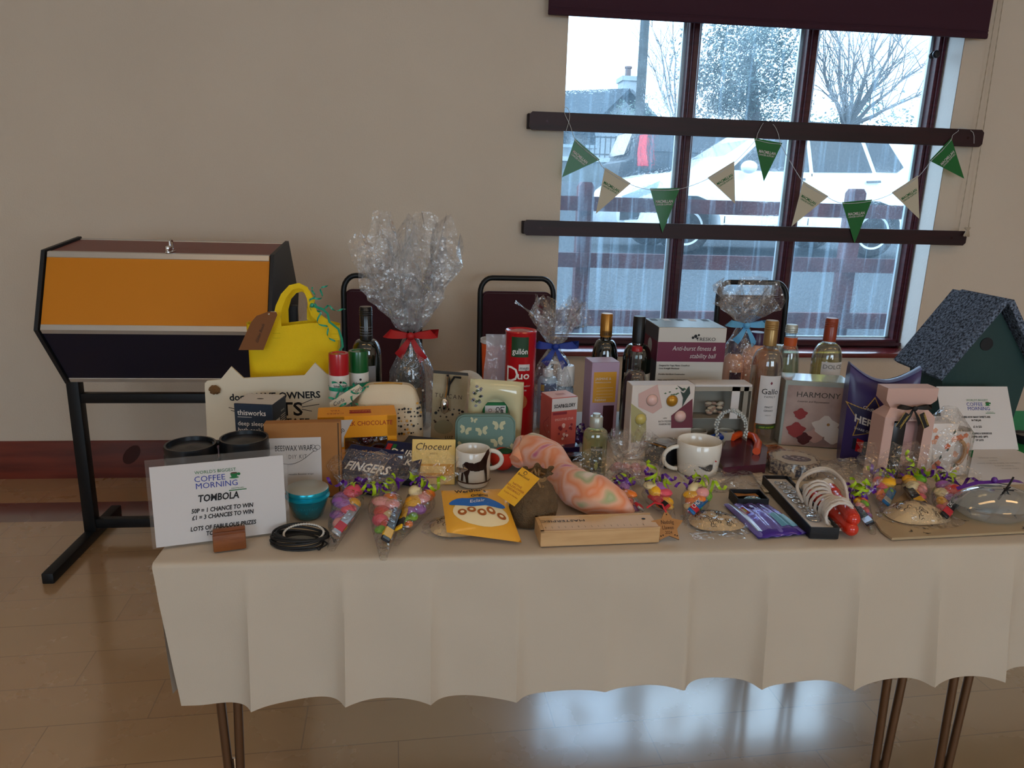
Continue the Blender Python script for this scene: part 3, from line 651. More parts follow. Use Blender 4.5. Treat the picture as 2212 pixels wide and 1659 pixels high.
# ---- chairs
m_fab = mat('maroon_fabric', '#3a1220', .9, sheen=.4, bump=.25, bscale=260); m_cfr = mat('chair_frame', '#1c1f22', .35, metal=.4)
def make_chair():
    t = thing('banquet_chair', 'x', 'chair', (0, 0, 0), group='maroon stacking chairs along the wall')
    bw, top = .155, .955
    g = G(); pts = [(-bw, .14, 0), (-bw, .10, .44), (-bw, .12, .80)]
    pts += [(-bw+.05*(1-cos(a)), .125+.01*sin(a), .89+.065*sin(a)) for a in [radians(t_) for t_ in range(0, 91, 15)]]
    pts += [(bw-.05*(1-cos(a)), .125+.01*sin(a), .89+.065*sin(a)) for a in [radians(t_) for t_ in range(90, -1, -15)]]
    pts += [(bw, .12, .80), (bw, .10, .44), (bw, .14, 0)]
    g.tube(pts, .0115, m_cfr, 10); g.build('back_frame', t)
    g = G(); poly = rrect(-bw+.004, .5, bw-.004, .9, .03)
    bm = bmesh.new(); vs = [bm.verts.new((x, 0, z)) for x, z in poly]; f = bm.faces.new(vs); r = bmesh.ops.extrude_face_region(bm, geom=[f])
    for v in r['geom']:
        if isinstance(v, bmesh.types.BMVert): v.co.y += .035
    bmesh.ops.bevel(bm, geom=[e for e in bm.edges if abs(e.verts[0].co.y-e.verts[1].co.y) < .001], offset=.008, segments=2, affect='EDGES'); g.bm(bm, m_fab, TR(0, .092, 0) @ RXm(radians(-2))); g.build('backrest', t)
    g = G(); g.box((0, -.08, .43), (.35, .36, .05), m_fab, bev=.018, seg=3); g.build('seat', t)
    g = G(); g.box((0, -.08, .41), (.33, .34, .022), m_cfr); g.build('seat_frame', t)
    for s in (-1, 1):
        g = G(); g.tube([(s*.155, -.22, .42), (s*.16, -.25, 0)], .011, m_cfr, 8); g.build('leg', t)
    return t
ch = make_chair()
def chair_at(o, px, label): a = P(px, 640, 3.02); o.location = (a.x, 2.97, 0); o['label'] = label
chairs_px = ((822, 'maroon padded stacking chair against the wall, behind the bottle with the red bow'), (1121, 'maroon padded stacking chair against the wall, behind the red biscuit tube'), (1642, 'maroon padded stacking chair in front of the window, behind the pale blue bow'))
for i, (px, lb) in enumerate(chairs_px):
    o = ch if i == 0 else copy_tree(ch); chair_at(o, px, lb)
# ---- trestle tables
EY = 1.15; TBK = 2.0
m_leg = mat('bronze_leg', '#6e5540', .3, metal=.7); m_tab = mat('table_board', '#8a6a48', .5)
def table(x0, x1, label, legs):
    t = thing('trestle_table', label, 'table', ((x0+x1)/2, (EY+TBK)/2, 0)); ox, oy = (x0+x1)/2, (EY+TBK)/2
    g = G(); g.box((0, 0, TZ-.025), (x1-x0, TBK-EY-.02, .022), m_tab, bev=.003); g.build('tabletop', t)
    for a, b_, zm, dx in legs:
        for yy_, sgn in ((EY+.1, 1), (TBK-.1, -1)):
            g = G(); y = yy_-oy
            g.tube([(a-ox, y, TZ-.03), ((a+b_)/2-.0105+dx-ox, y, zm), ((a+b_)/2-.0105+dx*1.1-ox, y, .01)], .0088, m_leg, 12)
            g.tube([(b_-ox, y, TZ-.03), ((a+b_)/2+.0105+dx-ox, y, zm), ((a+b_)/2+.0105+dx*1.1-ox, y, .01)], .0088, m_leg, 12)
            g.box(((a+b_)/2+dx-ox, y, zm-.02), (.044, .024, .02), m_leg, bev=.003); g.box(((a+b_)/2+dx-ox, y+.006, zm+.005), (.014, .004, .03), m_chr)
            g.lathe([(.013, 0), (.013, .02)], mat('rubber', '#1a1a1a', .8), 12, TR((a+b_)/2+dx*1.1-.0105-ox, y, 0)); g.build('leg', t)
    for yy_ in (EY+.1, TBK-.1):
        g = G(); g.box((0, yy_-oy, TZ-.05), (x1-x0-.1, .02, .024), m_leg); g.build('rail', t)
    return t
table(-.43, 1.035, 'trestle table with brown metal legs carrying the prizes under the cream cloth', [(-.405, -.355, .19, 0), (.935, .985, .1, 0)])
table(1.045, 2.3, 'second trestle table at the right end, under the green cloth', [(1.085, 1.135, .1, 0), (2.15, 2.2, .1, 0)])
# ---- cream cloth
m_cloth = mat('cream_cloth', '#beb2a0', .62, bump=.06, bscale=420, sheen=.15)
cre = [(530, 1.0), (741, 1.1), (932, -.9), (1121, -.8), (1315, .5), (1486, -1), (1652, 1.1), (1842, 1.1), (2006, 1.2), (2160, -1.3), (2330, 1), (2500, -1)]
cre = [(T(px, 1222-(px-345)*.038).x, s) for px, s in cre]; cxl, cxr = -.452, 2.34
def drop(x, t):
    """x along the table edge, t 0..1 down the front; outward offset"""
    o = .006*sin(x*9)*t
    for cx, s in cre:
        d = x-cx; wl_, wr_ = (.014, .055) if s > 0 else (.055, .014)
        if abs(s) < .7: wl_ = wr_ = .035
        k = exp(-abs(d)/(wr_ if d > 0 else wl_)); o += abs(s)*k*(.005+.022*t)*min(1, t*6)
    return o
def cloth(u, v):
    x = cxl+(cxr-cxl)*u
    if v < .12: t = v/.12; return Vector((x, TBK+.012, TZ-.22+.215*t))
    if v < .62:
        t = (v-.12)/.5; y = TBK+.01-(TBK+.01-EY)*t; ed = min(1, (1-t)*12)
        return Vector((x, y+.0, TZ+.0016+.0012*noise.noise(Vector((x*7, y*7, 0)))*ed))
    t = (v-.62)/.38; zz = .0; r = .008
    if t < .08: a = t/.08*pi/2; return Vector((x, EY-r*sin(a)-drop(x, 0), TZ+.0016-r*(1-cos(a))))
    t = (t-.08)/.92; z = TZ+.0016-r-t*(.246+.004*sin(x*11)); hem = 0
    for cx, s in cre: hem += abs(s)*.0065*exp(-abs(x-cx)/.04)*t
    inward = .03*t*max(0, 1-(x-cxl)/.12)
    wr = .004*noise.noise(Vector((x*14, z*10, 3)))*min(1, t*4)
    return Vector((x+inward, EY-r-drop(x, t)+wr-.01*t, z-hem))
g = G(); nu = 640
g.sheet(cloth, nu, 110, m_cloth)
def lcl(u, v):      # short left end drape
    t = v; y = EY+(TBK-EY)*u; return Vector((cxl+.002-.004*sin(t*pi/2)+.01*t+.012*t*sin(y*22), y, TZ+.0016-.25*t))
g.sheet(lcl, 60, 20, m_cloth)
solo('tablecloth', g, 'cream table cloth with pressed fold creases, hanging over the front of the tables', 'tablecloth')
# ---- green cloth on the second table
m_green = mat('green_cloth', '#0c7a3c', .75, bump=.2, bscale=25)
gx = T(2092, 985).x
def gcl(u, v): x = gx+.03*sin(v*9)*.3+(2.32-gx)*u; y = 1.58+(TBK-.01-1.58)*v; return Vector((x, y, TZ+.0034+.0006*noise.noise(Vector((x*20, y*20, 1)))))
g = G(); g.sheet(gcl, 60, 40, m_green); solo('green_tablecloth', g, 'green cloth lying over the cream cloth at the right end', 'tablecloth')
# ================================================================ KIT OF PRIZE SHAPES
def cyl(R, th=0, e=.0006): return lambda x, z: Vector(((R+e)*sin(x/R+th), -(R+e)*cos(x/R+th), z))
def vec(p, Y, loc): q = P(p[0], p[1], Y); return (q.x-loc[0], q.z-loc[2])
def poly_px(pts, Y, loc): return [vec(p, Y, loc) for p in pts]
GLASSD = mat('dark_bottle_glass', '#0a120c', .06, spec=.9, coat=1); GLASSC = film('clear_glass', '#f2f8f6', gloss=.28, haze=.02, bump=0, rough=.03)
def bottle(name, label, cat, X, Y, H, R, cap, caph, shoulder=.62, neckr=.0145, m=GLASSD, liquid=None, fill=.85, dress=None, capfine=True, z0=CT, group=None, slope=.1, rz=0, capr=None):
    t = thing(name, label, cat, (X, Y, z0), rz, group)
    zs = H*shoulder; zn = zs+H*slope*1.0; capr = capr or neckr*1.12
    pr = [(.0001, .004), (R*.6, .002), (R*.93, 0), (R, .006), (R, zs)]
    for i in range(1, 9): a = i/8*pi/2; pr.append((neckr*1.06+(R-neckr*1.06)*cos(a)**.8 if i < 8 else neckr*1.06, zs+(zn-zs)*sin(a)**1.15))
    pr += [(neckr, H-caph), (neckr, H-.004)]
    g = G(); g.lathe(pr, m, 36); g.build('glass', t)
    if liquid:
        zl = H*fill; q = [(r-.0025 if r > .003 else r, z+.002) for r, z in pr if z < zl]; 
        rl = q[-1][0]
        for (r1, z1), (r2, z2) in zip(pr, pr[1:]):
            if z1 < zl <= z2: rl = r1+(r2-r1)*(zl-z1)/(z2-z1)-.0025
        g = G(); g.lathe(q+[(rl, zl), (.0001, zl)], liquid, 32); g.build('liquid', t)
    g = G(); c0 = H-caph; g.lathe([(capr, c0), (capr, H-.003), (capr-.002, H), (.0001, H)], cap, 28)
    if capfine:
        for i in range(3): g.lathe([(capr, H-.012-i*.005), (capr+.0007, H-.0105-i*.005), (capr, H-.009-i*.005)], cap, 28)
    g.build('cap', t)
    if dress: dress(t, R, H)
    return t
def wraplabel(t, R, z0, z1, half, m, draw=None, name='label', th=0):
    g = G(); g.rect(-half*R, z0, half*R, z1, m, fn=cyl(R, th, .0007), n=14)
    if draw: draw(g, cyl(R, th, .0014))
    return g.build(name, t)
def carton(name, label, X, Y, w, d, h, m, rz=0, front=None, right=None, left=None, top=None, cat='box', z0=CT, bev=.0012, lean=0, body='carton', group=None, build=True):
    """Y = front face; lean tips it backwards"""
    M = TR(X, Y, z0) @ RZ(rz) @ RXm(-lean) @ TR(0, d/2, 0)
    g = G(); g.box((0, 0, 0), (w, d, h), m, bev=bev, seg=1)
    if front: front(g, TR(0, -d/2, 0), w, h)
    if right: right(g, TR(w/2, 0, 0) @ RZ(pi/2), d, h)
    if left: left(g, TR(-w/2, 0, 0) @ RZ(-pi/2), d, h)
    if top: top(g, TR(0, -d/2, h) @ RXm(-pi/2), w, d)
    if not build: return g, M
    return solo(name, g, label, cat, M=M, group=group)
def curl(g, p, dr, n, r, w, m, L=.05, seed=0):
    rnd = random.Random(seed); d = Vector(dr).normalized(); a = d.orthogonal().normalized(); b = d.cross(a); pts = []
    k = int(n*12)
    for i in range(k+1):
        t = i/k; an = 2*pi*n*t+rnd.random()*.0; rr = r*(.5+.5*sin(pi*min(1, t*1.3+.1)))
        pts.append(Vector(p)+d*L*t+a*rr*cos(an)+b*rr*sin(an))
    g.ribbon(pts, w, m, nrm=[(a*cos(2*pi*n*i/k)+b*sin(2*pi*n*i/k)) for i in range(k+1)])
def bow(parent, c, sz, m, tails=2, name='bow', facing=0, wdt=.5):
    """ribbon bow facing -y at local c"""
    g = G(); M = TR(*c) @ RZ(facing)
    for s in (-1, 1):
        q = []
        for i in range(13):
            a = i/12*2*pi; rr = sin(a/2)
            q.append((s*sz*(.08+rr*.95), -sz*.22*sin(a), sz*(.12*rr+.0)))
        g.ribbon(q, [sz*wdt*(.4+.6*sin(pi*i/12)) for i in range(13)], m, nrm=[(0, -cos(i/12*2*pi)*.2-.6, .5*sin(i/12*2*pi)) for i in range(13)], M=M)
    for k in range(tails):
        s = (-1, 1)[k % 2]
        q = [(s*sz*(.05+.5*t), -sz*.12*sin(t*3), -sz*(.15+1.0*t)*(.8 if s < 0 else .95)) for t in [i/6 for i in range(7)]]
        g.ribbon(q, [sz*wdt*(.35+.5*i/6) for i in range(7)], m, nrm=(s*.3, -1, .2), M=M)
    g.ball((0, -sz*.12, 0), sz*.17, m, M=M, n=12, sc=(1.1, .8, 1)); return g.build(name, parent)
def cello(t, body, neckz, topz, m, top_r=.09, seed=1, lean=(0, 0), petals=3, name='cellophane', nu=34):
    """gathered film: body = [(z,rx,ry)...] up to the neck, then a flared crinkled top"""
    g = G(); of = seed*13.7
    def nz(a, z, f, s=0): return noise.noise(Vector((cos(a)*f+of, sin(a)*f+s, z*9)))
    def fn(u, v):
        a = 2*pi*u; z = body[0][0]+(neckz-body[0][0])*v
        for (z0, a0, b0), (z1, a1, b1) in zip(body, body[1:]):
            if z <= z1+1e-9: k = (z-z0)/max(1e-6, z1-z0); break
        rx, ry = a0+(a1-a0)*k, b0+(b1-b0)*k; f = 1+.16*nz(a, z*2, 2.2)+.08*nz(a, z*6, 7)
        return Vector((rx*f*cos(a), ry*f*sin(a), z))
    g.sheet(fn, nu, 16, m, smooth=False, wrap=True); hh = topz-neckz
    for p in range(petals):
        def fp(u, v, p=p):
            a = 2*pi*u+p; fl = 1-.22*p
            r = .012+(top_r*fl)*(v**.85); f = 1+.45*nz(a, v*.5, 2.3, p*5)+.24*sin(a*5+p*2+of)*v
            top = hh*(.70+.75*nz(a, 0, 1.9, p*3)+.35*nz(a, 0, 5, p)+.07*p)
            return Vector((r*f*cos(a)+lean[0]*v, r*f*sin(a)*.8+lean[1]*v, neckz+v*min(top, hh*1.02)))
        g.sheet(fp, nu, 8, m, smooth=False, wrap=True)
    return g.build(name, t)
m_sweets = [mat('sweet_'+n_, c_, .35, coat=.4) for n_, c_ in (('pink', '#e0506a'), ('red', '#d03a34'), ('yellow', '#f0b422'), ('green', '#74b82c'), ('cream', '#e8d8a8'), ('orange', '#ee7f2a'), ('lilac', '#9a5fb0'), ('rose', '#e8a0a0'))]
FILM = film('sweet_film', gloss=.2, haze=.015, bump=.7, bscale=45); m_purp = mat('purple_ribbon', '#5a1f8c', .22, coat=.5); m_lime = mat('lime_ribbon', '#a8c81e', .3, coat=.4); m_redr = mat('red_ribbon', '#c81f2a', .35)
m_bars = {'black': mat('bar_black', '#15151c', .3), 'yellow': mat('bar_yellow', '#e8b81c', .35), 'blue': mat('bar_blue', '#1668a8', .3), 'red': mat('bar_red', '#c02434', .3), 'silver': mat('bar_silver', '#b8bcc4', .25, metal=.6)}
def sweet_cone(label, tip, end, R, bar, seed, txt=None, rib=(m_purp, m_lime), upright=0):
    """cellophane cone of sweets lying on the table, tip towards the viewer"""
    a = T(*tip); b = T(*end); d = b-a; Lc = d.length; rz = atan2(d.y, d.x)-pi/2; rnd = random.Random(seed)
    t = thing('sweet_cone', label, 'sweets', a, rz, 'cellophane cones of sweets with curled ribbon')
    R_ = lambda y: .006+(R-.006)*min(1, y/(Lc*.72))
    n = 9
    for i in range(n):
        y = Lc*(.3+.5*i/(n-1)); rr = R_(y); r = min(rr*.55, .0135)
        x = (-1 if i % 2 else 1)*rr*.42*rnd.uniform(.5, 1.1); z = rr*rnd.uniform(.9, 1.5) if i > 3 else rr
        g = G(); g.ball((0, 0, 0), r, rnd.choice(m_sweets), n=12, sc=(rnd.uniform(.9, 1.3), rnd.uniform(1, 1.7), rnd.uniform(.6, 1)), M=TR(x, y, max(z, r*.8)) @ RZ(rnd.uniform(-1, 1))); g.build('sweet', t)
    g = G()   # flat chocolate bar along the cone
    bl_ = Lc*.52; g.box((0, 0, 0), (.016, bl_, .005), m_bars[bar[0]], bev=.0015, seg=1); g.box((0, -bl_*.28, .0003), (.0164, bl_*.26, .0052), m_bars[bar[1]], bev=.001, seg=1)
    if txt: g.text(txt, .0095, WHITE, M=TR(0, bl_*.1, .0058) @ RZ(pi/2) @ RXm(-pi/2))
    o = g.build('chocolate_bar', t, M=TR(R*.36*(1 if seed % 2 else -1), Lc*.37, R*.80) @ RYm(radians(32 if seed % 2 else -32)) @ RXm(atan2(R*.7, Lc*.72)) @ RZ(radians(-7 if seed % 2 else 7)))
    g = G()
    def fn(u, v):
        an = 2*pi*u; y = Lc*v*.88; rr = R_(y)
        if v > .82: rr = R*(1-(v-.82)/.18*.75)
        f = 1+.18*noise.noise(Vector((cos(an)*2+seed*3, sin(an)*2, y*20)))
        return Vector((rr*f*cos(an)*1.12, y, max(.001, R_(y)*.92+rr*f*sin(an)*.95)))
    g.sheet(fn, 22, 14, FILM, smooth=False, wrap=True)
    FL = .012 if (txt or upright) else .045
    def ft(u, v):
        an = 2*pi*u; rr = .009+.045*v*(1+.5*noise.noise(Vector((cos(an)*2, sin(an)*2+seed, v)))); return Vector((rr*cos(an)*1.1, Lc*.88+.06*v, max(.002, R*.9+rr*sin(an)*.5+FL*v)))
    g.sheet(ft, 22, 6, FILM, smooth=False, wrap=True); g.build('cellophane', t)
    g = G(); c = Vector((0, Lc*.88, R*1.1)); 
    g.tube([c+Vector((.012*cos(q), 0, .012*sin(q)-.003)) for q in [i/12*2*pi for i in range(12)]], .0025, rib[0], 6, closed=True)
    for k in range(6): curl(g, c+Vector((0, 0, .008)), (rnd.uniform(-1, 1), rnd.uniform(-.9, .4), rnd.uniform(.0, .6)), rnd.uniform(1.2, 2.2), rnd.uniform(.010, .017), .006, rib[k % 2], L=rnd.uniform(.03, .055), seed=k)
    g.build('curled_ribbon', t); return t

def cpoly(g, pts, m, fn, cell=.0011):
    """polygon draped on a curved surface as small cells"""
    x0 = min(p[0] for p in pts); x1 = max(p[0] for p in pts); z0 = min(p[1] for p in pts); z1 = max(p[1] for p in pts)
    nx = max(2, int((x1-x0)/(cell*4))+1); nz = max(2, int((z1-z0)/cell)+1)
    for j in range(nz):
        zc_ = z0+(j+.5)*(z1-z0)/nz; xs = []
        for (xa, za), (xb, zb_) in zip(pts, pts[1:]+pts[:1]):
            if (za <= zc_) != (zb_ <= zc_): xs.append(xa+(zc_-za)/(zb_-za)*(xb-xa))
        xs.sort(); za, zb_ = z0+j*(z1-z0)/nz, z0+(j+1)*(z1-z0)/nz
        for a_, b in zip(xs[::2], xs[1::2]):
            n = max(1, int((b-a_)/(cell*4))); q = [fn(a_+(b-a_)*i/n, za) for i in range(n+1)]+[fn(a_+(b-a_)*i/n, zb_) for i in range(n+1)]
            g.add(q, [(i, i+1, n+2+i, n+1+i) for i in range(n)], m, True)
def circ(cx, cz, r, n=20, sx=1): return [(cx+r*sx*cos(2*pi*i/n), cz+r*sin(2*pi*i/n)) for i in range(n)]

def smooth(pts, n=6):
    p = [Vector(q) for q in pts]; out = []
    for i in range(len(p)-1):
        a, b, c, d = p[max(i-1, 0)], p[i], p[i+1], p[min(i+2, len(p)-1)]
        for k in range(n):
            t = k/n; out.append(.5*((2*b)+(c-a)*t+(2*a-5*b+4*c-d)*t*t+(3*b-a-3*c+d)*t**3))
    return out+[p[-1]]
# ================================================================ PRIZES, LEFT HALF
m_card = mat('white_card', '#cecac8', .6); m_cream = mat('cream_board', '#d8ccb4', .7); m_kraft = mat('kraft_card', '#a5703c', .8, var=.12, vscale=12); m_kraftt = mat('kraft_tag', '#7c4e2a', .8)
C_GREEN = mat('print_green', '#0e6a34', .6); C_BLUE = mat('print_blue', '#2a3c96', .6)
def logo(g, M, x, z, s, fn=None):
    g.text("WORLD'S BIGGEST", .11*s, C_GREEN, M=M @ TR(x-.02*s, 0, z+.50*s), bold=0, sx=.98)
    g.text('COFFEE', .2*s, C_BLUE, M=M @ TR(x-.20*s, 0, z+.235*s), bold=0, sx=1.0)
    g.text('MORNING', .2*s, C_BLUE, M=M @ TR(x, 0, z), bold=0, sx=1.0)
    g.poly([(x+.42*s, z+.42*s), (x+.66*s, z+.42*s), (x+.62*s, z+.29*s), (x+.46*s, z+.29*s)], C_GREEN, M); g.disc(x+.54*s, z+.27*s, .03*s, C_GREEN, M, sx=5, n=12); g.disc(x+.69*s, z+.38*s, .05*s, C_GREEN, M, n=10); g.disc(x+.54*s, z+.43*s, .028*s, mat('coffee', '#5a4030', .6), M, sx=3.6, n=12, eps=.0012)
    g.text('MACMILLAN', .05*s, C_GREEN, M=M @ TR(x+.62*s, 0, z-.12*s), bold=0); g.rect(x+.35*s, z-.18*s, x+.9*s, z-.15*s, C_GREEN, M)
# sign
a = T(338, 1187); b_ = T(620, 1151); wd = (b_-a).length; rz = atan2(b_.y-a.y, b_.x-a.x); hh = P(338, 1012, a.y+.01).z-CT
mid = (a+b_)/2; t = thing('tombola_sign', 'white laminated sign reading TOMBOLA at the front left corner of the table', 'sign', mid, rz)
g = G(); lean_ = RXm(radians(-3)); g.box((0, .0006, .003), (wd, .0008, hh), m_card, M=lean_)
logo(g, lean_, -.004, hh*.70, .052)
for s_, h_, u_, v_ in (('TOMBOLA', .0125, .0, .535), ('50P = 1 CHANCE TO WIN', .0078, .005, .40), ('£1 = 3 CHANCES TO WIN', .0078, .005, .315), ('LOTS OF FABULOUS PRIZES', .0078, .005, .175), ('TO BE WON', .0078, .0, .10)):
    g.text(s_, h_, BLACK, M=lean_ @ TR(u_-.003, 0, hh*v_), bold=.028, sx=.80, shear=.12)
g.build('sheet', t)
g = G(); g.box((0, .0016, .001), (wd+.012, .0006, hh+.014), film('laminate', gloss=.1, haze=.05, bump=0), M=lean_); g.build('laminate', t)
p = T(493, 1188); g = G(); m_wb = mat('wood_block', '#8a4f24', .45, c2='#7a4420', vscale=12, stretch=(1, 6, 6), bump=.1)
g.box((0, -.009, 0), (.052, .014, .03), m_wb, bev=.002); g.box((0, .009, 0), (.052, .014, .03), m_wb, bev=.002); g.box((0, 0, 0), (.052, .006, .002), m_wb)
solo('wooden_card_holder', g, 'small reddish wooden block holding up the tombola sign', 'card holder', loc=(p.x, p.y+.012, CT), rz=rz)
# black lidded mugs
m_blk = mat('black_plastic', '#15181d', .3, bump=.04, bscale=60)
def tumbler(px, Y, topy, R, label, rz):
    X = P(px, topy, Y).x; h = P(px, topy, Y).z-CT; t = thing('lidded_mug', label, 'mug', (X, Y, CT), rz, 'black lidded mugs')
    g = G(); g.lathe([(.0001, .001), (R*.8, 0), (R*.84, .005), (R*.93, h*.55), (R*.95, h-.045), (R, h-.04)], m_blk, 40); g.build('body', t)
    g = G(); g.lathe([(R, h-.04), (R*1.03, h-.036), (R*1.03, h-.016), (R, h-.013), (R*1.02, h-.006), (R*1.0, h), (R*.92, h), (R*.9, h-.007), (R*.4, h-.005), (.0001, h-.003)], m_blk, 40); g.build('lid', t)
    g = G(); g.tube([(R*.9, 0, h-.008), (R*1.2, 0, h-.008), (R*1.25, 0, h-.03), (R*1.0, 0, h-.06)], .005, m_blk, 8); g.build('handle', t)
tumbler(411, 1.335, 958, .0445, 'left of the two black lidded mugs behind the tombola sign', 0.5); tumbler(527, 1.36, 944, .0435, 'right of the two black lidded mugs, beside the cardboard beeswax box', 3.3)
# bath soak box
Y = 1.62; X0_, w_ = P(548, 900, Y).x, W(505, 592, 900, Y); m_nv = mat('navy_box', '#1b2c40', .45)
def fr(g, M, w, h):
    g.text('thisworks', .0125, WHITE, M=M @ TR(-w*.42, 0, h-.026), al='l', bold=.01, sx=.95); g.rect(-w*.42, h-.031, -w*.05, h-.030, WHITE, M)
    g.text('deep sleep', .0105, WHITE, M=M @ TR(-w*.42, 0, h-.05), al='l', sx=.95); g.text('bath soak', .0105, WHITE, M=M @ TR(-w*.42, 0, h-.065), al='l', sx=.95)
    for k in range(2): g.text('soothing lavender and natural oats', .004, WHITE, M=M @ TR(-w*.42, 0, h-.076-.007*k), al='l', sx=.9)
def rt_(g, M, w, h):
    g.rect(-w*.3, h-.065, -w*.02, h-.04, m_card, M); g.text('thisworks', .005, WHITE, M=M @ TR(w*.2, 0, h-.03), sx=.8)
    for k in range(9): g.rect(w*.05, h-.038-k*.005, w*.38, h-.0395-k*.005, WHITE, M)
def tp(g, M, w, d): g.rect(-w/2, .001, w/2, d-.001, m_card, M); g.disc(.0, d*.5, .004, BLACK, M, sx=2)
carton('bath_soak_box', 'navy bath soak box with a cream top, in front of the cat-eared plaque', X0_, Y, w_, .085, P(550, 873, Y).z-CT, m_nv, rz=radians(-9), front=fr, right=rt_, top=tp)
# plaque with ears
Y = 1.76; loc = (P(580, 850, Y).x, Y, CT)
t = thing('wooden_plaque', 'cream wooden plaque with two cat ears and black lettering about dogs and owners', 'plaque', loc)
pts = poly_px([(447, 940), (442, 829), (447, 823), (476, 820), (499, 792), (526, 817), (657, 811), (680, 784), (705, 808), (711, 810), (717, 940)], Y, loc); pts[0] = (pts[0][0], 0); pts[-1] = (pts[-1][0], 0)
g = G(); g.prism(pts, .006, m_cream)
def ptext(g, s, px, py, h, Y, loc, **k): x, z = vec((px, py), Y, loc); g.text(s, h, k.pop('m', BLACK), M=TR(x, 0, z) @ RYm(k.pop('rot', 0)), **k)
ptext(g, 'dogs HAVE OWNERS', 595, 862, .017, Y, loc, bold=0.028, sx=1.0, rot=radians(-2)); ptext(g, 'CATS', 598, 897, .034, Y, loc, bold=.02, sx=1.1); ptext(g, 'have STAFF', 612, 917, .016, Y, loc, bold=.02, sx=1.2)
for (x0_, y0_, x1_, y1_) in ((652, 872, 676, 862), (652, 879, 690, 873), (652, 884, 674, 888), (512, 890, 499, 886), (512, 884, 494, 880)):
    A = vec((x0_, y0_), Y, loc); B = vec((x1_, y1_), Y, loc); g.ribbon([(A[0], -.0008, A[1]), (B[0], -.0008, B[1])], .0016, BLACK, nrm=(0, 1, 0))
g.build('board', t)
g = G(); m_rope = mat('jute_rope', '#7c5a36', .95, bump=.6, bscale=300); kx, kz = vec((465, 841), Y, loc)
for k in range(5): a_ = k*1.3; g.tube([(kx-.011*cos(a_), -.003, kz-.009*sin(a_)), (kx, -.013, kz+.004*cos(a_)), (kx+.011*cos(a_), -.003, kz+.009*sin(a_))], .0042, m_rope, 8)
g.build('rope_knot', t)
# yellow tote bag
Y = 1.88; loc = (P(637, 750, Y).x, Y, CT); m_yel = mat('yellow_nonwoven', '#f0ca00', .75, bump=.15, bscale=500, var=.06, vscale=10); m_grn = mat('green_ribbon', '#1e9a7a', .28, coat=.5)
t = thing('tote_bag', 'bright yellow tote bag with looped handles and a brown paper tag', 'bag', loc)
hw = W(537, 737, 720, Y)/2; hb = P(640, 703, Y-.03).z-CT
def fb(u, v):
    a_ = 2*pi*u; k = 1-.45*v**2; x = (abs(cos(a_))**.35)*(1 if cos(a_) > 0 else -1)*hw; y = (abs(sin(a_))**.5)*(1 if sin(a_) > 0 else -1)*.045*k
    y += .006*noise.noise(Vector((x*18, v*4, a_)))*sin(pi*min(1, v+.1)); return Vector((x*(1-.03*sin(pi*v)), y, hb*v+(.006*sin(x*30) if v > .97 else 0)))
g = G(); g.sheet(fb, 80, 24, m_yel, wrap=True); g.add([(-hw, -.04, .001), (hw, -.04, .001), (hw, .04, .001), (-hw, .04, .001)], [(0, 1, 2, 3)], m_yel)
xl_, xr_ = vec((605, 712), Y, loc)[0], vec((729, 712), Y, loc)[0]
for x in (xl_-.003, xr_-.003):
    for k in range(2): g.ribbon([(x-.009, -.0305-.001, hb-.02-.012*k), (x+.009, -.0315, hb-.02-.012*k)], .0012, mat('stitch', '#cdb100', .8), nrm=(0, 1, 0))
g.build('body', t)
def strap(px_pts, y0, name='handle'):
    q = [vec(p_, Y, loc) for p_ in px_pts]; g = G(); n = len(q)
    g.ribbon([(x, y0*(1-.5*sin(pi*i/(n-1))), z) for i, (x, z) in enumerate(q)], [.0225-.0095*sin(pi*min(1, i/(n-1)*1.1)) for i in range(n)], m_yel, nrm=(0, 1, 0)); g.build(name, t)
strap([(605, 735), (604, 705), (603, 680), (606, 660), (616, 636), (631, 619), (648, 615), (662, 622), (671, 640), (675, 657), (681, 674), (700, 690), (724, 706), (727, 730)], -.032)
strap([(612, 735), (611, 700), (612, 670), (620, 645), (634, 630), (650, 626), (663, 633), (672, 650), (668, 666), (668, 690), (680, 705), (682, 730)], .030)
g = G(); c = Vector((*(lambda v: (v[0], -.02, v[1]))(vec((677, 657), Y, loc)),)); g.ball(tuple(c), .006, m_grn, n=10)
for k, dd in enumerate(((.1, 0, 1), (.6, 0, .9), (.9, -.2, -.1), (.5, -.3, -.8))): curl(g, c, dd, 1.6+.3*k, .008+.003*(k % 2), .0045, m_grn, L=.045+.02*k, seed=k)
q = [vec(p_, Y, loc) for p_ in ((684, 657), (700, 662), (712, 672), (716, 690), (724, 696), (735, 705), (742, 725), (744, 742), (738, 750), (741, 755))]; g.ribbon([(x, -.038, z) for x, z in q], .006, m_grn, nrm=(.3, 1, 0)); g.build('curled_ribbon', t)
g = G(); pts = poly_px([(514, 757), (541, 697), (553, 683), (578, 674), (596, 675), (598, 681), (568, 757)], Y-.06, loc); g.prism(pts, .0006, m_kraftt, M=TR(0, -.055, 0))
xk, zk = vec((556, 742), Y-.06, loc); g.text('Gildan Beads', .007, BLACK, M=TR(xk, -.055, zk) @ RYm(radians(-68)), al='l', shear=.3); xk, zk = vec((573, 740), Y-.06, loc); g.build('paper_tag', t)
g = G(); A = vec((579, 680), Y-.06, loc); B = vec((600, 670), Y, loc); g.tube([(A[0], -.056, A[1]), ((A[0]+B[0])/2, -.05, (A[1]+B[1])/2+.004), (B[0], -.03, B[1])], .0018, mat('white_string', '#d8d0c0', .8), 6); g.build('string', t)
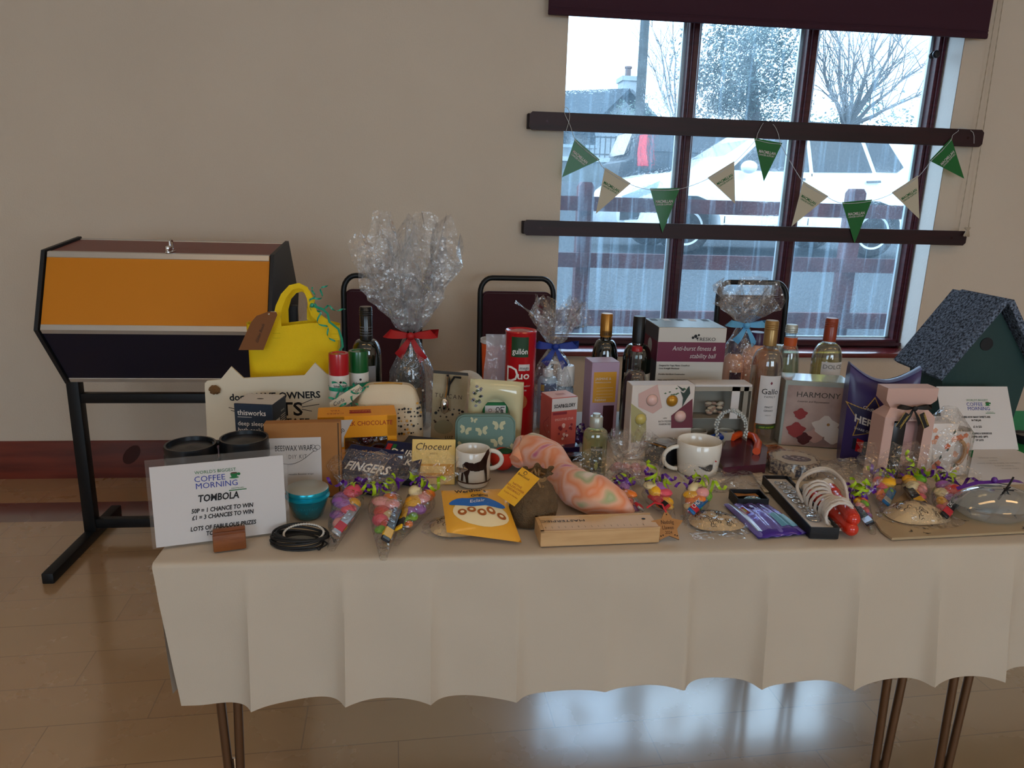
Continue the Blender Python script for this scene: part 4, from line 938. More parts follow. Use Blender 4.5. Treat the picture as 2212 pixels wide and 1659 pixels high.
# two hair spray cans tied together
m_can = mat('white_can', '#d8d4cc', .35); m_redc = mat('red_cap', '#b0101c', .25, coat=.4); m_grc = mat('green_cap', '#0a5a2a', .25, coat=.4)
def spray(px, Y, topy, capb, R, mc, label):
    X = P(px, topy, Y).x; h = P(px, topy, Y).z-CT; cb_ = P(px, capb, Y-R).z-CT; t = thing('spray_can', label, 'spray can', (X, Y, CT), 0, 'hair spray cans tied together')
    g = G(); g.lathe([(.0001, .002), (R*.9, 0), (R, .005), (R, cb_-.004), (R*.96, cb_)], m_can, 36)
    g.text('Schwarzkopf', .0062, BLACK, fn=lambda x, z: cyl(R, .25)(x, z+cb_-.028), sx=.75, bold=.02); g.disc(0, 0, .003, BLACK, fn=lambda x, z: cyl(R, .25)(x, z+cb_-.016), n=8); g.rect(-.012, cb_-.034, .012, cb_-.032, BLACK, fn=cyl(R, .25), n=4); g.build('can', t)
    g = G(); g.lathe([(R*.99, cb_-.001), (R*1.0, h-.004), (R*.96, h), (R*.7, h), (R*.66, h-.002), (.0001, h-.001)], mc, 36); g.build('cap', t); return t, h, cb_
t1, h1, c1_ = spray(731, 1.72, 762, 812, .0235, m_redc, 'white spray can with a red cap, in front of the yellow bag'); t2, h2, c2_ = spray(774, 1.765, 757, 806, .0235, m_grc, 'white spray can with a green cap, beside the dark wine bottle')
g = G(); ctr = Vector(t1.location).lerp(Vector(t2.location), .5); zr = P(731, 841, 1.70).z; q = []
d_ = (Vector(t2.location)-Vector(t1.location)); an = atan2(d_.y, d_.x)
for s_, cc in ((1, t2.location), (-1, t1.location)):
    for i in range(13): a_ = an+(-pi/2+pi*i/12)*1.0+(0 if s_ > 0 else pi); q.append((cc.x+.0248*cos(a_), cc.y+.0248*sin(a_), zr))
g.ribbon(q+[q[0]], .009, m_grn, nrm=[(-(p_[0]-ctr.x), -(p_[1]-ctr.y), 0) for p_ in q+[q[0]]])
bc = P(752, 848, 1.695)
for k in range(9): a_ = k*2.4; curl(g, bc, (cos(a_)*.8, -.5, sin(a_)*.9), 1.3, .009, .0055, m_grn, L=.032+.018*(k % 3), seed=k)
solo('green_ribbon_bow', g, 'curled green ribbon tied round the two spray cans', 'ribbon')
g = G(); Y = 1.68; loc = tuple(P(752, 880, Y)); g.prism(poly_px([(712, 870), (742, 850), (775, 830), (788, 842), (760, 868), (716, 896)], Y, loc), .0008, m_cream)
for s_, px, py in (('Curls', 733, 872), ('Curly', 773, 846)): x, z = vec((px, py), Y, loc); g.text(s_, .0095, BLACK, M=TR(x, 0, z) @ RYm(radians(-28)), shear=.3)
solo('gift_tag', g, 'slanted cream paper tag with black script, tied to the spray cans', 'tag', loc=loc)
# wine bottle left
m_grey = mat('grey_label', '#8a8c92', .6); m_bcap = mat('black_cap', '#0e0e10', .25, coat=.3)
def dress(t, R, H):
    wraplabel(t, R, H*.16, H*.53, .9, m_grey, th=-.2); wraplabel(t, .0152, H-.075, H-.045, 1.2, BLACK, lambda g, f: [g.text('MONTIGNAC ROUGE', .0028, m_grey, fn=lambda x, z, k=k: f(x, z+H-.052-.007*k)) for k in range(4)], 'neck_label')
X = P(790, 665, 1.88).x; bottle('wine_bottle', 'dark wine bottle with black screw cap beside the green-capped spray can', 'bottle', X, 1.88, P(790, 662, 1.88).z-CT, .037, m_bcap, .085, .6, .0145, dress=dress, slope=.13)
# socket on the wall
g = G(); pk = P(832, 756, D); g.box((0, -.004, -.043), (.146, .008, .086), m_cream, bev=.003)
for s_ in (-1, 1):
    g.box((s_*.036, -.0095, -.01), (.008, .003, .004), BLACK)
    for dx in (-.011, .011): g.box((s_*.036+dx, -.0095, -.024), (.007, .003, .003), BLACK)
    g.box((s_*.036, -.0105, .012), (.012, .004, .018), m_cream, bev=.001)
solo('wall_socket', g, 'cream double wall socket seen between wine bottle and wrapped bottle', 'socket', loc=(pk.x, D, pk.z))
# wrapped bottle with red bow
Y = 1.87; X = P(888, 720, Y).x; t = thing('wrapped_bottle', 'dark bottle wrapped in dotted cellophane tied with a red bow', 'gift', (X, Y, CT)); m_redbow = mat('red_satin', '#a00c14', .5)
nz_ = P(888, 722, Y).z-CT; g = G(); g.lathe([(.0001, 0), (.036, 0), (.038, .006), (.038, .13), (.03, .165), (.017, .2), (.0145, nz_+.03), (.0001, nz_+.035)], GLASSD, 30); g.rect(-.03, .04, .03, .11, mat('gold_label', '#8a6a2c', .4, metal=.5), fn=cyl(.038, 0), n=10); g.build('bottle', t)
DOT = film('dotted_film', gloss=.24, haze=.1, dots=.13, dscale=42, bump=.8, bscale=40); hw = W(838, 935, 840, Y)/2
cello(t, [(0, hw*.86, .042), (.05, hw, .048), (.15, hw*.95, .045), (.19, hw*.62, .035), (nz_-.01, .02, .018), (nz_, .012, .012)], nz_, P(880, 462, Y).z-CT, DOT, top_r=.112, seed=2, lean=(.0, 0), petals=3, nu=44)
bow(t, (0, -.02, nz_), .058, m_redbow)
# cosmetic pouch
Y = 1.70; loc = (P(840, 880, Y).x, Y, CT); m_pouch = mat('cream_canvas', '#dccdb0', .75, bump=.15, bscale=400); hw = W(766, 915, 890, Y)/2; hp = P(845, 828, Y).z-CT
t = thing('cosmetic_pouch', 'cream zipped pouch with black and gold dots behind the tea cake box', 'pouch', loc)
def fp(u, v):
    a_ = 2*pi*u; w2 = hw*(1.0-.16*v**3); hz_ = hp*(1-.17*abs(cos(a_))**3*1.2*v) ; k = sqrt(max(0, 1-v**3)); x = (abs(cos(a_))**.4)*(1 if cos(a_) > 0 else -1)*w2; y = (abs(sin(a_))**.7)*(1 if sin(a_) > 0 else -1)*(.012+.028*k)
    return Vector((x, y+.004*noise.noise(Vector((x*20, v*4, a_))), hz_*v))
g = G(); g.sheet(fp, 64, 20, m_pouch, wrap=True)
top = [fp(i/64, 1) for i in range(64)]; g.add([tuple(v) for v in top], [tuple(range(64))], m_pouch)
rnd = random.Random(3); m_gd = mat('gold_dot', '#c89436', .5)
def pf(x, z): return Vector((x, -.045+.028*(z/hp)**3+.012*(abs(x)/hw)**3, z))
for j in range(8):
    for i in range(17):
        x = -hw*.5+hw*1.42*i/16+rnd.uniform(-.002, .002); z = hp*(.30+.062*j)+rnd.uniform(-.002, .002)
        if z > hp*.56+(x+hw*.5)*.30: continue
        if rnd.random() < .35: continue
        g.disc(x, z, rnd.choice((.0016, .0022, .003)), m_gd if rnd.random() < .28 else BLACK, fn=pf, n=8)
g.text("L'OCCITANE", .006, BLACK, fn=lambda x, z: pf(x+hw*.6, z+hp*.15), bold=.02, sx=.8); g.build('body', t)
g = G(); q = [(-hw*1.0+.004, -.008, hp*.3), (-hw*.93, -.008, hp*.62), (-hw*.75, -.006, hp*.86), (-hw*.4, -.003, hp*.99), (0, -.001, hp*1.01), (hw*.4, 0, hp*.99)]; g.tube(q, .0025, mat('gold_zip', '#b88a3c', .4, metal=.4), 8); g.build('zip', t)
# tea cakes box with window
Y = 1.565; rzb = radians(7); Xb = P(773, 930, Y).x; wb_ = W(690, 858, 935, Y); hb_ = P(775, 900, Y).z-CT; m_org = mat('orange_carton', '#f0a010', .45); m_purf = mat('red_foil', '#8a1a2a', .2, metal=.7, bump=.6, bscale=120)
t = thing('tea_cake_box', 'orange milk chocolate tea cake box with a window', 'box', (Xb, Y, CT), rzb)
g = G(); db = .075; e = .0015
# shell with window cut in the front : frame strips
wx0, wx1, wz0, wz1 = -wb_*.17, wb_*.38, .006, hb_*.60
g.box((0, db, 0), (wb_, e, hb_), m_org); g.box((0, db/2, 0), (wb_, db, e), m_org); g.box((0, db/2, hb_), (wb_, db, e), m_org)
for x in (-wb_/2, wb_/2): g.box((x, db/2, 0), (e, db, hb_), m_org)
g.box((0, 0, wz1), (wb_, e, hb_-wz1), m_org); g.box((0, 0, 0), (wb_, e, wz0), m_org); g.box(((-wb_/2+wx0)/2, 0, 0), (wx0+wb_/2, e, hb_), m_org); g.box(((wx1+wb_/2)/2, 0, 0), (wb_/2-wx1, e, hb_), m_org)
F_ = TR(0, -e/2, 0); g.text('MILK CHOCOLATE', .0105, mat('print_red', '#a01c14', .6), M=F_ @ TR(wb_*.13, 0, hb_-.02), sx=.88)
g.poly([(-wb_*.46, hb_*.42), (-wb_*.28, hb_*.95), (-wb_*.06, hb_*.95), (-wb_*.18, hb_*.62), (-wb_*.18, hb_*.42)], m_card, F_); g.text('100', .009, BLACK, M=F_ @ TR(-wb_*.2, -.0006, hb_*.7) @ RYm(-.6)); g.text('UNNOCK', .006, mat('print_red', '#a01c14'), M=F_ @ TR(-wb_*.34, -.0006, hb_*.62) @ RYm(-.6))
Tm = TR(0, 0, hb_+e) @ RXm(-pi/2); g.text('TEA', .009, mat('print_red', '#a01c14'), M=Tm @ TR(-wb_*.28, 0, db*.65) @ RYm(pi)); g.text('CAKES', .009, mat('print_red', '#a01c14'), M=Tm @ TR(-wb_*.28, 0, db*.35) @ RYm(pi)); g.rect(-wb_*.1, db*.25, wb_*.18, db*.6, mat('print_red', '#a01c14'), Tm); g.text("TUNNOCK'S", .009, m_org, M=Tm @ TR(wb_*.04, -.0006, db*.5) @ RYm(pi), sx=.7)
g.build('carton', t)
g = G(); g.rect(wx0, wz0, wx1, wz1, FILM, TR(0, 0, 0)); g.build('window_film', t)
Mb = TR(Xb, Y, CT) @ RZ(rzb)
for i, (fx, fz_) in enumerate(((-.02, .66), (.32, .66), (-.03, .2), (.27, .2), (.12, .45))):
    tt = thing('foil_tea_cake', 'foil tea cake', 'tea cake', None, M=Mb @ TR(wb_*fx, .028 if i < 4 else .05, max(.02, hb_*fz_)), group='red and silver foil tea cakes inside the orange box')
    tt['label'] = 'red and silver foil-wrapped tea cake behind the window of the orange box'
    g = G(); g.lathe([(.0001, .016), (.008, .0155), (.015, .011), (.0185, .002), (.018, -.006), (.0001, -.007)], m_purf, 20, RXm(pi/2)); g.lathe([(.0185, 0), (.0215, -.003), (.018, -.0075)], m_bars['silver'], 14, RXm(pi/2), smooth=False)
    for k in range(7): a_ = k*.9; g.ribbon([(.009*cos(a_+s_*.2), -.0152, .009*sin(a_+s_*.2)) for s_ in range(3)], .0014, m_bars['silver'], nrm=(0, 1, 0))
    g.build('foil_wrapper', tt)
# beeswax box
Y = 1.40; wz_ = W(573, 737, 1000, Y); Xz = P(655, 1000, Y).x; hz_ = P(690, 917, Y).z-CT
def fr(g, M, w, h):
    x1 = vec((692, 950), Y, (Xz, 0, CT))[0]; zt = P(690, 948, Y).z-CT; g.rect(x1-.105, .012, x1, zt, m_card, M, eps=.0006)
    M2 = M @ TR(0, -.0006, 0); g.text('BEESWAX WRAP', .0115, BLACK, M=M2 @ TR(x1-.052, 0, zt-.026), sx=.6); g.text('DIY KIT', .0085, mat('print_grey', '#6a6a6a'), M=M2 @ TR(x1-.045, 0, zt-.042), sx=.7, sp=1.3)
    q = [(x1-.085+.0012*i, 0, zt-.048-.012*sin(i/55*pi)+.0003*i) for i in range(0, 61, 3)]; g.ribbon([(x, -.0008, z) for x, _, z in q], .0008, BLACK, nrm=(0, 1, 0), M=M2)
    for dx, dz, rr in ((0, 0, .0035), (-.004, .006, .004), (.005, .0045, .0045)): g.ribbon([(x1-.012+dx+rr*cos(a_)*1.2, -.0008, zt-.025+dz+rr*sin(a_)) for a_ in [i/10*2*pi for i in range(11)]], .0007, BLACK, nrm=(0, 1, 0), M=M2)
    g.text('reusable Beeswax wraps', .0035, BLACK, M=M2 @ TR(x1-.04, 0, zt-.075), shear=.2)
    g.rect(w*.46, .002, w*.475, h-.002, mat('carton_gap', '#4a3420', .8), M)
carton('beeswax_wrap_box', 'brown cardboard beeswax wrap kit box with a white label', Xz, Y, wz_, .03, hz_, m_kraft, rz=radians(4), front=fr, lean=radians(5))
# teal jar
p = T(665, 1128); R = W(620, 711, 1080, p.y+.04)/2; Y = p.y+R*.8; X = P(665, 1080, Y).x; ht = P(665, 1052, Y).z-CT; m_teal = mat('teal_lacquer', '#0c5c64', .18, coat=.6); m_tealm = mat('teal_rim', '#1ba0b4', .25, metal=.5); m_silv = mat('silver_lid', '#b4b8b0', .35, metal=.5)
t = thing('hair_mask_jar', 'round teal cosmetic jar with a silver lid behind the black bracelet', 'jar', (X, Y, CT))
g = G(); g.lathe([(.0001, 0), (R*.62, 0), (R*.72, .004), (R*.97, ht*.62), (R*.96, ht*.68)], m_teal, 44); f = lambda x, z: Vector(((R*.86)*sin(x/R+.15), -(R*.80+z*.3)*cos(x/R+.15)-.0012, z)); g.build('body', t)
g = G(); fl_ = lambda zoff: (lambda x, z: Vector((sin(x/R+.1)*(R*.72+(z+zoff-.004)/(ht*.62-.004)*R*.25+.0008), -cos(x/R+.1)*(R*.72+(z+zoff-.004)/(ht*.62-.004)*R*.25+.0008), z+zoff)))
g.text('KÉRASTASE', .0058, m_tealm, fn=fl_(ht*.40), sp=1.15); g.text('K', .0075, m_tealm, fn=fl_(ht*.24)); g.text('MASQUE THERAPISTE', .0022, m_tealm, fn=fl_(ht*.16)); g.build('lettering', t)
g = G(); g.lathe([(R*.96, ht*.66), (R*1.04, ht*.70), (R*1.05, ht*.74), (R*.94, ht*.78), (R*.96, ht*.83), (R*1.0, ht*.86), (R, ht*.97), (R*.985, ht*.985)], m_tealm, 44); g.build('rim', t)
g = G(); g.lathe([(R*.985, ht*.985), (R*.96, ht), (.0001, ht+.0015)], m_silv, 44); g.build('lid', t)
# cord bracelet
p = T(648, 1172); t = thing('cord_bracelet', 'black cord bracelet with a white braid lying at the table edge', 'bracelet', (p.x, p.y, CT), -.1); m_cd = mat('black_cord', '#121214', .6)
g = G()
for k in range(7):
    rr = .036+.0022*(k % 4); g.tube([(rr*1.15*cos(a_)-.004*sin(a_*2+k), rr*.62*sin(a_)+.002*k-.006, .004+.0022*k+.004*sin(a_+k)) for a_ in [i/30*2*pi for i in range(30)]], .0022, m_cd, 6, closed=True)
for k in (0, 1): g.tube([(.04, -.004, .008), (.052, .006-.02*k, .012-.006*k), (.06-.02*k, .002-.03*k, .003)], .0016, m_cd, 6); g.ball((.06-.02*k, .002-.03*k, .004), .0035, m_cd, n=8)
g.build('cords', t); g = G(); g.tube([(.034*cos(a_)+.006, .024*sin(a_)+.004, .016+.006*sin(a_)) for a_ in [i/90*2*pi for i in range(90)]], [.0022 if i % 2 else .0012 for i in range(90)], mat('white_braid', '#c8c4bc', .7), 6, closed=True); g.build('braid', t)
# chocolate boxes
m_nb = mat('navy_choc', '#0e1a44', .35); m_brn = mat('choc_brown', '#5a2a18', .35, coat=.3)
def slab_(name, label, pc, w, d, h, m, rz, tilt, top, cat='chocolate box', lift=0, roll=0):
    """flat box; pc = pixel of centre of its base"""
    p = T(*pc); g = G(); g.box((0, 0, 0), (w, d, h), m, bev=.0012, seg=1); top(g, TR(0, -d/2, h) @ RXm(-pi/2), w, d)
    z_ = CT+lift+abs(sin(tilt))*d/2+abs(sin(roll))*w/2
    return solo(name, g, label, cat, M=TR(p.x, p.y, z_) @ RZ(rz) @ RXm(tilt) @ RYm(roll))
def tp(g, M, w, d):
    g.text('FINGERS', .021, WHITE, M=M @ TR(w*.0, 0, d*.40), bold=0.028, shear=.15, sx=.9); g.text('milk chocolate', .006, mat('gold_print', '#b08a4a'), M=M @ TR(-w*.05, 0, d*.85))
    for k in range(4): g.rect(-w*.3+.01*k, d*(.08+.07*k), w*.2+.01*k, d*(.11+.07*k), m_brn, M)
slab_('biscuit_box', 'navy chocolate fingers box with white lettering beside the cardboard box', (800, 1050), .125, .105, .018, m_nb, radians(-24), radians(34), tp)
def tp(g, M, w, d):
    g.text('DAIRY', .017, WHITE, M=M @ TR(w*.05, 0, d*.62), bold=0.022, shear=.1); g.text('MILK', .017, WHITE, M=M @ TR(w*.05, 0, d*.38), bold=0.022, shear=.1)
    g.rect(-w*.45, d*.55, -w*.33, d*.9, m_redc, M); g.rect(-w*.31, d*.55, -w*.22, d*.9, C_GREEN, M)
slab_('biscuit_box', 'navy chocolate box with bluish white lettering behind the cellophane cones', (868, 1030), .095, .10, .02, m_nb, radians(-22), radians(30), tp)
def tp(g, M, w, d):
    g.text('FEVER', .012, mat('foil_print', '#8aa0c0', .3, metal=.3), M=M @ TR(0, 0, d*.55), bold=.02); g.text('TREE', .009, mat('foil_print', '#8aa0c0'), M=M @ TR(0, 0, d*.38))
    for k in range(9): g.disc(-w*.42+w*.1*k, d*(.25+.5*((k*37) % 10)/10), .0013, WHITE, M, n=6)
slab_('navy_gift_box', 'dark navy lidded gift box with silver specks behind the pale chocolate packet', (925, 1000), .125, .1, .032, mat('navy_gift', '#0c1430', .35), radians(-18), radians(8), tp)
# pale yellow chocolate packet
Y = 1.49; m_chc = mat('pale_gold_packet', '#e8c878', .4); Xc = P(935, 990, Y).x
def fr(g, M, w, h):
    g.rect(-w*.47, h*.18, w*.47, h*.45, mat('packet_amber', '#dca032', .4), M); g.rect(-w*.3, h*.25, w*.28, h*.4, mat('packet_biscuit', '#efcf86', .4), M, eps=.0008); g.text('Choceur', .0155, mat('print_darkbrown', '#3a2418'), M=M @ TR(-w*.02, 0, h*.76), shear=.25, sx=1.0)
    g.text('WHITE', .004, mat('print_gold', '#a07a3a'), M=M @ TR(0, 0, h*.66)); g.rect(-w*.2, h*.14, w*.08, h*.17, m_redc, M, eps=.0009); g.rect(w*.08, h*.14, w*.2, h*.17, C_GREEN, M, eps=.0009); g.rect(-w*.28, h*.13, -w*.2, h*.18, WHITE, M, eps=.0009)
carton('chocolate_packet', 'pale gold chocolate packet leaning behind the cones, left of the horse mug', Xc, Y-.03, W(888, 982, 990, Y), .014, .096, m_chc, rz=radians(-3), front=fr, lean=radians(28), cat='chocolate')
# horse mug
def mug(name, label, px, base, x0, x1, topy, m, hside=1, draw=None, hz=(.25, .85), rz=0, taper=.97):
    p = T(px, base); R = W(x0, x1, (topy+base)/2, p.y+.04)/2; Y = p.y+R; X = P((x0+x1)/2, topy, Y).x; h = P((x0+x1)/2, topy, Y).z-CT
    t = thing(name, label, 'mug', (X, Y, CT)); g = G(); rb = R*taper
    g.lathe([(.0001, .001), (rb*.86, 0), (rb*.93, .003), (rb*.96, .012), (R*.99, h*.6), (R, h-.002), (R-.0015, h), (R-.003, h-.002), (R-.004, h*.6), (rb*.9, .01), (.0001, .007)], m, 44)
    if draw: draw(g, R, h)
    g.build('cup', t); g = G(); z1, z0 = h*hz[1], h*hz[0]; q = []
    for i in range(15): a_ = -pi/2+pi*i/14; q.append((hside*(R*.97+abs((z1-z0)*.62)*cos(a_)), 0, (z0+z1)/2+(z1-z0)/2*sin(a_)))
    g.tube(q, .0048, m, 10, M=RZ(rz)); g.build('handle', t); return t
m_bone = mat('white_china', '#e4e0d6', .15, coat=.5); m_hbr = mat('dark_brown_glaze', '#2a1616', .2, coat=.4)
def horse(g, R, h):
    f = cyl(R*.985, .15, .0012); b = lambda x, z: f(x, z+.012)
    S_ = 1.25
    pts = [(-.030, .030), (-.032, .040), (-.024, .048), (-.005, .046), (.008, .050), (.018, .062), (.024, .070), (.031, .072), (.036, .062), (.030, .056), (.026, .048), (.024, .036), (.026, .020), (.027, .002), (.022, .002), (.020, .018), (.017, .030), (.0, .028), (-.014, .030), (-.018, .018), (-.017, .002), (-.022, .002), (-.025, .016), (-.029, .024), (-.03, .004), (-.036, .004), (-.034, .022)]
    def ff(x, z): return b(x*.95, z)
    cpoly(g, pts, m_hbr, ff)
    cpoly(g, [(-.026, .034), (-.052, .03), (-.055, .0), (-.046, .0), (-.043, .02), (-.028, .026)], m_hbr, ff)
    g.rect(-.06, 0, .045, .003, mat('glaze_ground', '#4a3428', .3), fn=ff, n=10)
mug('horse_mug', 'white china mug with a dark brown horse, rightwards handle, beside the burlap pouch', 1028, 1058, 985, 1060, 968, m_bone, 1, horse, (.42, .93))
# card, scoop and frame behind
Y = 1.74; loc = (P(972, 880, Y).x, Y, CT); m_card2 = mat('beige_card', '#a8987c', .6, c2='#988868', vscale=20)
t = thing('gift_bag', 'beige printed gift card bag with black ribbon and a silver scoop', 'gift bag', loc)
g = G(); pts = poly_px([(930, 955), (936, 806), (1012, 812), (1000, 955)], Y, loc); pts[0] = (pts[0][0], 0); pts[-1] = (pts[-1][0], 0); g.prism(pts, .03, m_card2, side=mat('black_card_edge', '#1a1814', .6))
ptext(g, 'TUSCAN', 968, 860, .011, Y, loc, m=mat('print_darkbrown', '#3a2418'), sp=1.4, sx=.9, rot=radians(6))
ptext(g, 'LUZ', 970, 948, .008, Y, loc, m=BLACK)
rnd = random.Random(8)
for k in range(26): px, py = rnd.uniform(934, 1000), rnd.uniform(880, 925); x, z = vec((px, py), Y, loc); g.disc(x, z, rnd.uniform(.001, .004), BLACK if k % 2 else mat('print_darkbrown', '#3a2418'), n=7)
g.disc(*vec((958, 922), Y, loc), .018, mat('print_khaki', '#8a8468'), n=16, sx=1.3, eps=.001); g.build('bag', t)
g = G(); A = vec((967, 808), Y, loc); B = vec((995, 815), Y, loc); g.tube([(A[0], -.006, A[1]), (A[0]+.004, -.012, A[1]-.02), (A[0], -.008, A[1]-.05)], .0035, m_cd, 6); g.tube([(A[0], -.01, A[1]-.03), ((A[0]+B[0])/2, -.014, A[1]-.004), (B[0], -.004, B[1])], .003, m_cd, 6); g.build('ribbon', t)
g = G(); sx_, sz_ = vec((960, 858), Y, loc); g.tube([(sx_+.008, -.010, sz_+.055), (sx_+.006, -.012, sz_+.02), (sx_+.002, -.012, sz_)], .003, m_chr, 8); g.lathe([(.0001, 0), (.0075, .006), (.0105, .02), (.0095, .034), (.004, .04)], m_chr, 20, TR(sx_, -.018, sz_-.038)); g.build('scoop', t)
g = G(); Y = 1.84; loc = (P(1008, 850, Y).x, Y, CT); hh = P(1008, 800, Y).z-CT; g.lathe([(.0001, 0), (.03, .001), (.046, .008), (.048, .01), (.03, .005), (.0001, .004)], m_bone, 36, TR(0, 0, hh-.048) @ RXm(pi/2-.15)); g.lathe([(.03, 0), (.03, .006), (.012, hh-.06), (.0001, hh-.055)], m_bone, 20)
solo('white_dish', g, 'white dish standing on edge behind the ceramic photo frame', 'dish', loc=loc)
# ceramic photo frame
Y = 1.63; loc = (P(1068, 890, Y).x, Y, CT); m_cer = mat('cream_ceramic', '#cfc8a0', .12, coat=.8); t = thing('photo_frame', 'glossy cream ceramic photo frame with an oval opening and grey flowers', 'photo frame', loc)
cn = [vec(p_, Y, loc) for p_ in ((1006, 958), (1016, 819), (1134, 827), (1124, 965))]; cn[0] = (cn[0][0], 0.0); cn[3] = (cn[3][0], 0.0)
def quadp(s_, q): a_ = [cn[0][i]*(1-s_)+cn[3][i]*s_ for i in (0, 1)]; b = [cn[1][i]*(1-s_)+cn[2][i]*s_ for i in (0, 1)]; return (a_[0]*(1-q)+b[0]*q, a_[1]*(1-q)+b[1]*q)
def ring(u, v):
    a_ = 2*pi*u; ca, sa = cos(a_), sin(a_); k = (abs(ca)**9+abs(sa)**9)**(-1/9); ov = (.5+.28*ca, .47+.30*sa); ou = (.5+.5*ca*k, .5+.5*sa*k)
    s_ = ov[0]+(ou[0]-ov[0])*v; q = ov[1]+(ou[1]-ov[1])*v; x, z = quadp(s_, q); return Vector((x, .008-.016*sin(pi*min(1, max(0, v*.9+.1)))**.6, max(z, 0.0)))
g = G(); g.sheet(ring, 64, 10, m_cer, wrap=True); g.prism([quadp(.01, .0), quadp(.01, .99), quadp(.99, .99), quadp(.99, 0)], .006, m_cer, M=TR(0, .009, 0))
m_gf = mat('grey_flower', '#8a8890', .4)
for k in range(14):
    a_ = k*.9; s0, q0 = .14+.05*cos(a_)*(1+k % 3*.4), .80+.07*sin(a_)*(1+k % 3*.4); x, z = quadp(s0, q0); g.poly([(x-.004, z), (x+.001*cos(a_), z+.0045), (x+.005, z+.001), (x, z-.003)], m_gf if k % 3 else mat('leaf_green_grey', '#5c6850', .5), M=TR(0, -.0095, 0))
g.build('frame', t)
g = G(); x, z = quadp(.5, .5); g.box((x, .006, z-.04), (.058, .002, .078), C_GREEN); g.box((x, .0045, z-.037), (.048, .0015, .068), m_card)
g.text("Let's do", .0095, BLACK, M=TR(x+.012, .0037, z+.028) @ RYm(pi/2), al='l', bold=0.022); g.text('Coffee', .0095, BLACK, M=TR(x+.001, .0037, z+.028) @ RYm(pi/2), al='l', bold=0.022); g.disc(x-.012, z+.02, .004, mat('print_maroon', '#6a2030'), M=TR(0, .0037, 0)); g.disc(x-.012, z+.02, .003, m_card, M=TR(0, .0034, 0)); g.build('coffee_card', t)['label'] = 'white card with green border inside the frame'
# butterfly tin
Y = 1.545; loc = (P(1050, 935, Y).x, Y, CT); m_sage = mat('sage_tin', '#5e7c72', .4); m_bf = mat('butterfly_cream', '#b8b894', .5)
w_, h_ = W(985, 1116, 935, Y), P(1050, 900, Y).z-CT
g = G(); bm = bmesh.new(); vs = [bm.verts.new((x, 0, z)) for x, z in rrect(-w_/2, 0, w_/2, h_, .022, 6)]; f_ = bm.faces.new(vs); r = bmesh.ops.extrude_face_region(bm, geom=[f_])
for v in r['geom']:
    if isinstance(v, bmesh.types.BMVert): v.co.y += .03
bmesh.ops.bevel(bm, geom=[e_ for e_ in bm.edges if abs(e_.verts[0].co.y-e_.verts[1].co.y) < .001 and e_.verts[0].co.y < .01], offset=.004, segments=3, affect='EDGES'); g.bm(bm, m_sage)
for fx, fz_, s_, r_a in ((-.34, .72, 1, .3), (-.06, .70, 1.05, -.2), (.22, .80, 1.1, 0), (.2, .5, 1.1, -.3), (-.40, .42, .9, .5), (-.2, .34, .95, .6), (.42, .38, .8, -.7), (.08, .16, .9, .3), (-.2, .9, .6, .2)):
    M = TR(w_*fx, 0, h_*fz_) @ RYm(r_a) @ Matrix.Scale(s_, 4)
    for sg in (-1, 1): g.poly([(0, 0), (sg*.004, .008), (sg*.012, .010), (sg*.0135, .004), (sg*.008, .0), (sg*.010, -.006), (sg*.005, -.009), (0, -.003)][::sg], m_bf, M)
    g.rect(-.0007, -.006, .0007, .006, m_sage, M, eps=.0014)
solo('butterfly_tin', g, 'sage green rounded tin with cream butterflies standing before the photo frame', 'tin', M=TR(*loc) @ RXm(radians(-9)))
# orange paper cup, clear packet, red biscuit tube
Y = 1.93; X = P(1065, 735, Y).x; h_ = P(1065, 731, Y).z-CT; R = .031; t = thing('paper_tub', 'orange tub with a white rim partly hidden behind the red biscuit tube', 'tub', (X, Y, CT)); g = G(); g.lathe([(.0001, 0), (R*.72, 0), (R*.98, h_-.012)], mat('orange_tub', '#e2561c', .5), 36); g.build('body', t)
g = G(); g.lathe([(R*.98, h_-.012), (R*1.08, h_-.01), (R*1.08, h_), (R, h_), (R*.96, h_-.02)], m_card, 36); g.build('rim', t)
Y = 1.86; loc = (P(1072, 790, Y).x, Y, CT); g = G(); PK = film('cloudy_packet', '#f0e8e8', gloss=.2, haze=.35, bump=.7, bscale=30); pts = poly_px([(1046, 850), (1054, 722), (1092, 720), (1100, 850)], Y, loc); pts[0] = (pts[0][0], 0); pts[3] = (pts[3][0], 0)
t = thing('snack_packet', 'clear packet with whitish edges and brown pieces, left of the biscuit tube', 'packet', loc)
def fk(u, v): x = pts[0][0]*(1-u)+pts[3][0]*u; return Vector((x+.003*sin(v*9), -.012*sin(pi*u)*sin(pi*min(1, v+.1))+.003*noise.noise(Vector((u*5, v*6, 1))), v*pts[1][1]))
g.sheet(fk, 10, 16, PK, smooth=False); g.sheet(lambda u, v: Vector((fk(u, v).x, -fk(u, v).y+.002, fk(u, v).z)), 10, 16, PK, smooth=False); g.build('film', t)
g = G(); rnd = random.Random(4)
for k in range(16): g.ball((rnd.uniform(-.014, .014), 0, .012+rnd.random()*.10), .008, m_brn if k % 2 else mat('nut', '#a8744c', .6), n=8, sc=(1, .7, 1))
g.build('contents', t)['kind'] = 'stuff'
Y = 1.80; R = W(1090, 1156, 800, Y)/2; X = P(1123, 800, Y).x; h_ = P(1122, 712, Y).z-CT; m_rt = mat('red_wrapper', '#b4121c', .25, coat=.5, bump=.1, bscale=30); t = thing('biscuit_tube', 'tall glossy red biscuit tube with a green square and white lettering', 'biscuits', (X, Y, CT))
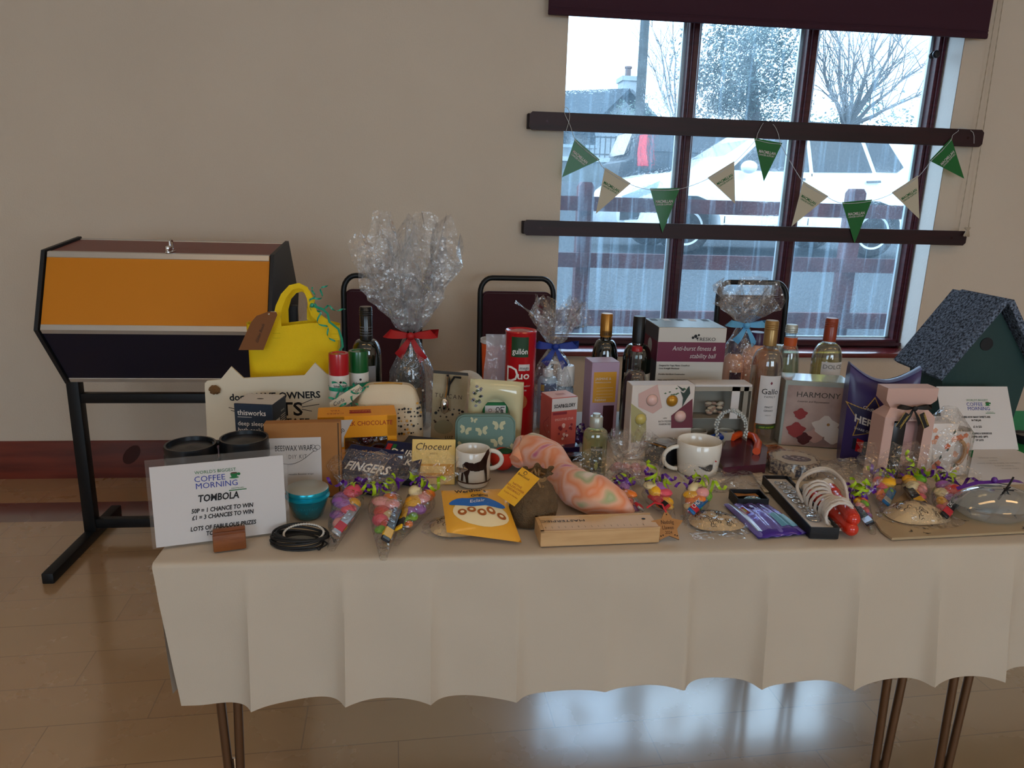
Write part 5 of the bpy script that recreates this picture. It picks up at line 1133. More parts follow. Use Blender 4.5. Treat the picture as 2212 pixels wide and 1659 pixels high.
g = G(); g.lathe([(.0001, 0), (R*.97, .0), (R, .004), (R, h_-.006), (R*1.03, h_-.003), (R*.98, h_), (R*.8, h_-.004), (R*.5, h_-.001), (.0001, h_-.004)], m_rt, 36)
sq = cyl(R, -.1, .0008); g.rect(-R*.62, h_-.062, R*.5, h_-.012, mat('logo_green', '#123c1c', .5), fn=sq, n=8); f2 = lambda dx, dz: (lambda x, z: cyl(R, -.1, .0014)(x+dx, z+dz)); g.text('gullón', .0145, WHITE, fn=f2(-.002, h_-.054), sx=.8, bold=.01)
g.rect(-R*.1, h_-.096, R*.62, h_-.08, m_card, fn=sq, n=6); g.text('mega', .009, BLACK, fn=f2(R*.26, h_-.093), sx=.9); g.text('D', .042, WHITE, fn=f2(-R*.52, h_-.125), sx=.85); g.text('uo', .02, WHITE, fn=f2(R*.22, h_-.117), sx=1.1, bold=0.017)
g.text('Crema sabor', .0055, m_card, fn=f2(R*.2, h_-.137)); g.text('Chocolate', .006, m_card, fn=f2(0, h_-.148)); cpoly(g, circ(0, 0, .02), mat('print_biscuit', '#a85a28', .5), f2(0, h_*.35)); g.build('wrapper', t)
# three left cones of sweets
sweet_cone('cellophane cone of sweets nearest the teal jar, silvery bar inside', (716, 1192), (764, 1086), .029, ('silver', 'red'), 3)
sweet_cone('cellophane cone of sweets with a yellow and black bar overhanging the table edge', (828, 1212), (836, 1092), .031, ('black', 'yellow'), 7)
sweet_cone('cellophane cone of sweets tilted right, between the overhanging cone and the toffee bag', (853, 1180), (928, 1082), .027, ('yellow', 'black'), 12)
# cut-out ornament under the toffee bag and the bag itself
m_lat = mat('cutout_wood', '#c8ad84', .6); m_gold = mat('toffee_bag_gold', '#e8a832', .28, coat=.5, bump=.15, bscale=30)
def lattice(label, c, rx, ry, rz, hgt=.02, seed=0, lift=0):
    p = T(*c); t = thing('cutout_ornament', label, 'ornament', (p.x, p.y, CT+lift), rz, 'cut-out domed ornaments in clear film'); g = G(); rnd = random.Random(seed)
    def dm(u, v): a_ = 2*pi*u; r = max(v, .001); return Vector((rx*r*cos(a_)*(1+.12*cos(a_)), ry*r*sin(a_)*(1-.25*cos(a_)), .003+hgt*(1-r*r)))
    g.sheet(dm, 40, 10, m_lat, wrap=True)
    def on(x, y, e_=.0008): r2 = min(1, (x/rx)**2+(y/ry)**2); return (x, y, .003+hgt*(1-r2)+e_)
    for k in range(9):
        a_ = k*2.4; r = .22+.55*((k*.38) % 1); cx, cy_ = rx*r*cos(a_), ry*r*sin(a_)
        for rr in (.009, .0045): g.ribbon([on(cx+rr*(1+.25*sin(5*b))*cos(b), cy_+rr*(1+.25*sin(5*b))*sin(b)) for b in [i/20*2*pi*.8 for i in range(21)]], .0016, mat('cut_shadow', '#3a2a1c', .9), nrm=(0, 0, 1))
    g.build('cutout', t); g = G()
    def fw(u, v): a_ = 2*pi*u; r = 1.0+.32*v; n_ = noise.noise(Vector((cos(a_)*3, sin(a_)*3, seed+v))); return Vector((rx*r*cos(a_)*(1+.12*cos(a_)+.1*n_), ry*r*sin(a_)*(1+.1*n_), max(.0012, .006*(1-v)+.004*n_)))
    g.sheet(fw, 26, 4, FILM, smooth=False, wrap=True); g.sheet(lambda u, v: Vector((rx*1.02*v*cos(2*pi*u)*(1+.1*cos(2*pi*u)), ry*1.02*v*sin(2*pi*u), .0055+hgt*(1-v*v)+.002*noise.noise(Vector((u*9, v*5, seed))))), 24, 7, FILM, smooth=False, wrap=True); g.build('clear_film', t); return t
lattice('cut-out wooden ornament in clear film, partly under the gold toffee bag', (990, 1142), .058, .04, -.15, seed=1)
p0_ = T(1050, 1135); t = thing('toffee_bag', 'gold bag of eclair toffees with a blue banner, lying at the table edge', 'sweets', (p0_.x, p0_.y, CT))
c4 = [T(953, 1060, CT+.05), T(1085, 1056, CT+.055), T(1127, 1172, CT+.004), T(965, 1150, CT+.012)]   # back-left, back-right, front-right, front-left
c4 = [Vector(q)-Vector((p0_.x, p0_.y, CT)) for q in c4]
def tb(s_, q, sg):
    a_ = c4[3].lerp(c4[2], s_); b = c4[0].lerp(c4[1], s_); c = a_.lerp(b, q); bl_ = (sin(pi*s_)*sin(pi*q))**.6; n_ = noise.noise(Vector((s_*4, q*4, 5)))
    z = c.z+sg*(.016*bl_)+.004*n_*bl_; return Vector((c.x, c.y, max(z, .001 if sg < 0 else .002)))
g = G(); g.sheet(lambda u, v: tb(u, v, 1), 24, 20, m_gold); g.sheet(lambda u, v: tb(u, v, -1), 24, 20, m_gold)
def on(x, z): q = tb(x, z, 1); return Vector((q.x, q.y, q.z+.0012))
def onh(e_): return lambda x, z: (lambda q: Vector((q.x, q.y, q.z+e_)))(tb(min(1, max(0, x)), min(1, max(0, z)), 1))
def blob2(g, cx, cz, rx, rz_, m, e_, n=24):     # ellipse draped on the bag, subdivided
    vs = [onh(e_)(cx, cz)]; 
    for j in (1, 2, 3): vs += [onh(e_)(cx+rx*j/3*cos(2*pi*i/n), cz+rz_*j/3*sin(2*pi*i/n)) for i in range(n)]
    fs = [(0, 1+i, 1+(i+1) % n) for i in range(n)]
    for j in (0, 1): fs += [(1+j*n+i, 1+j*n+(i+1) % n, 1+(j+1)*n+(i+1) % n, 1+(j+1)*n+i) for i in range(n)]
    g.add(vs, fs, m, True)
blob2(g, .52, .38, .4, .26, mat('bag_cream', '#f0dcae', .3, coat=.4), .001); blob2(g, .5, .56, .42, .1, mat('bag_blue', '#2468b8', .28, coat=.4), .0018)
for k in range(5): blob2(g, .25+.14*k, .34+.05*(k % 2), .065, .06, mat('toffee', '#a85a20', .2, coat=.6), .0022, 14); blob2(g, .25+.14*k, .34+.05*(k % 2), .03, .025, mat('bag_cream', '#f0dcae'), .0028, 10)
g.text("Werther's", .085, BLACK, fn=lambda x, z: onh(.0026)(.44+x*.95, .80+z), bold=0.028, sx=1.05); g.text('Original', .06, BLACK, fn=lambda x, z: onh(.0026)(.56+x*.95, .68+z), bold=0.028, sx=1.05); g.text('Eclair', .075, WHITE, fn=lambda x, z: onh(.0028)(.5+x, .53+z), shear=.2)
g.build('bag', t)
# ================================================================ PRIZES, RIGHT HALF
m_lblue = mat('pale_blue_ribbon', '#5aa8d8', .4, sheen=.3); m_blubow = mat('blue_satin', '#16348a', .5)
# lotions wrapped with a blue bow
Y = 1.85; X = P(1197, 750, Y).x; t = thing('wrapped_lotion_set', 'pump bottle and capped bottle in dotted cellophane tied with a blue bow', 'gift', (X, Y, CT)); nz_ = P(1195, 745, Y).z-CT
LIGHTDOT = film('light_dotted_film', gloss=.28, haze=.03, dots=.12, dscale=38, bump=.8, bscale=40)
m_pale = mat('pale_blue_plastic', '#a8c0d0', .35); m_lbl = mat('steel_label', '#4c6488', .5); m_wpl = mat('white_plastic', '#dcdcd8', .3)
def lotion(t, x, y, z1, R, body, name='lotion_bottle'):
    g = G(); g.lathe([(.0001, 0), (R*.9, 0), (R, .006), (R, z1-.012), (R*.8, z1-.003), (R*.4, z1)], body, 28, TR(x, y, 0)); return g
zz1 = P(1180, 812, Y).z-CT; xa = P(1184, 800, Y).x-X; g = lotion(t, xa, 0, zz1, .026, m_pale); g.rect(-.022, zz1-.06, .022, zz1-.014, m_lbl, M=TR(xa, 0, 0), fn=cyl(.026, 0), n=8); g.rect(-.022, zz1-.035, -.012, zz1-.018, mat('label_gold', '#c0a050'), M=TR(xa, 0, 0), fn=cyl(.026, 0, .0012), n=3); g.build('pump_bottle', t)
g = G(); g.lathe([(.012, zz1), (.014, zz1+.004), (.014, zz1+.018), (.006, zz1+.02), (.006, zz1+.032), (.012, zz1+.034), (.012, zz1+.042), (.0001, zz1+.043)], m_wpl, 20, TR(xa, 0, 0)); g.tube([(xa, 0, zz1+.037), (xa+.022, -.008, zz1+.037), (xa+.03, -.01, zz1+.032)], .0042, m_wpl, 8); g.build('pump', t)
xb = P(1222, 800, Y).x-X; zt_ = P(1222, 788, Y).z-CT; g = lotion(t, xb, -.004, zt_-.05, .022, m_pale); g.build('bottle', t); g = G(); g.lathe([(.023, zt_-.052), (.0225, zt_-.004), (.02, zt_), (.0001, zt_)], m_wpl, 24, TR(xb, -.004, 0)); g.build('cap', t)
hw = W(1152, 1243, 840, Y)/2; cello(t, [(0, hw, .04), (.08, hw*1.0, .045), (zt_+.0, hw*.85, .042), (nz_-.02, .022, .02), (nz_, .011, .011)], nz_, P(1195, 634, Y).z-CT, LIGHTDOT, top_r=.062, seed=5, petals=2, nu=26)
bow(t, (0, -.02, nz_), .05, m_blubow)
# pink soap box
m_coral = mat('coral_print', '#c85a52', .45, var=.15, vscale=20); m_pk = mat('pale_pink_card', '#e8c0bc', .45); Y = 1.66; rzs = radians(18)
def fr(g, M, w, h):
    g.rect(-w/2, h*.76, w/2, h-.001, m_card, M); g.text('SOAP&GLORY', .009, BLACK, M=M @ TR(0, -.0005, h*.82), sx=.72, bold=0.028); g.rect(-w*.45, h*.69, w*.1, h*.74, mat('dark_pink', '#8a2a38'), M)
    g.text('SMOOTHIE STAR', .006, m_pk, M=M @ TR(0, 0, h*.58), sx=.8); rnd = random.Random(2)
    for k in range(16): g.disc(w*rnd.uniform(-.2, .3), h*rnd.uniform(.2, .5), rnd.uniform(.002, .005), mat('dark_pink', '#8a2a38') if k % 2 else m_pk, M, n=7, eps=.0007+.0001*k)
def lf(g, M, w, h): g.ribbon([(w*(.1+.25*sin(k*.9)), -.0008, h*(.08+.07*k)) for k in range(9)], .0012, mat('dark_pink', '#8a2a38'), nrm=(0, 1, 0), M=M); [g.text('x', .007, m_card, M=M @ TR(w*a_, 0, h*b)) for a_, b in ((.2, .45), (.35, .35))]
def tp(g, M, w, d): g.rect(-w/2+.001, .001, w/2-.001, d-.001, m_pk, M); g.rect(-w*.15, d*.35, w*.2, d*.6, mat('pink_print', '#c89898'), M, eps=.0008)
cX = P(1216, 900, Y).x; hS = P(1200, 861, Y-.01).z-CT; carton('soap_gift_box', 'coral pink soap gift box with pale top behind the yellow shower gel bottle', cX+.003, Y, .068, .06, hS, m_coral, rz=rzs, front=fr, left=lf, top=tp)
# lilac diffuser box
m_lilac = mat('lilac_card', '#a890a8', .55); Y = 1.74; w_ = W(1274, 1335, 860, Y); X = P(1305, 860, Y).x; h_ = P(1305, 783, Y).z-CT
def fr(g, M, w, h):
    a_ = mat('mustard_label', '#c8922a', .5); z1 = h-.024; z0 = h-.102; g.rect(-w*.42, z0, w*.4, z1, a_, M); M2 = M @ TR(0, -.0005, 0)
    g.text('JASMINE &', .0064, m_card, M=M2 @ TR(-w*.36, 0, z1-.02), al='l', sx=1.0); g.text('PINEAPPLE FLOWER', .0034, m_card, M=M2 @ TR(-w*.36, 0, z1-.028), al='l', sx=1.0)
    for k in range(4): g.rect(-w*.3, z1-.04-.008*k, w*.3, z1-.0405-.008*k, m_card, M2)
    g.text('habitat', .0075, m_card, M=M2 @ TR(-w*.34, 0, z0+.004), al='l', sx=1.05); g.rect(-w*.02, .0, w*.38, z0-.008, mat('deep_maroon', '#3a1420', .5), M)
carton('diffuser_box', 'tall lilac diffuser box with a mustard label in front of the gold-foiled bottle', X, Y, w_, .06, h_, m_lilac, rz=radians(6), front=fr, top=lambda g, M, w, d: g.rect(-w/2+.001, .001, w/2-.001, d-.001, mat('lilac_top', '#c0acc4', .5), M))
# wine bottles at the back
m_goldf = mat('gold_foil', '#a87430', .3, metal=.6); m_redc2 = mat('red_wax', '#9a1420', .3); m_clab = mat('cream_label', '#d0c8b8', .6)
X = P(1311, 690, 1.92).x; bottle('wine_bottle', 'dark wine bottle with gold foil neck behind the lilac diffuser box', 'bottle', X, 1.92, P(1311, 677, 1.92).z-CT, .037, m_goldf, .062, .5, .0145, capfine=False, slope=.26, dress=lambda t, R, H: wraplabel(t, .0166, H-.058, H-.045, .9, mat('gold_dark', '#7a5420', .4, metal=.5), lambda g, f: g.text('1838', .007, BLACK, fn=lambda x, z: f(x, z+H-.056)), 'neck_band'))
X = P(1381, 700, 1.87).x; bottle('wine_bottle', 'dark wine bottle with plain black neck beside the fitness ball box', 'bottle', X, 1.87, P(1381, 683, 1.87).z-CT, .037, mat('black_foil', '#0b0c0e', .4), .07, .62, .0145, capfine=False, slope=.13, dress=lambda t, R, H: wraplabel(t, R, H*.2, H*.5, 1.2, m_clab, lambda g, f: g.text('RIOJA', .012, mat('print_grey', '#6a6a6a'), fn=lambda x, z: f(x, z+H*.36))))
m_amb = film('amber_liquid', '#5a1a08', gloss=.2, haze=.05, bump=0); X = P(1373, 800, 1.79).x
bottle('liqueur_bottle', 'small clear bottle of dark amber drink with a red cap', 'bottle', X, 1.79, P(1373, 748, 1.79).z-CT, .033, m_redc2, .012, .5, .0115, m=GLASSC, liquid=mat('dark_amber', '#3a0e06', .1, coat=.8), fill=.72, capfine=False, slope=.24, capr=.0135)
# fitness ball box
Y = 1.83; X = P(1493, 760, Y).x; w_ = W(1421, 1566, 760, Y); h_ = P(1495, 708, Y).z-CT; m_box = mat('white_glossy_box', '#c8c4bc', .3); m_plum = mat('plum_band', '#6a1e3c', .35)
def fr(g, M, w, h):
    zb_ = h-.038; g.rect(-w/2, zb_-.052, w/2, zb_, m_plum, M); M2 = M @ TR(0, -.0006, 0)
    g.text('Anti-burst fitness &', .0125, m_card, M=M2 @ TR(w*.36, 0, zb_-.022), al='r', shear=.2, sx=.86); g.text('stability ball', .0125, m_card, M=M2 @ TR(w*.36, 0, zb_-.042), al='r', shear=.2, sx=.86)
    g.text('TRESKO', .0095, BLACK, M=M2 @ TR(w*.2, 0, h-.034), al='c', sx=1.1)
    for dx, dz, r in ((-.035, .004, .0035), (-.028, .008, .0045), (-.02, .011, .003), (-.024, .002, .002)): g.disc(w*.2+dx, h-.03+dz, r, BLACK, M2, n=12)
    for k, s_ in enumerate(('Designed for Yoga, Pilates, CrossFit &', 'Core Strength Workouts', '', 'Durable Anti-Burst Construction', '', 'Helps spinal mobility and strengthens', 'back muscles')):
        if s_: g.text(s_, .0042, BLACK, M=M2 @ TR(-w*.46, 0, zb_-.064-.0078*k), al='l', shear=.15, sx=.92, bold=.02)
    g.ribbon([(w*.12+.03*cos(a_), -.001, zb_-.13+.022*sin(a_)) for a_ in [radians(q) for q in range(20, 170, 15)]], .009, mat('skin_print', '#9a6a48', .6), nrm=(0, 1, 0), M=M2)
def lf(g, M, w, h):
    g.rect(-w/2, 0, w/2, h, mat('box_side', '#4a4e56', .3), M); g.rect(-w/2, h-.09, w/2, h-.038, m_plum, M, eps=.0007)
    for k, r in enumerate((.02, .015, .01)): g.disc(0, h-.06-.03*k, r, (m_card, m_lilac, BLACK)[k], M, n=18, eps=.001+.0003*k)
def tp(g, M, w, d):
    g.rect(-w/2+.001, .001, w/2-.001, d-.001, mat('box_top_blue', '#b4c8d4', .2), M); 
    for k in range(5): g.rect(-w*.5+w*.2*k+.008, d*.72, -w*.5+w*.2*k+.026, d*.95, (BLACK, m_card)[k % 2], M, eps=.0008)
carton('fitness_ball_box', 'large grey-white fitness ball box with a plum band, on the back of the table', X, Y, w_, .14, h_, m_box, rz=radians(-1), front=fr, left=lf, top=tp)
# peach lotions in cellophane with a pale blue bow
Y = 1.93; X = P(1606, 700, Y).x; t = thing('wrapped_bath_set', 'two peach bottles with purple caps in dotted cellophane with a pale blue bow', 'gift', (X, Y, CT)); nz_ = P(1606, 700, Y).z-CT; m_peach = mat('peach_lotion', '#e0a88c', .3, coat=.3); m_pcap = mat('purple_cap', '#3a1a40', .3)
for px, top, cb_, R in ((1582, 735, 762, .028), (1628, 717, 743, .036)):
    x = P(px, 800, Y).x-X; z2 = P(px, top, Y).z-CT; z1 = P(px, cb_, Y).z-CT
    g = G(); g.lathe([(.0001, 0), (R*.9, 0), (R, .006), (R, z1-.03), (R*.85, z1-.012), (R*.5, z1)], m_peach, 28, TR(x, 0, 0)); g.rect(-.018, z1-.09, .016, z1-.05, m_pcap, M=TR(x, 0, 0), fn=cyl(R, 0), n=6) if R < .03 else None; g.build('lotion_bottle', t)
    g = G(); g.lathe([(R*.62, z1), (R*.6, z2-.003), (R*.55, z2), (.0001, z2)], m_pcap, 24, TR(x, 0, 0)); g.build('cap', t)
hw = W(1558, 1655, 800, Y)/2; cello(t, [(0, hw, .045), (.1, hw, .05), (.17, hw*.85, .045), (nz_-.012, .02, .018), (nz_, .011, .011)], nz_, P(1610, 604, Y).z-CT, LIGHTDOT, top_r=.075, seed=9, petals=2, nu=26); bow(t, (0, -.02, nz_), .05, m_lblue)
# bath fizzer box
Y = 1.60; X = P(1430, 890, Y).x; w_ = W(1360, 1497, 890, Y); h_ = P(1428, 832, Y).z-CT; m_wb2 = mat('ivory_box', '#d4cac2', .4); m_in = mat('taupe_inner', '#8a8478', .6)
m_bp = mat('bath_ball_pink', '#d8b0a8', .35, coat=.3); m_bgd = mat('bath_ball_gold', '#b88428', .3, metal=.4); m_by = mat('bath_ball_yellow', '#c0b060', .35, coat=.3)
t = thing('bath_fizzer_box', 'ivory bath fizzer box with four shiny balls showing through round holes', 'box', (X, Y, CT), radians(3)); g = G(); g.box((0, .022, 0), (w_, .044, h_), m_wb2, bev=.0015, seg=1)
def LP(px, py): p = P(px, py, Y); return (p.x-X, p.z-CT)
F_ = TR(0, 0, 0)
g.poly([LP(1378, 850), LP(1420, 830), LP(1430, 880), LP(1410, 893), LP(1378, 878)], mat('blush_print', '#c8a49c', .5), F_); g.poly([LP(1450, 898), LP(1497, 862), LP(1497, 925), LP(1450, 925)], mat('plum_print', '#6a2c3a', .5), F_); g.poly([LP(1362, 870), LP(1395, 895), LP(1395, 950), LP(1362, 955)], mat('olive_print', '#a8a070', .5), F_)
rnd = random.Random(6)
for k in range(12): x, z = LP(1440+rnd.uniform(-6, 45), 833+rnd.uniform(0, 25)); g.poly([(x, z), (x+.004, z+.002), (x+.007, z), (x+.003, z-.002)], mat('leaf_print', '#4c6848', .6), F_)
g.poly([LP(1470, 845), LP(1478, 850), LP(1486, 838), LP(1490, 834), LP(1492, 850), LP(1484, 862), LP(1478, 872), LP(1474, 880), LP(1476, 860)], mat('bird_print', '#2c3c34', .5), F_ @ TR(0, -.0006, 0)); g.poly([LP(1462, 832), LP(1476, 846), LP(1480, 842)], mat('bird_print', '#2c3c34'), F_ @ TR(0, -.0006, 0))
x, z = LP(1436, 912); g.text('BATH FIZZER', .0045, BLACK, M=TR(x, 0, z), sx=.85); g.text('WARDROBE', .0045, BLACK, M=TR(x, 0, z-.007), sx=.85); g.text('NEW', .003, BLACK, M=TR(x, 0, z+.008))
bl_ = []
for px, py, m_ in ((1408, 864, m_bp), (1452, 866, m_bgd), (1383, 905, m_by), (1470, 900, m_bp)):
    x, z = LP(px, py); g.disc(x, z, .0144, m_in, F_, n=24, eps=.0009); bl_.append((x, z, m_))
g.build('carton', t)
for x, z, m_ in bl_: g = G(); g.ball((x, .001, z), .0138, m_, n=20, sc=(1, .7, 1)); g.build('bath_ball', t)
# window gift box
Y = 1.66; X = P(1558, 890, Y).x; w_ = W(1497, 1620, 890, Y); h_ = P(1558, 836, Y).z-CT; m_gb = mat('taupe_box', '#9a9284', .5); m_in = mat('taupe_inner', '#8a8478', .6); t = thing('candle_gift_box', 'taupe gift box with a window showing small pots, behind the bead arch', 'box', (X, Y, CT)); g = G()
dB = .05; g.box((0, dB, 0), (w_, .002, h_), m_in); g.box((0, dB/2, h_), (w_, dB, .006), m_card, bev=.001); g.box((0, dB/2, 0), (w_, dB, .002), m_gb)
for x in (-w_/2, w_/2): g.box((x, dB/2, 0), (.002, dB, h_), m_gb)
g.box((0, 0, h_-.010), (w_, .002, .010), m_gb); g.box((0, dB/2, h_*.5), (w_, dB, .002), m_in); g.box((w_*.22, 0, h_*.5), (.02, .002, h_*.5), m_card); g.box((w_*.40, 0, h_*.5), (.012, .002, h_*.5), m_in); g.build('carton', t)
rnd = random.Random(11); g = G()
for k in range(20): g.ball((rnd.uniform(-.028, .012), .02+rnd.uniform(0, .015), h_*.52+rnd.uniform(.004, .03)), rnd.uniform(.005, .008), mat('shell_pieces', '#c0b4a0', .6) if k % 2 else mat('petal_pieces', '#a88c7c', .6), n=8, sc=(1.3, 1, .7))
g.build('potpourri', t)['kind'] = 'stuff'
for x in (-w_*.3, w_*.18): g = G(); g.lathe([(.0001, .002), (.016, .002), (.0205, .034), (.0215, .036), (.0215, .043), (.0195, .043), (.019, .038), (.0001, .037)], mat('glass_pot', '#b8b0a0', .25), 24, TR(x, .024, 0)); g.build('candle_pot', t)
# bead arch
Y = 1.585; loc = (P(1580, 940, Y).x, Y, CT); g = G(); BEAD = mat('clear_bead', '#c8ccc8', .12, spec=.9, coat=1, var=.4, vscale=120)
q = [vec(p_, Y, loc) for p_ in ((1549, 945), (1547, 920), (1552, 903), (1562, 892), (1577, 886), (1592, 889), (1604, 898), (1611, 912), (1612, 930), (1606, 948))]
for i in range(len(q)-1):
    for k in range(3):
        s_ = k/3; x, z = q[i][0]*(1-s_)+q[i+1][0]*s_, q[i][1]*(1-s_)+q[i+1][1]*s_
        for a_ in range(3): g.ball((x+.003*cos(a_*2.1+i), .003*sin(a_*2.1+i), max(.004, z+.003*sin(a_*2.1))), .0032, BEAD, n=8)
solo('bead_band', g, 'clear glass bead band standing as an arch before the taupe gift box', 'beads', loc=loc)
# gallo bottle etc
def lcl_(R, H): pass
m_champ = mat('champagne_cap', '#9c7c4c', .3, metal=.5); LQ = film('white_wine', '#e8d890', gloss=.12, haze=.1, bump=0); LQ2 = film('rose_wine', '#e8b870', gloss=.12, haze=.12, bump=0)
X = P(1656, 800, 1.74).x
def dress(t, R, H):
    def dr_(g, f):
        cpoly(g, [(0, H*.5+.008), (-.003, H*.5+.004), (-.001, H*.5), (.001, H*.5), (.003, H*.5+.004)], mat('print_maroon', '#6a2030'), f)
        g.text('Gallo', .0145, BLACK, fn=lambda x, z: f(x, z+H*.42)); g.text('FAMILY', .0052, BLACK, fn=lambda x, z: f(x, z+H*.39), sp=1.2); g.text('PINOT', .005, BLACK, fn=lambda x, z: f(x, z+H*.305)); g.text('GRIGIO', .005, BLACK, fn=lambda x, z: f(x, z+H*.275)); g.text('california', .003, mat('print_grey', '#6a6a6a'), fn=lambda x, z: f(x, z+H*.24))
    wraplabel(t, R, H*.17, H*.57, .72, m_card, dr_, th=-.05); wraplabel(t, R, H*.125, H*.16, .72, mat('olive_label', '#2c3c14', .5), lambda g, f: g.text('CRISP AND DRY', .004, m_lime, fn=lambda x, z: f(x, z+H*.135)), 'lower_label')
bottle('wine_bottle', 'clear bottle of pale golden wine with champagne screw cap and cream label', 'bottle', X, 1.74, P(1660, 692, 1.74).z-CT, .0385, m_champ, .062, .62, .0145, m=GLASSC, liquid=LQ2, fill=.78, dress=dress, slope=.15, capr=.0165)
X = P(1682, 760, 1.95).x; bottle('small_bottle', 'small clear bottle with a silver cap between the golden wine and the tonic bottle', 'bottle', X, 1.95, P(1682, 745, 1.95).z-CT, .022, m_silv, .014, .6, .012, m=GLASSC, liquid=LQ, fill=.6, capr=.0145)
X = P(1709, 720, 1.9).x; bottle('tonic_bottle', 'clear tonic bottle with silver screw cap and orange neck label', 'bottle', X, 1.9, P(1709, 701, 1.9).z-CT, .034, m_silv, .022, .3, .0135, m=GLASSC, liquid=film('clear_drink', '#e4ecd8', gloss=.12, haze=.06, bump=0), fill=.72, slope=.5, capr=.016, dress=lambda t, R, H: wraplabel(t, .0175, H-.066, H-.034, 1.5, mat('orange_label', '#b8501c', .45), lambda g, f: g.text('1', .012, m_card, fn=lambda x, z: f(x+.012, z+H-.06)), 'neck_label'))
X = P(1792, 730, 1.86).x; bottle('wine_bottle', 'clear bottle of pale wine with a rust red cap behind the flower box', 'bottle', X, 1.86, P(1798, 687, 1.86).z-CT, .0385, mat('rust_cap', '#8a3418', .35, coat=.2), .062, .62, .0145, m=GLASSC, liquid=LQ, fill=.77, slope=.15, capr=.0165, dress=lambda t, R, H: wraplabel(t, R, H*.2, H*.62, .8, m_card, lambda g, f: g.text('DOLCE', .012, mat('print_grey', '#6a6a6a'), fn=lambda x, z: f(x, z+H*.56))))
# harmony box
Y = 1.68; X = P(1762, 880, Y).x; w_ = W(1697, 1827, 880, Y); h_ = P(1762, 825, Y).z-CT
def fr(g, M, w, h):
    g.rect(-w*.46, h*.0, w*.5, h*.93, mat('floral_photo', '#b09a92', .35, c2='#8c7470', vscale=10), M); M2 = M @ TR(0, -.0006, 0)
    g.text('HARMONY', .014, mat('print_darkgrey', '#3c3834'), M=M2 @ TR(w*.02, 0, h*.76), sx=1.1); g.text('Luxuries and Rejuvenation', .0052, BLACK, M=M2 @ TR(-w*.05, 0, h*.68), shear=.4)
    for cx, cz, r, m_ in ((.18, .33, .030, mat('petal_white', '#cfc4bc', .5)), (.32, .2, .026, mat('petal_white', '#cfc4bc')), (.05, .18, .022, mat('petal_blush', '#b08c84', .5)), (-.22, .5, .016, mat('petal_red', '#8c3030', .5)), (-.26, .25, .022, mat('petal_red', '#8c3030')), (-.12, .12, .018, mat('petal_dark', '#4a1418', .5)), (.2, .38, .018, mat('petal_white', '#cfc4bc'))):
        n = 22; g.poly([(w*cx+r*(1+.18*sin(5*a_))*cos(a_), h*cz+r*(1+.18*cos(4*a_))*sin(a_)*.8) for a_ in [i/n*2*pi for i in range(n)]], m_, M2 @ TR(0, -.0002*abs(cx)*9, 0))
    g.disc(w*.22, h*.36, .004, mat('stamen', '#a07848'), M2, n=9, eps=.003)
carton('flower_gift_box', 'gift box with a red and white flower picture and shiny pale top', X, Y, w_, .085, h_, mat('grey_gloss_box', '#9aa4a0', .15, coat=.6), rz=radians(-13), front=fr, top=lambda g, M, w, d: g.rect(-w/2+.001, .001, w/2-.001, d-.001, mat('shiny_top', '#b8c4cc', .08, coat=.8), M))
# heroes pillow carton
Y = 1.56; loc = (P(1893, 900, Y).x, Y, CT); m_hp = mat('purple_carton', '#33265e', .3); w0 = W(1826, 1960, 820, Y)/2; h_ = P(1826, 789, Y).z-CT; t = thing('chocolate_carton', 'purple curved-top chocolate carton with a gold-edged star, behind the blush box', 'box', loc, radians(-17))
g = G(); dep = .035
def pw(u, v, sg):
    x = -w0+2*w0*u; x *= (1-.07*(1-v)); zt_ = h_-.036*sin(pi*u); return Vector((x, sg*dep*(.45+.55*sin(pi*min(1, max(0, v)))**.6)*(max(0, sin(pi*min(1, max(0, u))))**.5*.3+.7), v*zt_))
g.sheet(lambda u, v: pw(u, v, -1), 20, 20, m_hp); g.sheet(lambda u, v: pw(u, v, 1), 20, 20, m_hp)
g.sheet(lambda u, v: pw(0, v, -1+2*u), 4, 20, m_hp); g.sheet(lambda u, v: pw(1, v, -1+2*u), 4, 20, m_hp)
g.sheet(lambda u, v: Vector((pw(u, 1, 1).x, pw(u, 1, -1).y-.004+.03*v, pw(u, 1, 1).z-.012*v*0+.004*sin(pi*v))), 20, 6, mat('purple_inner', '#6a78a8', .3))
def fs(dx, dz, e_=.0012): return lambda x, z: (lambda q: Vector((q.x, q.y-e_, q.z)))(pw((x+dx+w0)/(2*w0), (z+dz)/h_, -1))
star = []
for k in range(10): r = .062 if k % 2 == 0 else .031; a_ = pi/2+k*pi/5; star.append((r*cos(a_), r*sin(a_)))
cpoly(g, [(x*1.07, z*1.07) for x, z in star], mat('star_edge', '#b8903c', .4), fs(-.018, h_*.55)); cpoly(g, star, mat('deep_purple', '#1c1440', .4), fs(-.018, h_*.55, .0018))
g.text('HEROES', .019, m_card, fn=fs(-.017, h_*.49, .0045), bold=0.028, sx=.88); g.text('Cadbury', .009, m_card, fn=fs(-.022, h_*.66, .004), shear=.3); g.text('SHARE GOODNESS', .0065, m_card, fn=fs(-.022, h_*.41, .004), sx=.9)
cpoly(g, [(-.05, 0), (.05, 0), (.05, .022), (-.05, .03)], mat('wrap_mix', '#14102c'), fs(-.004, h_*.18, .0018))
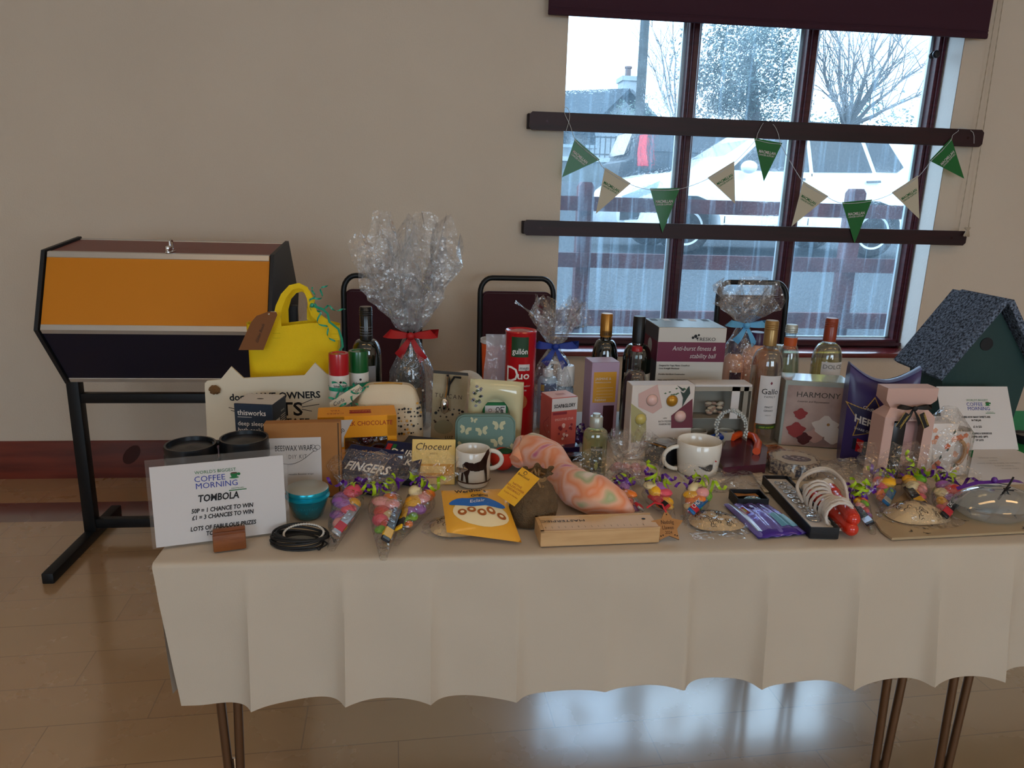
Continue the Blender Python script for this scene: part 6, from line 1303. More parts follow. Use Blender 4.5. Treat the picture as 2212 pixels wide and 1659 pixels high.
for k, (m_, s_) in enumerate(((m_redc, ''), (m_nb, 'DAIRY'), (mat('print_gold2', '#b8741c', .4), 'CRUNCHIE'), (m_brn, ''), (m_purp, ''))):
    cpoly(g, [(-.044+.019*k, -.004+.003*(k % 2)), (-.028+.019*k, -.004), (-.028+.019*k, .03), (-.044+.019*k, .032)], m_, fs(-.002, h_*.18, .0024))
    if s_: x_ = -.034+.019*k; g.text(s_, .0055, m_card, fn=lambda x, z, x_=x_: fs(0, 0, .003)(x_-z, h_*.18+.014+x*.8))
g.build('carton', t)
# pink cracker box
Y = 1.43; loc = (P(1960, 940, Y).x, Y, CT); m_bl = mat('blush_card', '#c8a498', .5); t = thing('hand_cream_gift_box', 'blush pink cracker-shaped gift box with a black bow and open window', 'box', loc); g = G()
def sec(z, w, d): return [(-w/2, -d/2, z), (w/2, -d/2, z), (w/2, d/2, z), (-w/2, d/2, z)]
z_nk = P(1948, 884, Y).z-CT; z_sh = P(1945, 902, Y).z-CT; z_t1 = P(1950, 866, Y).z-CT; z_t2 = P(1950, 840, Y).z-CT; wB = W(1892, 1998, 960, Y); wN = W(1912, 1990, 884, Y); wT = W(1904, 2014, 850, Y)
e = .0012; wx = wB*.31; wz0_, wz1_ = .012, z_sh-.008
for (x0_, x1_, z0_, z1_) in ((-wB/2, -wx, 0, z_sh), (wx, wB/2, 0, z_sh), (-wx, wx, 0, wz0_), (-wx, wx, wz1_, z_sh)): g.box(((x0_+x1_)/2, 0, z0_), (x1_-x0_, e, z1_-z0_), m_bl)
dp = .048; g.box((0, dp, 0), (wB, e, z_sh), m_bl); g.box((-wB/2, dp/2, 0), (e, dp, z_sh), m_bl); g.box((wB/2, dp/2, 0), (e, dp, z_sh), m_bl); g.box((0, dp/2, 0), (wB, dp, e), m_bl)
L_ = [(z_sh, wB, dp, dp/2), (z_nk, wN, dp*.5, dp/2), (z_t1, wT, dp*.8, dp/2), (z_t2, wT, dp*.8, dp/2)]
vs = []; [vs.extend([(x, y+o_, z) for x, y, z in sec(z, w, d)]) for z, w, d, o_ in L_]
g.add(vs, [(4*j+i, 4*j+(i+1) % 4, 4*j+4+(i+1) % 4, 4*j+4+i) for j in range(3) for i in range(4)]+[(12, 13, 14, 15)], m_bl)
g.text('HAND & NAIL', .004, mat('print_grey', '#6a6a6a'), M=TR(0, -.001, z_sh-.004+.0)); g.build('carton', t)
g = G(); g.box((-wx*.35, dp*.55, .006), (wx*.9, .03, wz1_-.012), mat('black_tube', '#101014', .3), bev=.005); g.lathe([(.008, 0), (.008, .02)], m_silv, 16, TR(-wx*.3, dp*.5, wz1_-.014)); g.text('BAYLIS', .006, m_card, M=TR(-wx*.35, dp*.25-.006, .03) @ RYm(pi/2)); g.build('hand_cream_tube', t)
g = G(); g.box((wx*.55, dp*.7, .004), (wx*.8, .02, wz1_-.008), mat('pink_tube', '#b88a84', .4), bev=.004); g.build('inner_tube', t)
o = bow(t, (0, -.006, z_nk+.004), .034, BLACK, wdt=.36)
for s_ in (-1, 1):
    g = G(); a_ = s_*.5; M = TR(s_*.016, -.011, z_nk-.006) @ RYm(-a_); g.rect(-.0065, -.036, .0065, 0, BLACK, M); g.rect(-.0065, -.036, -.0057, 0, mat('gold_line', '#c8a850'), M, eps=.0009); g.rect(.0057, -.036, .0065, 0, mat('gold_line', '#c8a850'), M, eps=.0009); g.text('HARDING', .0045, mat('gold_line', '#c8a850'), M=M @ TR(.002, -.0006, -.018) @ RYm(pi/2))
    g.build('ribbon_tail', t)
# floral box and mug in film
Y = 1.47; loc = (P(2055, 980, Y).x, Y, CT); m_flo = mat('floral_white', '#d8cfc8', .35, coat=.3); m_ofl = mat('orange_petal', '#d06a3c', .5); m_lfg = mat('leaf_dark', '#3c4c44', .6); t = thing('floral_gift_set', 'white floral box and mug wrapped in clear film beside the blush gift box', 'gift', loc)
wA = W(2002, 2062, 980, Y); xA = P(2030, 980, Y).x-loc[0]; hA = P(2030, 915, Y).z-CT; g = G(); g.box((xA, .03, 0), (wA, .06, hA), m_flo, bev=.002); rnd = random.Random(21)
def flowers(g, n, x0, x1, z0, z1, fn):
    for k in range(n):
        x, z = rnd.uniform(x0, x1), rnd.uniform(z0, z1); r = rnd.uniform(.004, .008)
        if k % 3 < 2: cpoly(g, [(x+r*(1+.2*sin(5*a_))*cos(a_), z+r*(1+.2*sin(5*a_))*sin(a_)) for a_ in [i/15*2*pi for i in range(15)]], m_ofl if k % 2 else m_peach, fn)
        else: cpoly(g, [(x-.002, z-.006), (x+.003, z), (x+.001, z+.007), (x-.003, z)], m_lfg, fn)
flowers(g, 16, xA-wA*.42, xA+wA*.42, .008, hA-.008, lambda x, z: Vector((x, -.0008, z))); g.build('box', t)
R = .028; xB = P(2085, 980, Y).x-loc[0]; hB = P(2088, 935, Y).z-CT; g = G(); g.lathe([(.0001, 0), (R, 0), (R, hB), (R-.002, hB), (R-.003, .005), (.0001, .005)], m_flo, 32, TR(xB, .035, 0)); flowers(g, 14, -.03, .03, .006, hB-.008, lambda x, z: Vector(cyl(R, .2, .0008)(x, z))+Vector((xB, .035, 0))); g.build('mug', t)
g = G(); g.tube([(xB-.02+.018*cos(a_), -.0, hB*.55+.028*sin(a_)) for a_ in [radians(q) for q in range(-80, 81, 16)]], .0045, mat('tan_handle', '#a87848', .4), 8); g.build('mug_handle', t)
g = G(); g.sheet(lambda u, v: Vector(((.062+.006*noise.noise(Vector((u*9, v*3, 4))))*(1-.75*max(0, v-.62)/.38)*cos(2*pi*u), .03+.048*(1-.75*max(0, v-.62)/.38)*sin(2*pi*u), v*(hA+.03)*1.0)), 26, 9, FILM, smooth=False, wrap=True); g.build('clear_film', t)
# bird house
Yb = 1.74; pk = P(2178, 660, Yb); bk = T(2066, 636, pk.z); dv = bk-pk; rzb = atan2(dv.y, dv.x)-pi/2; Lr = dv.length; hp_ = pk.z-CT
M0 = TR(pk.x, pk.y, CT+.002) @ RZ(rzb); Mi = M0.inverted()
el_ = Mi @ P(2024, 818, Yb+ .03); hwid = abs(el_.x)*1.0; ez_ = el_.z; m_bgr = mat('green_plank', '#1c3a38', .6, bump=.15, bscale=60); m_felt = mat('roof_felt', '#1a2230', .9, bump=1.0, bscale=200, c2='#7c8ca4', vscale=170)
t = thing('bird_house', 'large dark green bird house with rough felt roof at the right end of the table', 'bird house', None, M=M0)
wl_ = hwid*.86; sl = (hp_-ez_)/hwid; g = G(); g.prism([(-wl_*.8, 0), (wl_*.8, 0), (wl_, ez_+(hwid-wl_)*sl), (0, hp_-.012), (-wl_, ez_+(hwid-wl_)*sl)], Lr-.06, m_bgr, TR(0, .035, 0))
hq = Mi @ P(2135, 749, Yb); hq.x += .02; g.disc(hq.x, hq.z, .0165, BLACK, TR(0, .034, 0), n=28); g.build('body', t)
g = G(); g.tube([(hq.x+.0165*cos(a_), .034, hq.z+.0165*sin(a_)) for a_ in [i/24*2*pi for i in range(24)]], .0012, BLACK, 5, closed=True); g.build('entrance_hole', t)
for s_ in (-1, 1):
    g = G(); A = Vector((0, 0, hp_+.004)); B = Vector((s_*hwid, 0, ez_)); n_ = Vector((s_*(hp_-ez_), 0, hwid)).normalized()*.016
    vs = [A, B, B+Vector((0, Lr, 0)), A+Vector((0, Lr, 0))]; vs += [v+n_ for v in vs]; g.add(vs, [(0, 1, 2, 3), (4, 5, 6, 7), (0, 1, 5, 4), (1, 2, 6, 5), (2, 3, 7, 6), (3, 0, 4, 7)], m_felt); g.build('roof_panel', t)
# guess sign leaning
Y = 1.64; cn_ = [P(2051, 938, Y), P(2206, 945, Y), P(2222, 840, Y+.07), P(2076, 848, Y+.07)]; cn_[0].z = cn_[1].z = CT+.001; o0 = (cn_[0]+cn_[1])/2; ux = (cn_[1]-cn_[0]); wS = ux.length; rz_ = atan2(ux.y, ux.x); hS_ = ((cn_[3]-cn_[0]).length+(cn_[2]-cn_[1]).length)/2; ln = atan2(.07, cn_[3].z-CT)
g = G(); Ms = TR(*o0) @ RZ(rz_) @ RXm(-ln); g.box((0, .0005, 0), (wS, .001, hS_), m_card); logo(g, TR(0, 0, 0), .008, hS_*.62, .048)
for k, (s_, h_) in enumerate((('GUESS HOW MANY SWEETS ARE', .0048), ('IN THE JAR', .0048), ('', 0), ('£1 A GO', .0055), ('', 0), ('WINNER WINS A GORGEOUS', .0048), ('HAMPER AND GIFTS', .0048), ('OF LUCK', .0048))):
    if s_: g.text(s_, h_, BLACK, M=TR(-.004, 0, hS_*.5-.0085*k), bold=0.033, sx=.82)
solo('guessing_game_sign', g, 'tilted white coffee morning sign leaning on the green bird house', 'sign', M=Ms)
# papers and tub on green cloth
def flat(name, label, cat, px, m, th=.0006, z=CT, pr=None, **k):
    q = [T(*p_, z) for p_ in px]; c = sum(q, Vector())/len(q); g = G(); n = len(q); tri = tessellate_polygon([[Vector((v.x, v.y, 0)) for v in q]]); vs = [v-c for v in q]+[v-c+Vector((0, 0, th)) for v in q]
    g.add(vs, [tuple(a_) for a_ in tri]+[tuple(i+n for i in a_) for a_ in tri]+[(i, (i+1) % n, (i+1) % n+n, i+n) for i in range(n)], m)
    if pr: pr(g, c, q)
    return solo(name, g, label, cat, loc=c, **k)
def pl(g, c, q):
    for k in range(5): M = TR(-.03+.0*k, .04-.018*k, .0012) @ RXm(-pi/2); g.text(('SIGN UP SHEET', 'NAME', 'NAME AND NUMBER OF SWEETS', 'PLEASE WRITE', 'THANK YOU')[k], .005, mat('print_grey', '#6a6a6a'), M=M, sx=1.1)
flat('entry_sheet', 'white paper entry sheet lying partly on the green cloth at the right edge', 'paper', ((2106, 960), (2162, 957), (2300, 1020), (2290, 1062), (2090, 1034)), m_card, z=CT+.0018, pr=pl)
p = T(2215, 955); g = G(); g.lathe([(.0001, 0), (.03, 0), (.032, .004), (.032, .012), (.034, .013), (.034, .02), (.031, .022), (.029, .018), (.0001, .018)], m_blk, 28); solo('black_tub', g, 'black round tub cut by the right edge, on the green cloth', 'tub', loc=(p.x, p.y, CT+.001))
# glass trinket box
p = T(1443, 1012); zt_ = P(1443, 958, p.y).z-CT; t = thing('trinket_box', 'dark square trinket box with a beaded glass lid left of the goose mug', 'trinket box', (p.x, p.y+.042, CT), radians(38)); w_ = .062; g = G(); g.box((0, 0, 0), (w_, w_, zt_-.012), mat('dark_velvet', '#10141e', .6), bev=.002); g.build('base', t)
g = G(); g.box((0, 0, zt_-.012), (w_+.003, w_+.003, .003), m_goldf); g.lathe([(.0001, .006), (.012, .006), (.02, .002), (.024, -.0)], mat('lens_glass', '#8c949c', .05, coat=1), 24, TR(0, 0, zt_-.009))
g.box((0, 0, zt_-.009), (w_*.98, w_*.98, .002), mat('lid_glass', '#3a3c40', .08, coat=1)); rnd = random.Random(31)
for k in range(44): s_ = k % 4; a_ = rnd.uniform(-.5, .5); x, y = ((a_, -.47), (a_, .47), (-.47, a_), (.47, a_))[s_]; g.ball((x*w_, y*w_, zt_-.008-.012*(rnd.random() if s_ in (0, 2) else 0)), .003, BEAD, n=8)
g.build('lid', t)
# goose mug
def goose(g, R, h):
    f = cyl(R*.985, .12, .0012); cpoly(g, [(-.024, .030), (-.014, .024), (-.004, .019), (.006, .018), (.012, .024), (.010, .033), (.002, .034), (-.008, .028), (-.016, .029)], BLACK, f); cpoly(g, [(.010, .022), (.016, .026), (.017, .040), (.013, .041), (.010, .030)], m_wpl, f); cpoly(g, [(.015, .0385), (.0215, .038), (.02, .041), (.016, .042)], m_redc, f)
    for k in range(4): cpoly(g, circ(-.012+.004*k, .0275-.0015*k, .0007, 6), WHITE, lambda x, z: cyl(R*.985, .12, .0018)(x, z), .0005)
mug('goose_mug', 'plain white mug with a small goose picture and a handle on the left', 1512, 1036, 1466, 1558, 950, m_bone, -1, goose, (.1, .8), taper=.95)
# maroon box, toy, amber packet
m_mbox = mat('maroon_gloss_box', '#4a1830', .25, coat=.4)
flat('maroon_case', 'glossy maroon case lying behind the goose mug', 'case', ((1549, 1008), (1570, 962), (1622, 958), (1656, 985), (1652, 1022), (1560, 1030)), m_mbox, th=.022)
def drop_(name, label, pxs, m, r, cat='toy'):
    q = [T(*p_, CT+.03) for p_ in pxs]; c = Vector((q[0].x, q[0].y, CT)); n = len(q); g = G(); g.tube([v-c-Vector((0, 0, .0)) for v in q], r, m, 14); return solo(name, g, label, cat, loc=c)
drop_('blue_whistle', 'dark blue smooth drop-shaped toy on the maroon case', [(1516, 948), (1530, 946), (1550, 943), (1568, 941), (1580, 942)], mat('blue_toy', '#14388c', .2, coat=.5), [.002, .006, .010, .011, .004])
drop_('orange_toy', 'orange curved toy ring right of the blue drop', [(1582, 945), (1595, 938), (1612, 938), (1630, 944), (1638, 958), (1634, 975)], mat('orange_toy', '#e0521c', .3, coat=.4), .009)
slab_('amber_packet', 'amber foil packet at the foot of the golden wine bottle', (1660, 985), .07, .05, .02, mat('amber_foil', '#b0601c', .25, metal=.5, bump=.5, bscale=60), .1, 0, lambda g, M, w, d: [g.rect(-w*.4, d*(.2+.2*k), w*.4, d*(.27+.2*k), m_brn, M) for k in range(3)], cat='packet')
flat('white_card', 'plain white card lying left of the octagonal sweet box', 'card', ((1643, 966), (1668, 966), (1700, 1018), (1662, 1020)), m_card, z=CT+.001)
PLAIN = film('plain_film', gloss=.14, haze=.02, bump=.2, bscale=20)
# turkish delight octagon
p = T(1735, 1034); hT = P(1735, 985, p.y).z-CT; t = thing('turkish_delight_box', 'octagonal turkish delight box wrapped in clear film behind the skipping rope', 'sweet box', (p.x, p.y+.05, CT), radians(-18)); m_tdb = mat('box_navy_pattern', '#2a3048', .5, c2='#c8b8a0', vscale=160)
g = G(); g.lathe([(.0001, 0), (.058, 0), (.058, .030), (.0001, .030)], m_tdb, 8, RZ(pi/8), smooth=False); Mt = TR(0, -.05, .0302) @ RXm(-pi/2)
oc = [(.050*cos(pi/8+k*pi/4), .05+.050*sin(pi/8+k*pi/4)) for k in range(8)]; g.poly(oc, mat('box_cream', '#c8c0b0', .5), Mt); g.poly([(x*1, z) for x, z in circ(.004, .046, .02, 20, 1.6)], mat('plate_grey', '#5c5a68', .4), Mt, eps=.0012)
rnd = random.Random(5)
for k in range(22): g.disc(.004+rnd.uniform(-.024, .024), .046+rnd.uniform(-.012, .014), rnd.uniform(.002, .005), (mat('powder', '#c4bcc0', .6), mat('lokum', '#8a8088', .5), m_brn)[k % 3 if k > 16 else k % 2], Mt, n=7, eps=.0014+.00005*k)
g.text('Turkish Delight', .0055, mat('print_darkbrown', '#3a2418'), M=Mt @ TR(-.004, 0, .082), shear=.3); g.text('Pistachio', .005, mat('print_darkbrown', '#3a2418'), M=Mt @ TR(-.018, 0, .074), shear=.3); g.text('Haverbaba', .0075, mat('print_rose', '#8c4a5c'), M=Mt @ TR(.012, 0, .012)); g.build('box', t)
g = G(); g.sheet(lambda u, v: Vector(((.064-.008*v)*cos(2*pi*u)*(1+.05*noise.noise(Vector((u*12, v*3, 7)))), (.064-.008*v)*sin(2*pi*u), .033*v)), 30, 5, PLAIN, smooth=False, wrap=True); g.sheet(lambda u, v: Vector((.056*v*cos(2*pi*u), .056*v*sin(2*pi*u), .034+.002*noise.noise(Vector((u*9, v*5, 2))))), 26, 5, PLAIN, smooth=False, wrap=True); g.build('clear_film', t)
# skipping rope
p = T(1785, 1100); t = thing('skipping_rope', 'skipping rope with red wooden handles wound in white cord', 'skipping rope', (p.x, p.y, CT)); m_rw = mat('red_handle', '#c82a14', .2, coat=.6); m_wc = mat('white_cord', '#cfc8c0', .7, bump=.2, bscale=300)
def h3(px, py, z): v = T(px, py, CT+z); return Vector((v.x-p.x, v.y-p.y, z))
for a_, b, z in (((1748, 1062), (1838, 1142), .016), ((1790, 1050), (1842, 1120), .034)):
    A, B = h3(*a_, z), h3(*b, z); k = [A.lerp(B, i/10) for i in range(11)]; g = G(); g.tube(smooth(k, 3), [x_ for a__ in [.006, .0125, .013, .011, .0115, .013, .0145, .0150, .0150, .0145] for x_ in (a__, a__, a__)]+[.0135], m_rw, 18); g.ball(tuple(B), .0134, m_rw, n=18); o = g.build('handle', t); o['label'] = 'red wooden handle'
    g = G(); g.ball(tuple(A.lerp(B, -.05)), .0135, m_bone, n=18); g.disc(0, 0, .001, BLACK, M=TR(*A), n=5); g.build('handle_cap', o)
g = G(); rnd = random.Random(9); A, B = h3(1755, 1060, .03), h3(1835, 1135, .03); q = []
for i in range(150):
    s_ = i/149; c = A.lerp(B, .12+.72*s_); a_ = i*.42; rr = .026+.006*sin(i*.37); ax = (B-A).normalized(); sd = Vector((-ax.y, ax.x, 0)); q.append(c+sd*rr*cos(a_)+Vector((0, 0, max(-.026, rr*.95*sin(a_)))))
g.tube(q, .0032, m_wc, 6)
for dd in (0, .008, .014): g.tube(smooth([h3(1736, 1085, .006+dd), h3(1722, 1050, .03+dd), h3(1745, 1020+dd*300, .05), h3(1785, 1012+dd*300, .055), h3(1820, 1038, .045+dd), h3(1830, 1085, .03), h3(1815, 1110, .03)]), .0034, m_wc, 7)
g.build('cord', t)
# black jewellery box with silver spoons bracelet
A, B = T(1779, 1163), T(1672, 1048); d_ = B-A; Lb = d_.length; rzz = atan2(d_.y, d_.x)-pi/2; wbx = .052; t = thing('jewellery_box', 'long open black box with white lining and linked silver charms', 'box', A, rzz); m_bb = mat('black_card', '#0c0d12', .5); hB_ = .022
g = G(); g.box((0, Lb/2, 0), (wbx, Lb, .004), m_bb)
for x in (-wbx/2, wbx/2): g.box((x, Lb/2, 0), (.0022, Lb, hB_), m_bb)
for y in (0, Lb): g.box((0, y, 0), (wbx, .0022, hB_), m_bb)
g.box((0, Lb/2, .004), (wbx-.004, Lb-.004, hB_*.5), m_card); g.build('box', t)
g = G(); m_sl = mat('polished_silver', '#c4c8cc', .1, metal=1); zc_ = hB_*.55+.006
for k in range(8):
    y = Lb*(.2+.095*k); r = .014 if k == 0 else .0085
    if k == 0: g.ball((0, y, zc_), r, m_sl, n=20, sc=(1, 1.25, .28)); g.tube([(0, y+.014, zc_), (0, y+.032, zc_+.003)], .003, m_sl, 8)
    else: [g.tube([(dx+r*.6*cos(a_), y+.004*k*0+r*.75*sin(a_), zc_+.001) for a_ in [i/14*2*pi for i in range(14)]], .0016, m_sl, 6, closed=True) for dx in (-.007, .007)]; g.ball((0, y, zc_+.001), .004, m_sl, n=10)
g.build('silver_charms', t)
# small black box with blue brooch
p = T(1640, 1100); t = thing('brooch_box', 'small open black box with a pale blue brooch on a tan card', 'box', (p.x-.012, p.y+.005, CT), radians(-3)); g = G(); w_, d_b = .062, .05
g.box((0, d_b/2, 0), (w_, d_b, .004), m_bb)
for x in (-w_/2, w_/2): g.box((x, d_b/2, 0), (.002, d_b, .02), m_bb)
for y in (0, d_b): g.box((0, y, 0), (w_, .002, .02), m_bb)
g.build('box', t); g = G(); g.poly([(-.022, .03), (0, .034), (.024, .03), (.022, .046), (.0, .043), (-.023, .047)], m_kraft, TR(0, 0, .012) @ RXm(-pi/2)); g.build('card', t); g = G(); g.ball((.006, .018, .012), .015, mat('blue_stone', '#6a9ab0', .1, coat=1, var=.4, vscale=60), n=20, sc=(1.2, .8, .35)); g.ball((.006, .018, .016), .005, m_sl, n=12, sc=(1.4, 1, .5)); g.build('brooch', t)
flat('bookmark_card', 'cream ruled card in a clear sleeve behind the brooch box', 'card', ((1622, 1018), (1643, 1016), (1672, 1062), (1652, 1064)), m_cream, z=CT+.002)
def wav(px0, px1, seed, label, name='clear_bag', cat='film bag', hgt=.02):
    a_, b = T(*px0), T(*px1); c = (a_+b)/2; g = G(); dx, dy = (b.x-a_.x), (b.y-a_.y); g.sheet(lambda u, v: Vector(((u-.5)*dx, (v-.5)*dy, .002+hgt*max(0, sin(pi*u)*sin(pi*v))*(.6+.8*noise.noise(Vector((u*6, v*6, seed)))))), 22, 14, FILM, smooth=False); return solo(name, g, label, cat, loc=(c.x, c.y, CT))
wav((1540, 1062), (1640, 1010), 3, 'crumpled clear film sleeve behind the small black brooch box')
wav((1600, 1150), (1500, 1168), 8, 'strip of shiny crumpled film in front of the cut-out heart', hgt=.008)
# purple chocolate pack
c4 = [T(1563, 1092), T(1653, 1090), T(1742, 1156), T(1638, 1166)]; c_ = sum(c4, Vector())/4; g = G(); m_cp = mat('lilac_foil_pack', '#7a70c8', .22, metal=.3, coat=.6, bump=.4, bscale=30); q4 = [v-c_ for v in c4]
def cp(s_, q, e_=0):
    v = q4[3].lerp(q4[2], s_).lerp(q4[0].lerp(q4[1], s_), q); return Vector((v.x, v.y, .003+.012*(sin(pi*s_)*sin(pi*q))**.4+.0015*sin(s_*28)+e_))
g.sheet(lambda u, v: cp(u, v), 30, 22, m_cp); g.sheet(lambda u, v: Vector((cp(u, v).x, cp(u, v).y, .0015)), 8, 6, m_cp)
for s0, s1, q0, q1, m_ in ((.0, 1, 0, .1, mat('purple_edge', '#3c1c8c', .3, coat=.4)), (.05, .16, .1, .95, mat('silver_band', '#b0b4c0', .25, metal=.5)), (.6, .95, .15, .5, mat('pack_teal', '#5a9ab8', .3)), (.14, .24, .55, .75, mat('pack_red', '#8c1c20', .3)), (.16, .22, .6, .7, m_lime)):
    g.sheet(lambda u, v, s0=s0, s1=s1, q0=q0, q1=q1: cp(s0+(s1-s0)*u, q0+(q1-q0)*v, .001), 8, 6, m_)
g.text('MILK', .2, m_purp, fn=lambda x, z: cp(min(1, max(0, .55+x*.9)), min(1, max(0, .68+z*.8)), .0016), bold=0.017); solo('chocolate_pack', g, 'lilac foil chocolate bar pack lying in front of the black jewellery box', 'chocolate', loc=c_)
# ornaments
lattice('cut-out wooden heart in clear film left of the lilac chocolate pack', (1540, 1130), .052, .042, -.35, .018, 4)
lattice('cut-out wooden egg in clear film lying on the patterned tray', (1972, 1122), .062, .040, -.2, .03, 6, lift=.004)
# star ornament
p = T(1448, 1172); t = thing('star_ornament', 'wooden star ornament engraved Nadolig Llawen 2024', 'ornament', None, M=TR(p.x, p.y+.004, CT+.001) @ RXm(radians(-38))); m_star = mat('star_wood', '#b07c48', .5, c2='#a06e3c', vscale=20); g = G()
st = [(.031*(1 if k % 2 == 0 else .56)*cos(pi/2+k*pi/5), .027+.031*(1 if k % 2 == 0 else .56)*sin(pi/2+k*pi/5)) for k in range(10)]; g.prism(st, .003, m_star, side=mat('burnt_edge', '#2c1a10', .7))
for s_, z, h_ in (('Nadolig', .031, .0072), ('Llawen', .021, .0072), ('2024', .0125, .006)): g.text(s_, h_, mat('burnt_edge', '#2c1a10'), M=TR(0, 0, z), sx=.78)
for x, z in ((0, .048), (-.015, .009), (.015, .009), (-.011, .0105), (.011, .0105)): g.disc(x, z, .0014, mat('burnt_edge', '#2c1a10'), n=6)
g.build('star', t); g = G(); g.tube([(0, -.001, .052), (-.006, -.003, .066), (-.02, -.002, .07), (-.034, .004, .062)], .0018, m_redr, 6); g.build('hanging_cord', t)
# wooden box with sliding lid
a_, b = T(1167, 1182), T(1424, 1172); d_ = b-a_; wW = d_.length; rzw = atan2(d_.y, d_.x); hW = P(1300, 1143, (a_.y+b.y)/2).z-CT; m_pale = mat('pale_beech', '#cfa878', .5, c2='#c09868', vscale=8, stretch=(1, 8, 8)); cW = (a_+b)/2
t = thing('wooden_pencil_box', 'long pale wooden pencil box with ruler marks on its sliding lid', 'wooden box', cW, rzw); dW = .062; g = G(); g.box((0, dW/2, 0), (wW, dW, hW-.003), m_pale, bev=.001, seg=1)
for y in (.002, dW-.002): g.box((0, y, hW-.003), (wW, .004, .003), m_pale)
g.box((-wW/2+.003, dW/2, hW-.003), (.006, dW, .003), m_pale); g.build('box', t)
g = G(); g.box((.003, dW/2, hW-.003), (wW-.008, dW-.010, .0018), mat('pale_lid', '#d8b486', .45)); Mt = TR(0, 0, hW-.0010) @ RXm(-pi/2)
g.text('MASTERPIECE', .0085, BLACK, M=Mt @ TR(-wW*.30, 0, dW*.70) @ RYm(pi), sx=1.25)
for k in range(16): g.rect(-wW*.45+k*wW*.055, dW*.18, -wW*.45+k*wW*.055+.0007, dW*.18+(.003 if k % 5 else .005), BLACK, Mt); g.text(str(15-k), .0026, BLACK, M=Mt @ TR(-wW*.45+k*wW*.055, 0, dW*.28) @ RYm(pi))
g.disc(wW*.41, dW*.6, .0035, BLACK, Mt, n=14); g.build('sliding_lid', t)
# burlap pouch with yellow tag
p = T(1150, 1142); Rb = .040; Yc = p.y+.03; X = P(1147, 1090, Yc).x; hP = P(1158, 1015, Yc).z-CT; m_bur = mat('burlap', '#7c6244', .95, bump=.9, bscale=420, var=.2, vscale=60); t = thing('burlap_pouch', 'brown burlap pouch tied with twine', 'pouch', (X, Yc, CT))
t['label'] = 'brown burlap pouch tied with twine, yellow tag attached, left of the wooden box'
g = G(); pr = [(0, .9), (.1, 1.06), (.3, 1.08), (.5, .95), (.7, .68), (.8, .42), (.86, .33), (.93, .5), (1.0, .62)]
def bp_(u, v):
    a_ = 2*pi*u; z = v; 
    for (z0, r0), (z1, r1) in zip(pr, pr[1:]):
        if z <= z1+1e-9: k = (z-z0)/(z1-z0); break
    r = Rb*(r0+(r1-r0)*k)*(1+.07*sin(a_*3+1)*sin(pi*v)+(.16*sin(a_*9)*max(0, v-.55)*2)); hz_ = z*hP*(1+(.05*sin(a_*5) if v > .95 else 0)); return Vector((r*cos(a_)*1.06+.012*z, r*sin(a_)*.85, hz_))
g.sheet(bp_, 60, 30, m_bur, wrap=True); g.add([tuple(bp_(i/60, 0)) for i in range(60)], [tuple(range(60))], m_bur); g.build('bag', t)
g = G(); m_tw = mat('twine', '#a07c50', .9, bump=.5, bscale=300); zt_ = hP*.86
for k in range(3): g.tube([(.0105+Rb*.38*cos(a_), Rb*.33*sin(a_), zt_-.003+.003*k) for a_ in [i/16*2*pi for i in range(16)]], .0022, m_tw, 6, closed=True)
for dx, dz in ((-.02, .02), (-.012, .03), (.004, .028), (.012, -.02), (-.026, -.012)): g.tube([(.008, -Rb*.35, zt_), (.008+dx*.6, -Rb*.45, zt_+dz*.8), (.008+dx, -Rb*.42, zt_+dz*.5)], .0025, m_tw, 6)
g.build('twine', t); Yg = Yc-.045; loc_ = (X, Yc, CT); g = G(); pts = poly_px([(1074, 1069), (1128, 1009), (1166, 1034), (1111, 1094)], Yg, loc_); m_yt = mat('yellow_tag', '#e0a014', .6, c2='#e8b828', vscale=10); g.prism(pts, .0006, m_yt, TR(0, -.045, 0)); ctr_ = vec((1119, 1052), Yg, loc_)
for s_, dz, h_, m_ in (('BeeGood', .020, .0045, BLACK), ('NATIVE', .0, .0042, mat('print_orange', '#9a3c14')), ('WILDFLOWER', -.006, .0042, mat('print_orange', '#9a3c14')), ('SEEDBALLS', -.012, .0042, mat('print_orange', '#9a3c14')), ('Scatter in Garden', -.02, .003, mat('print_orange', '#9a3c14'))): g.text(s_, h_, m_, M=TR(ctr_[0], -.045, ctr_[1]) @ RYm(radians(33)) @ TR(-.003, 0, dz))
g.disc(0, 0, .0035, BLACK, M=TR(ctr_[0], -.045, ctr_[1]) @ RYm(radians(33)) @ TR(-.004, 0, .029), n=10); g.disc(0, 0, .0025, m_yt, M=TR(ctr_[0], -.0455, ctr_[1]) @ RYm(radians(33)) @ TR(-.004, 0, .029), n=10); g.build('yellow_tag', t)
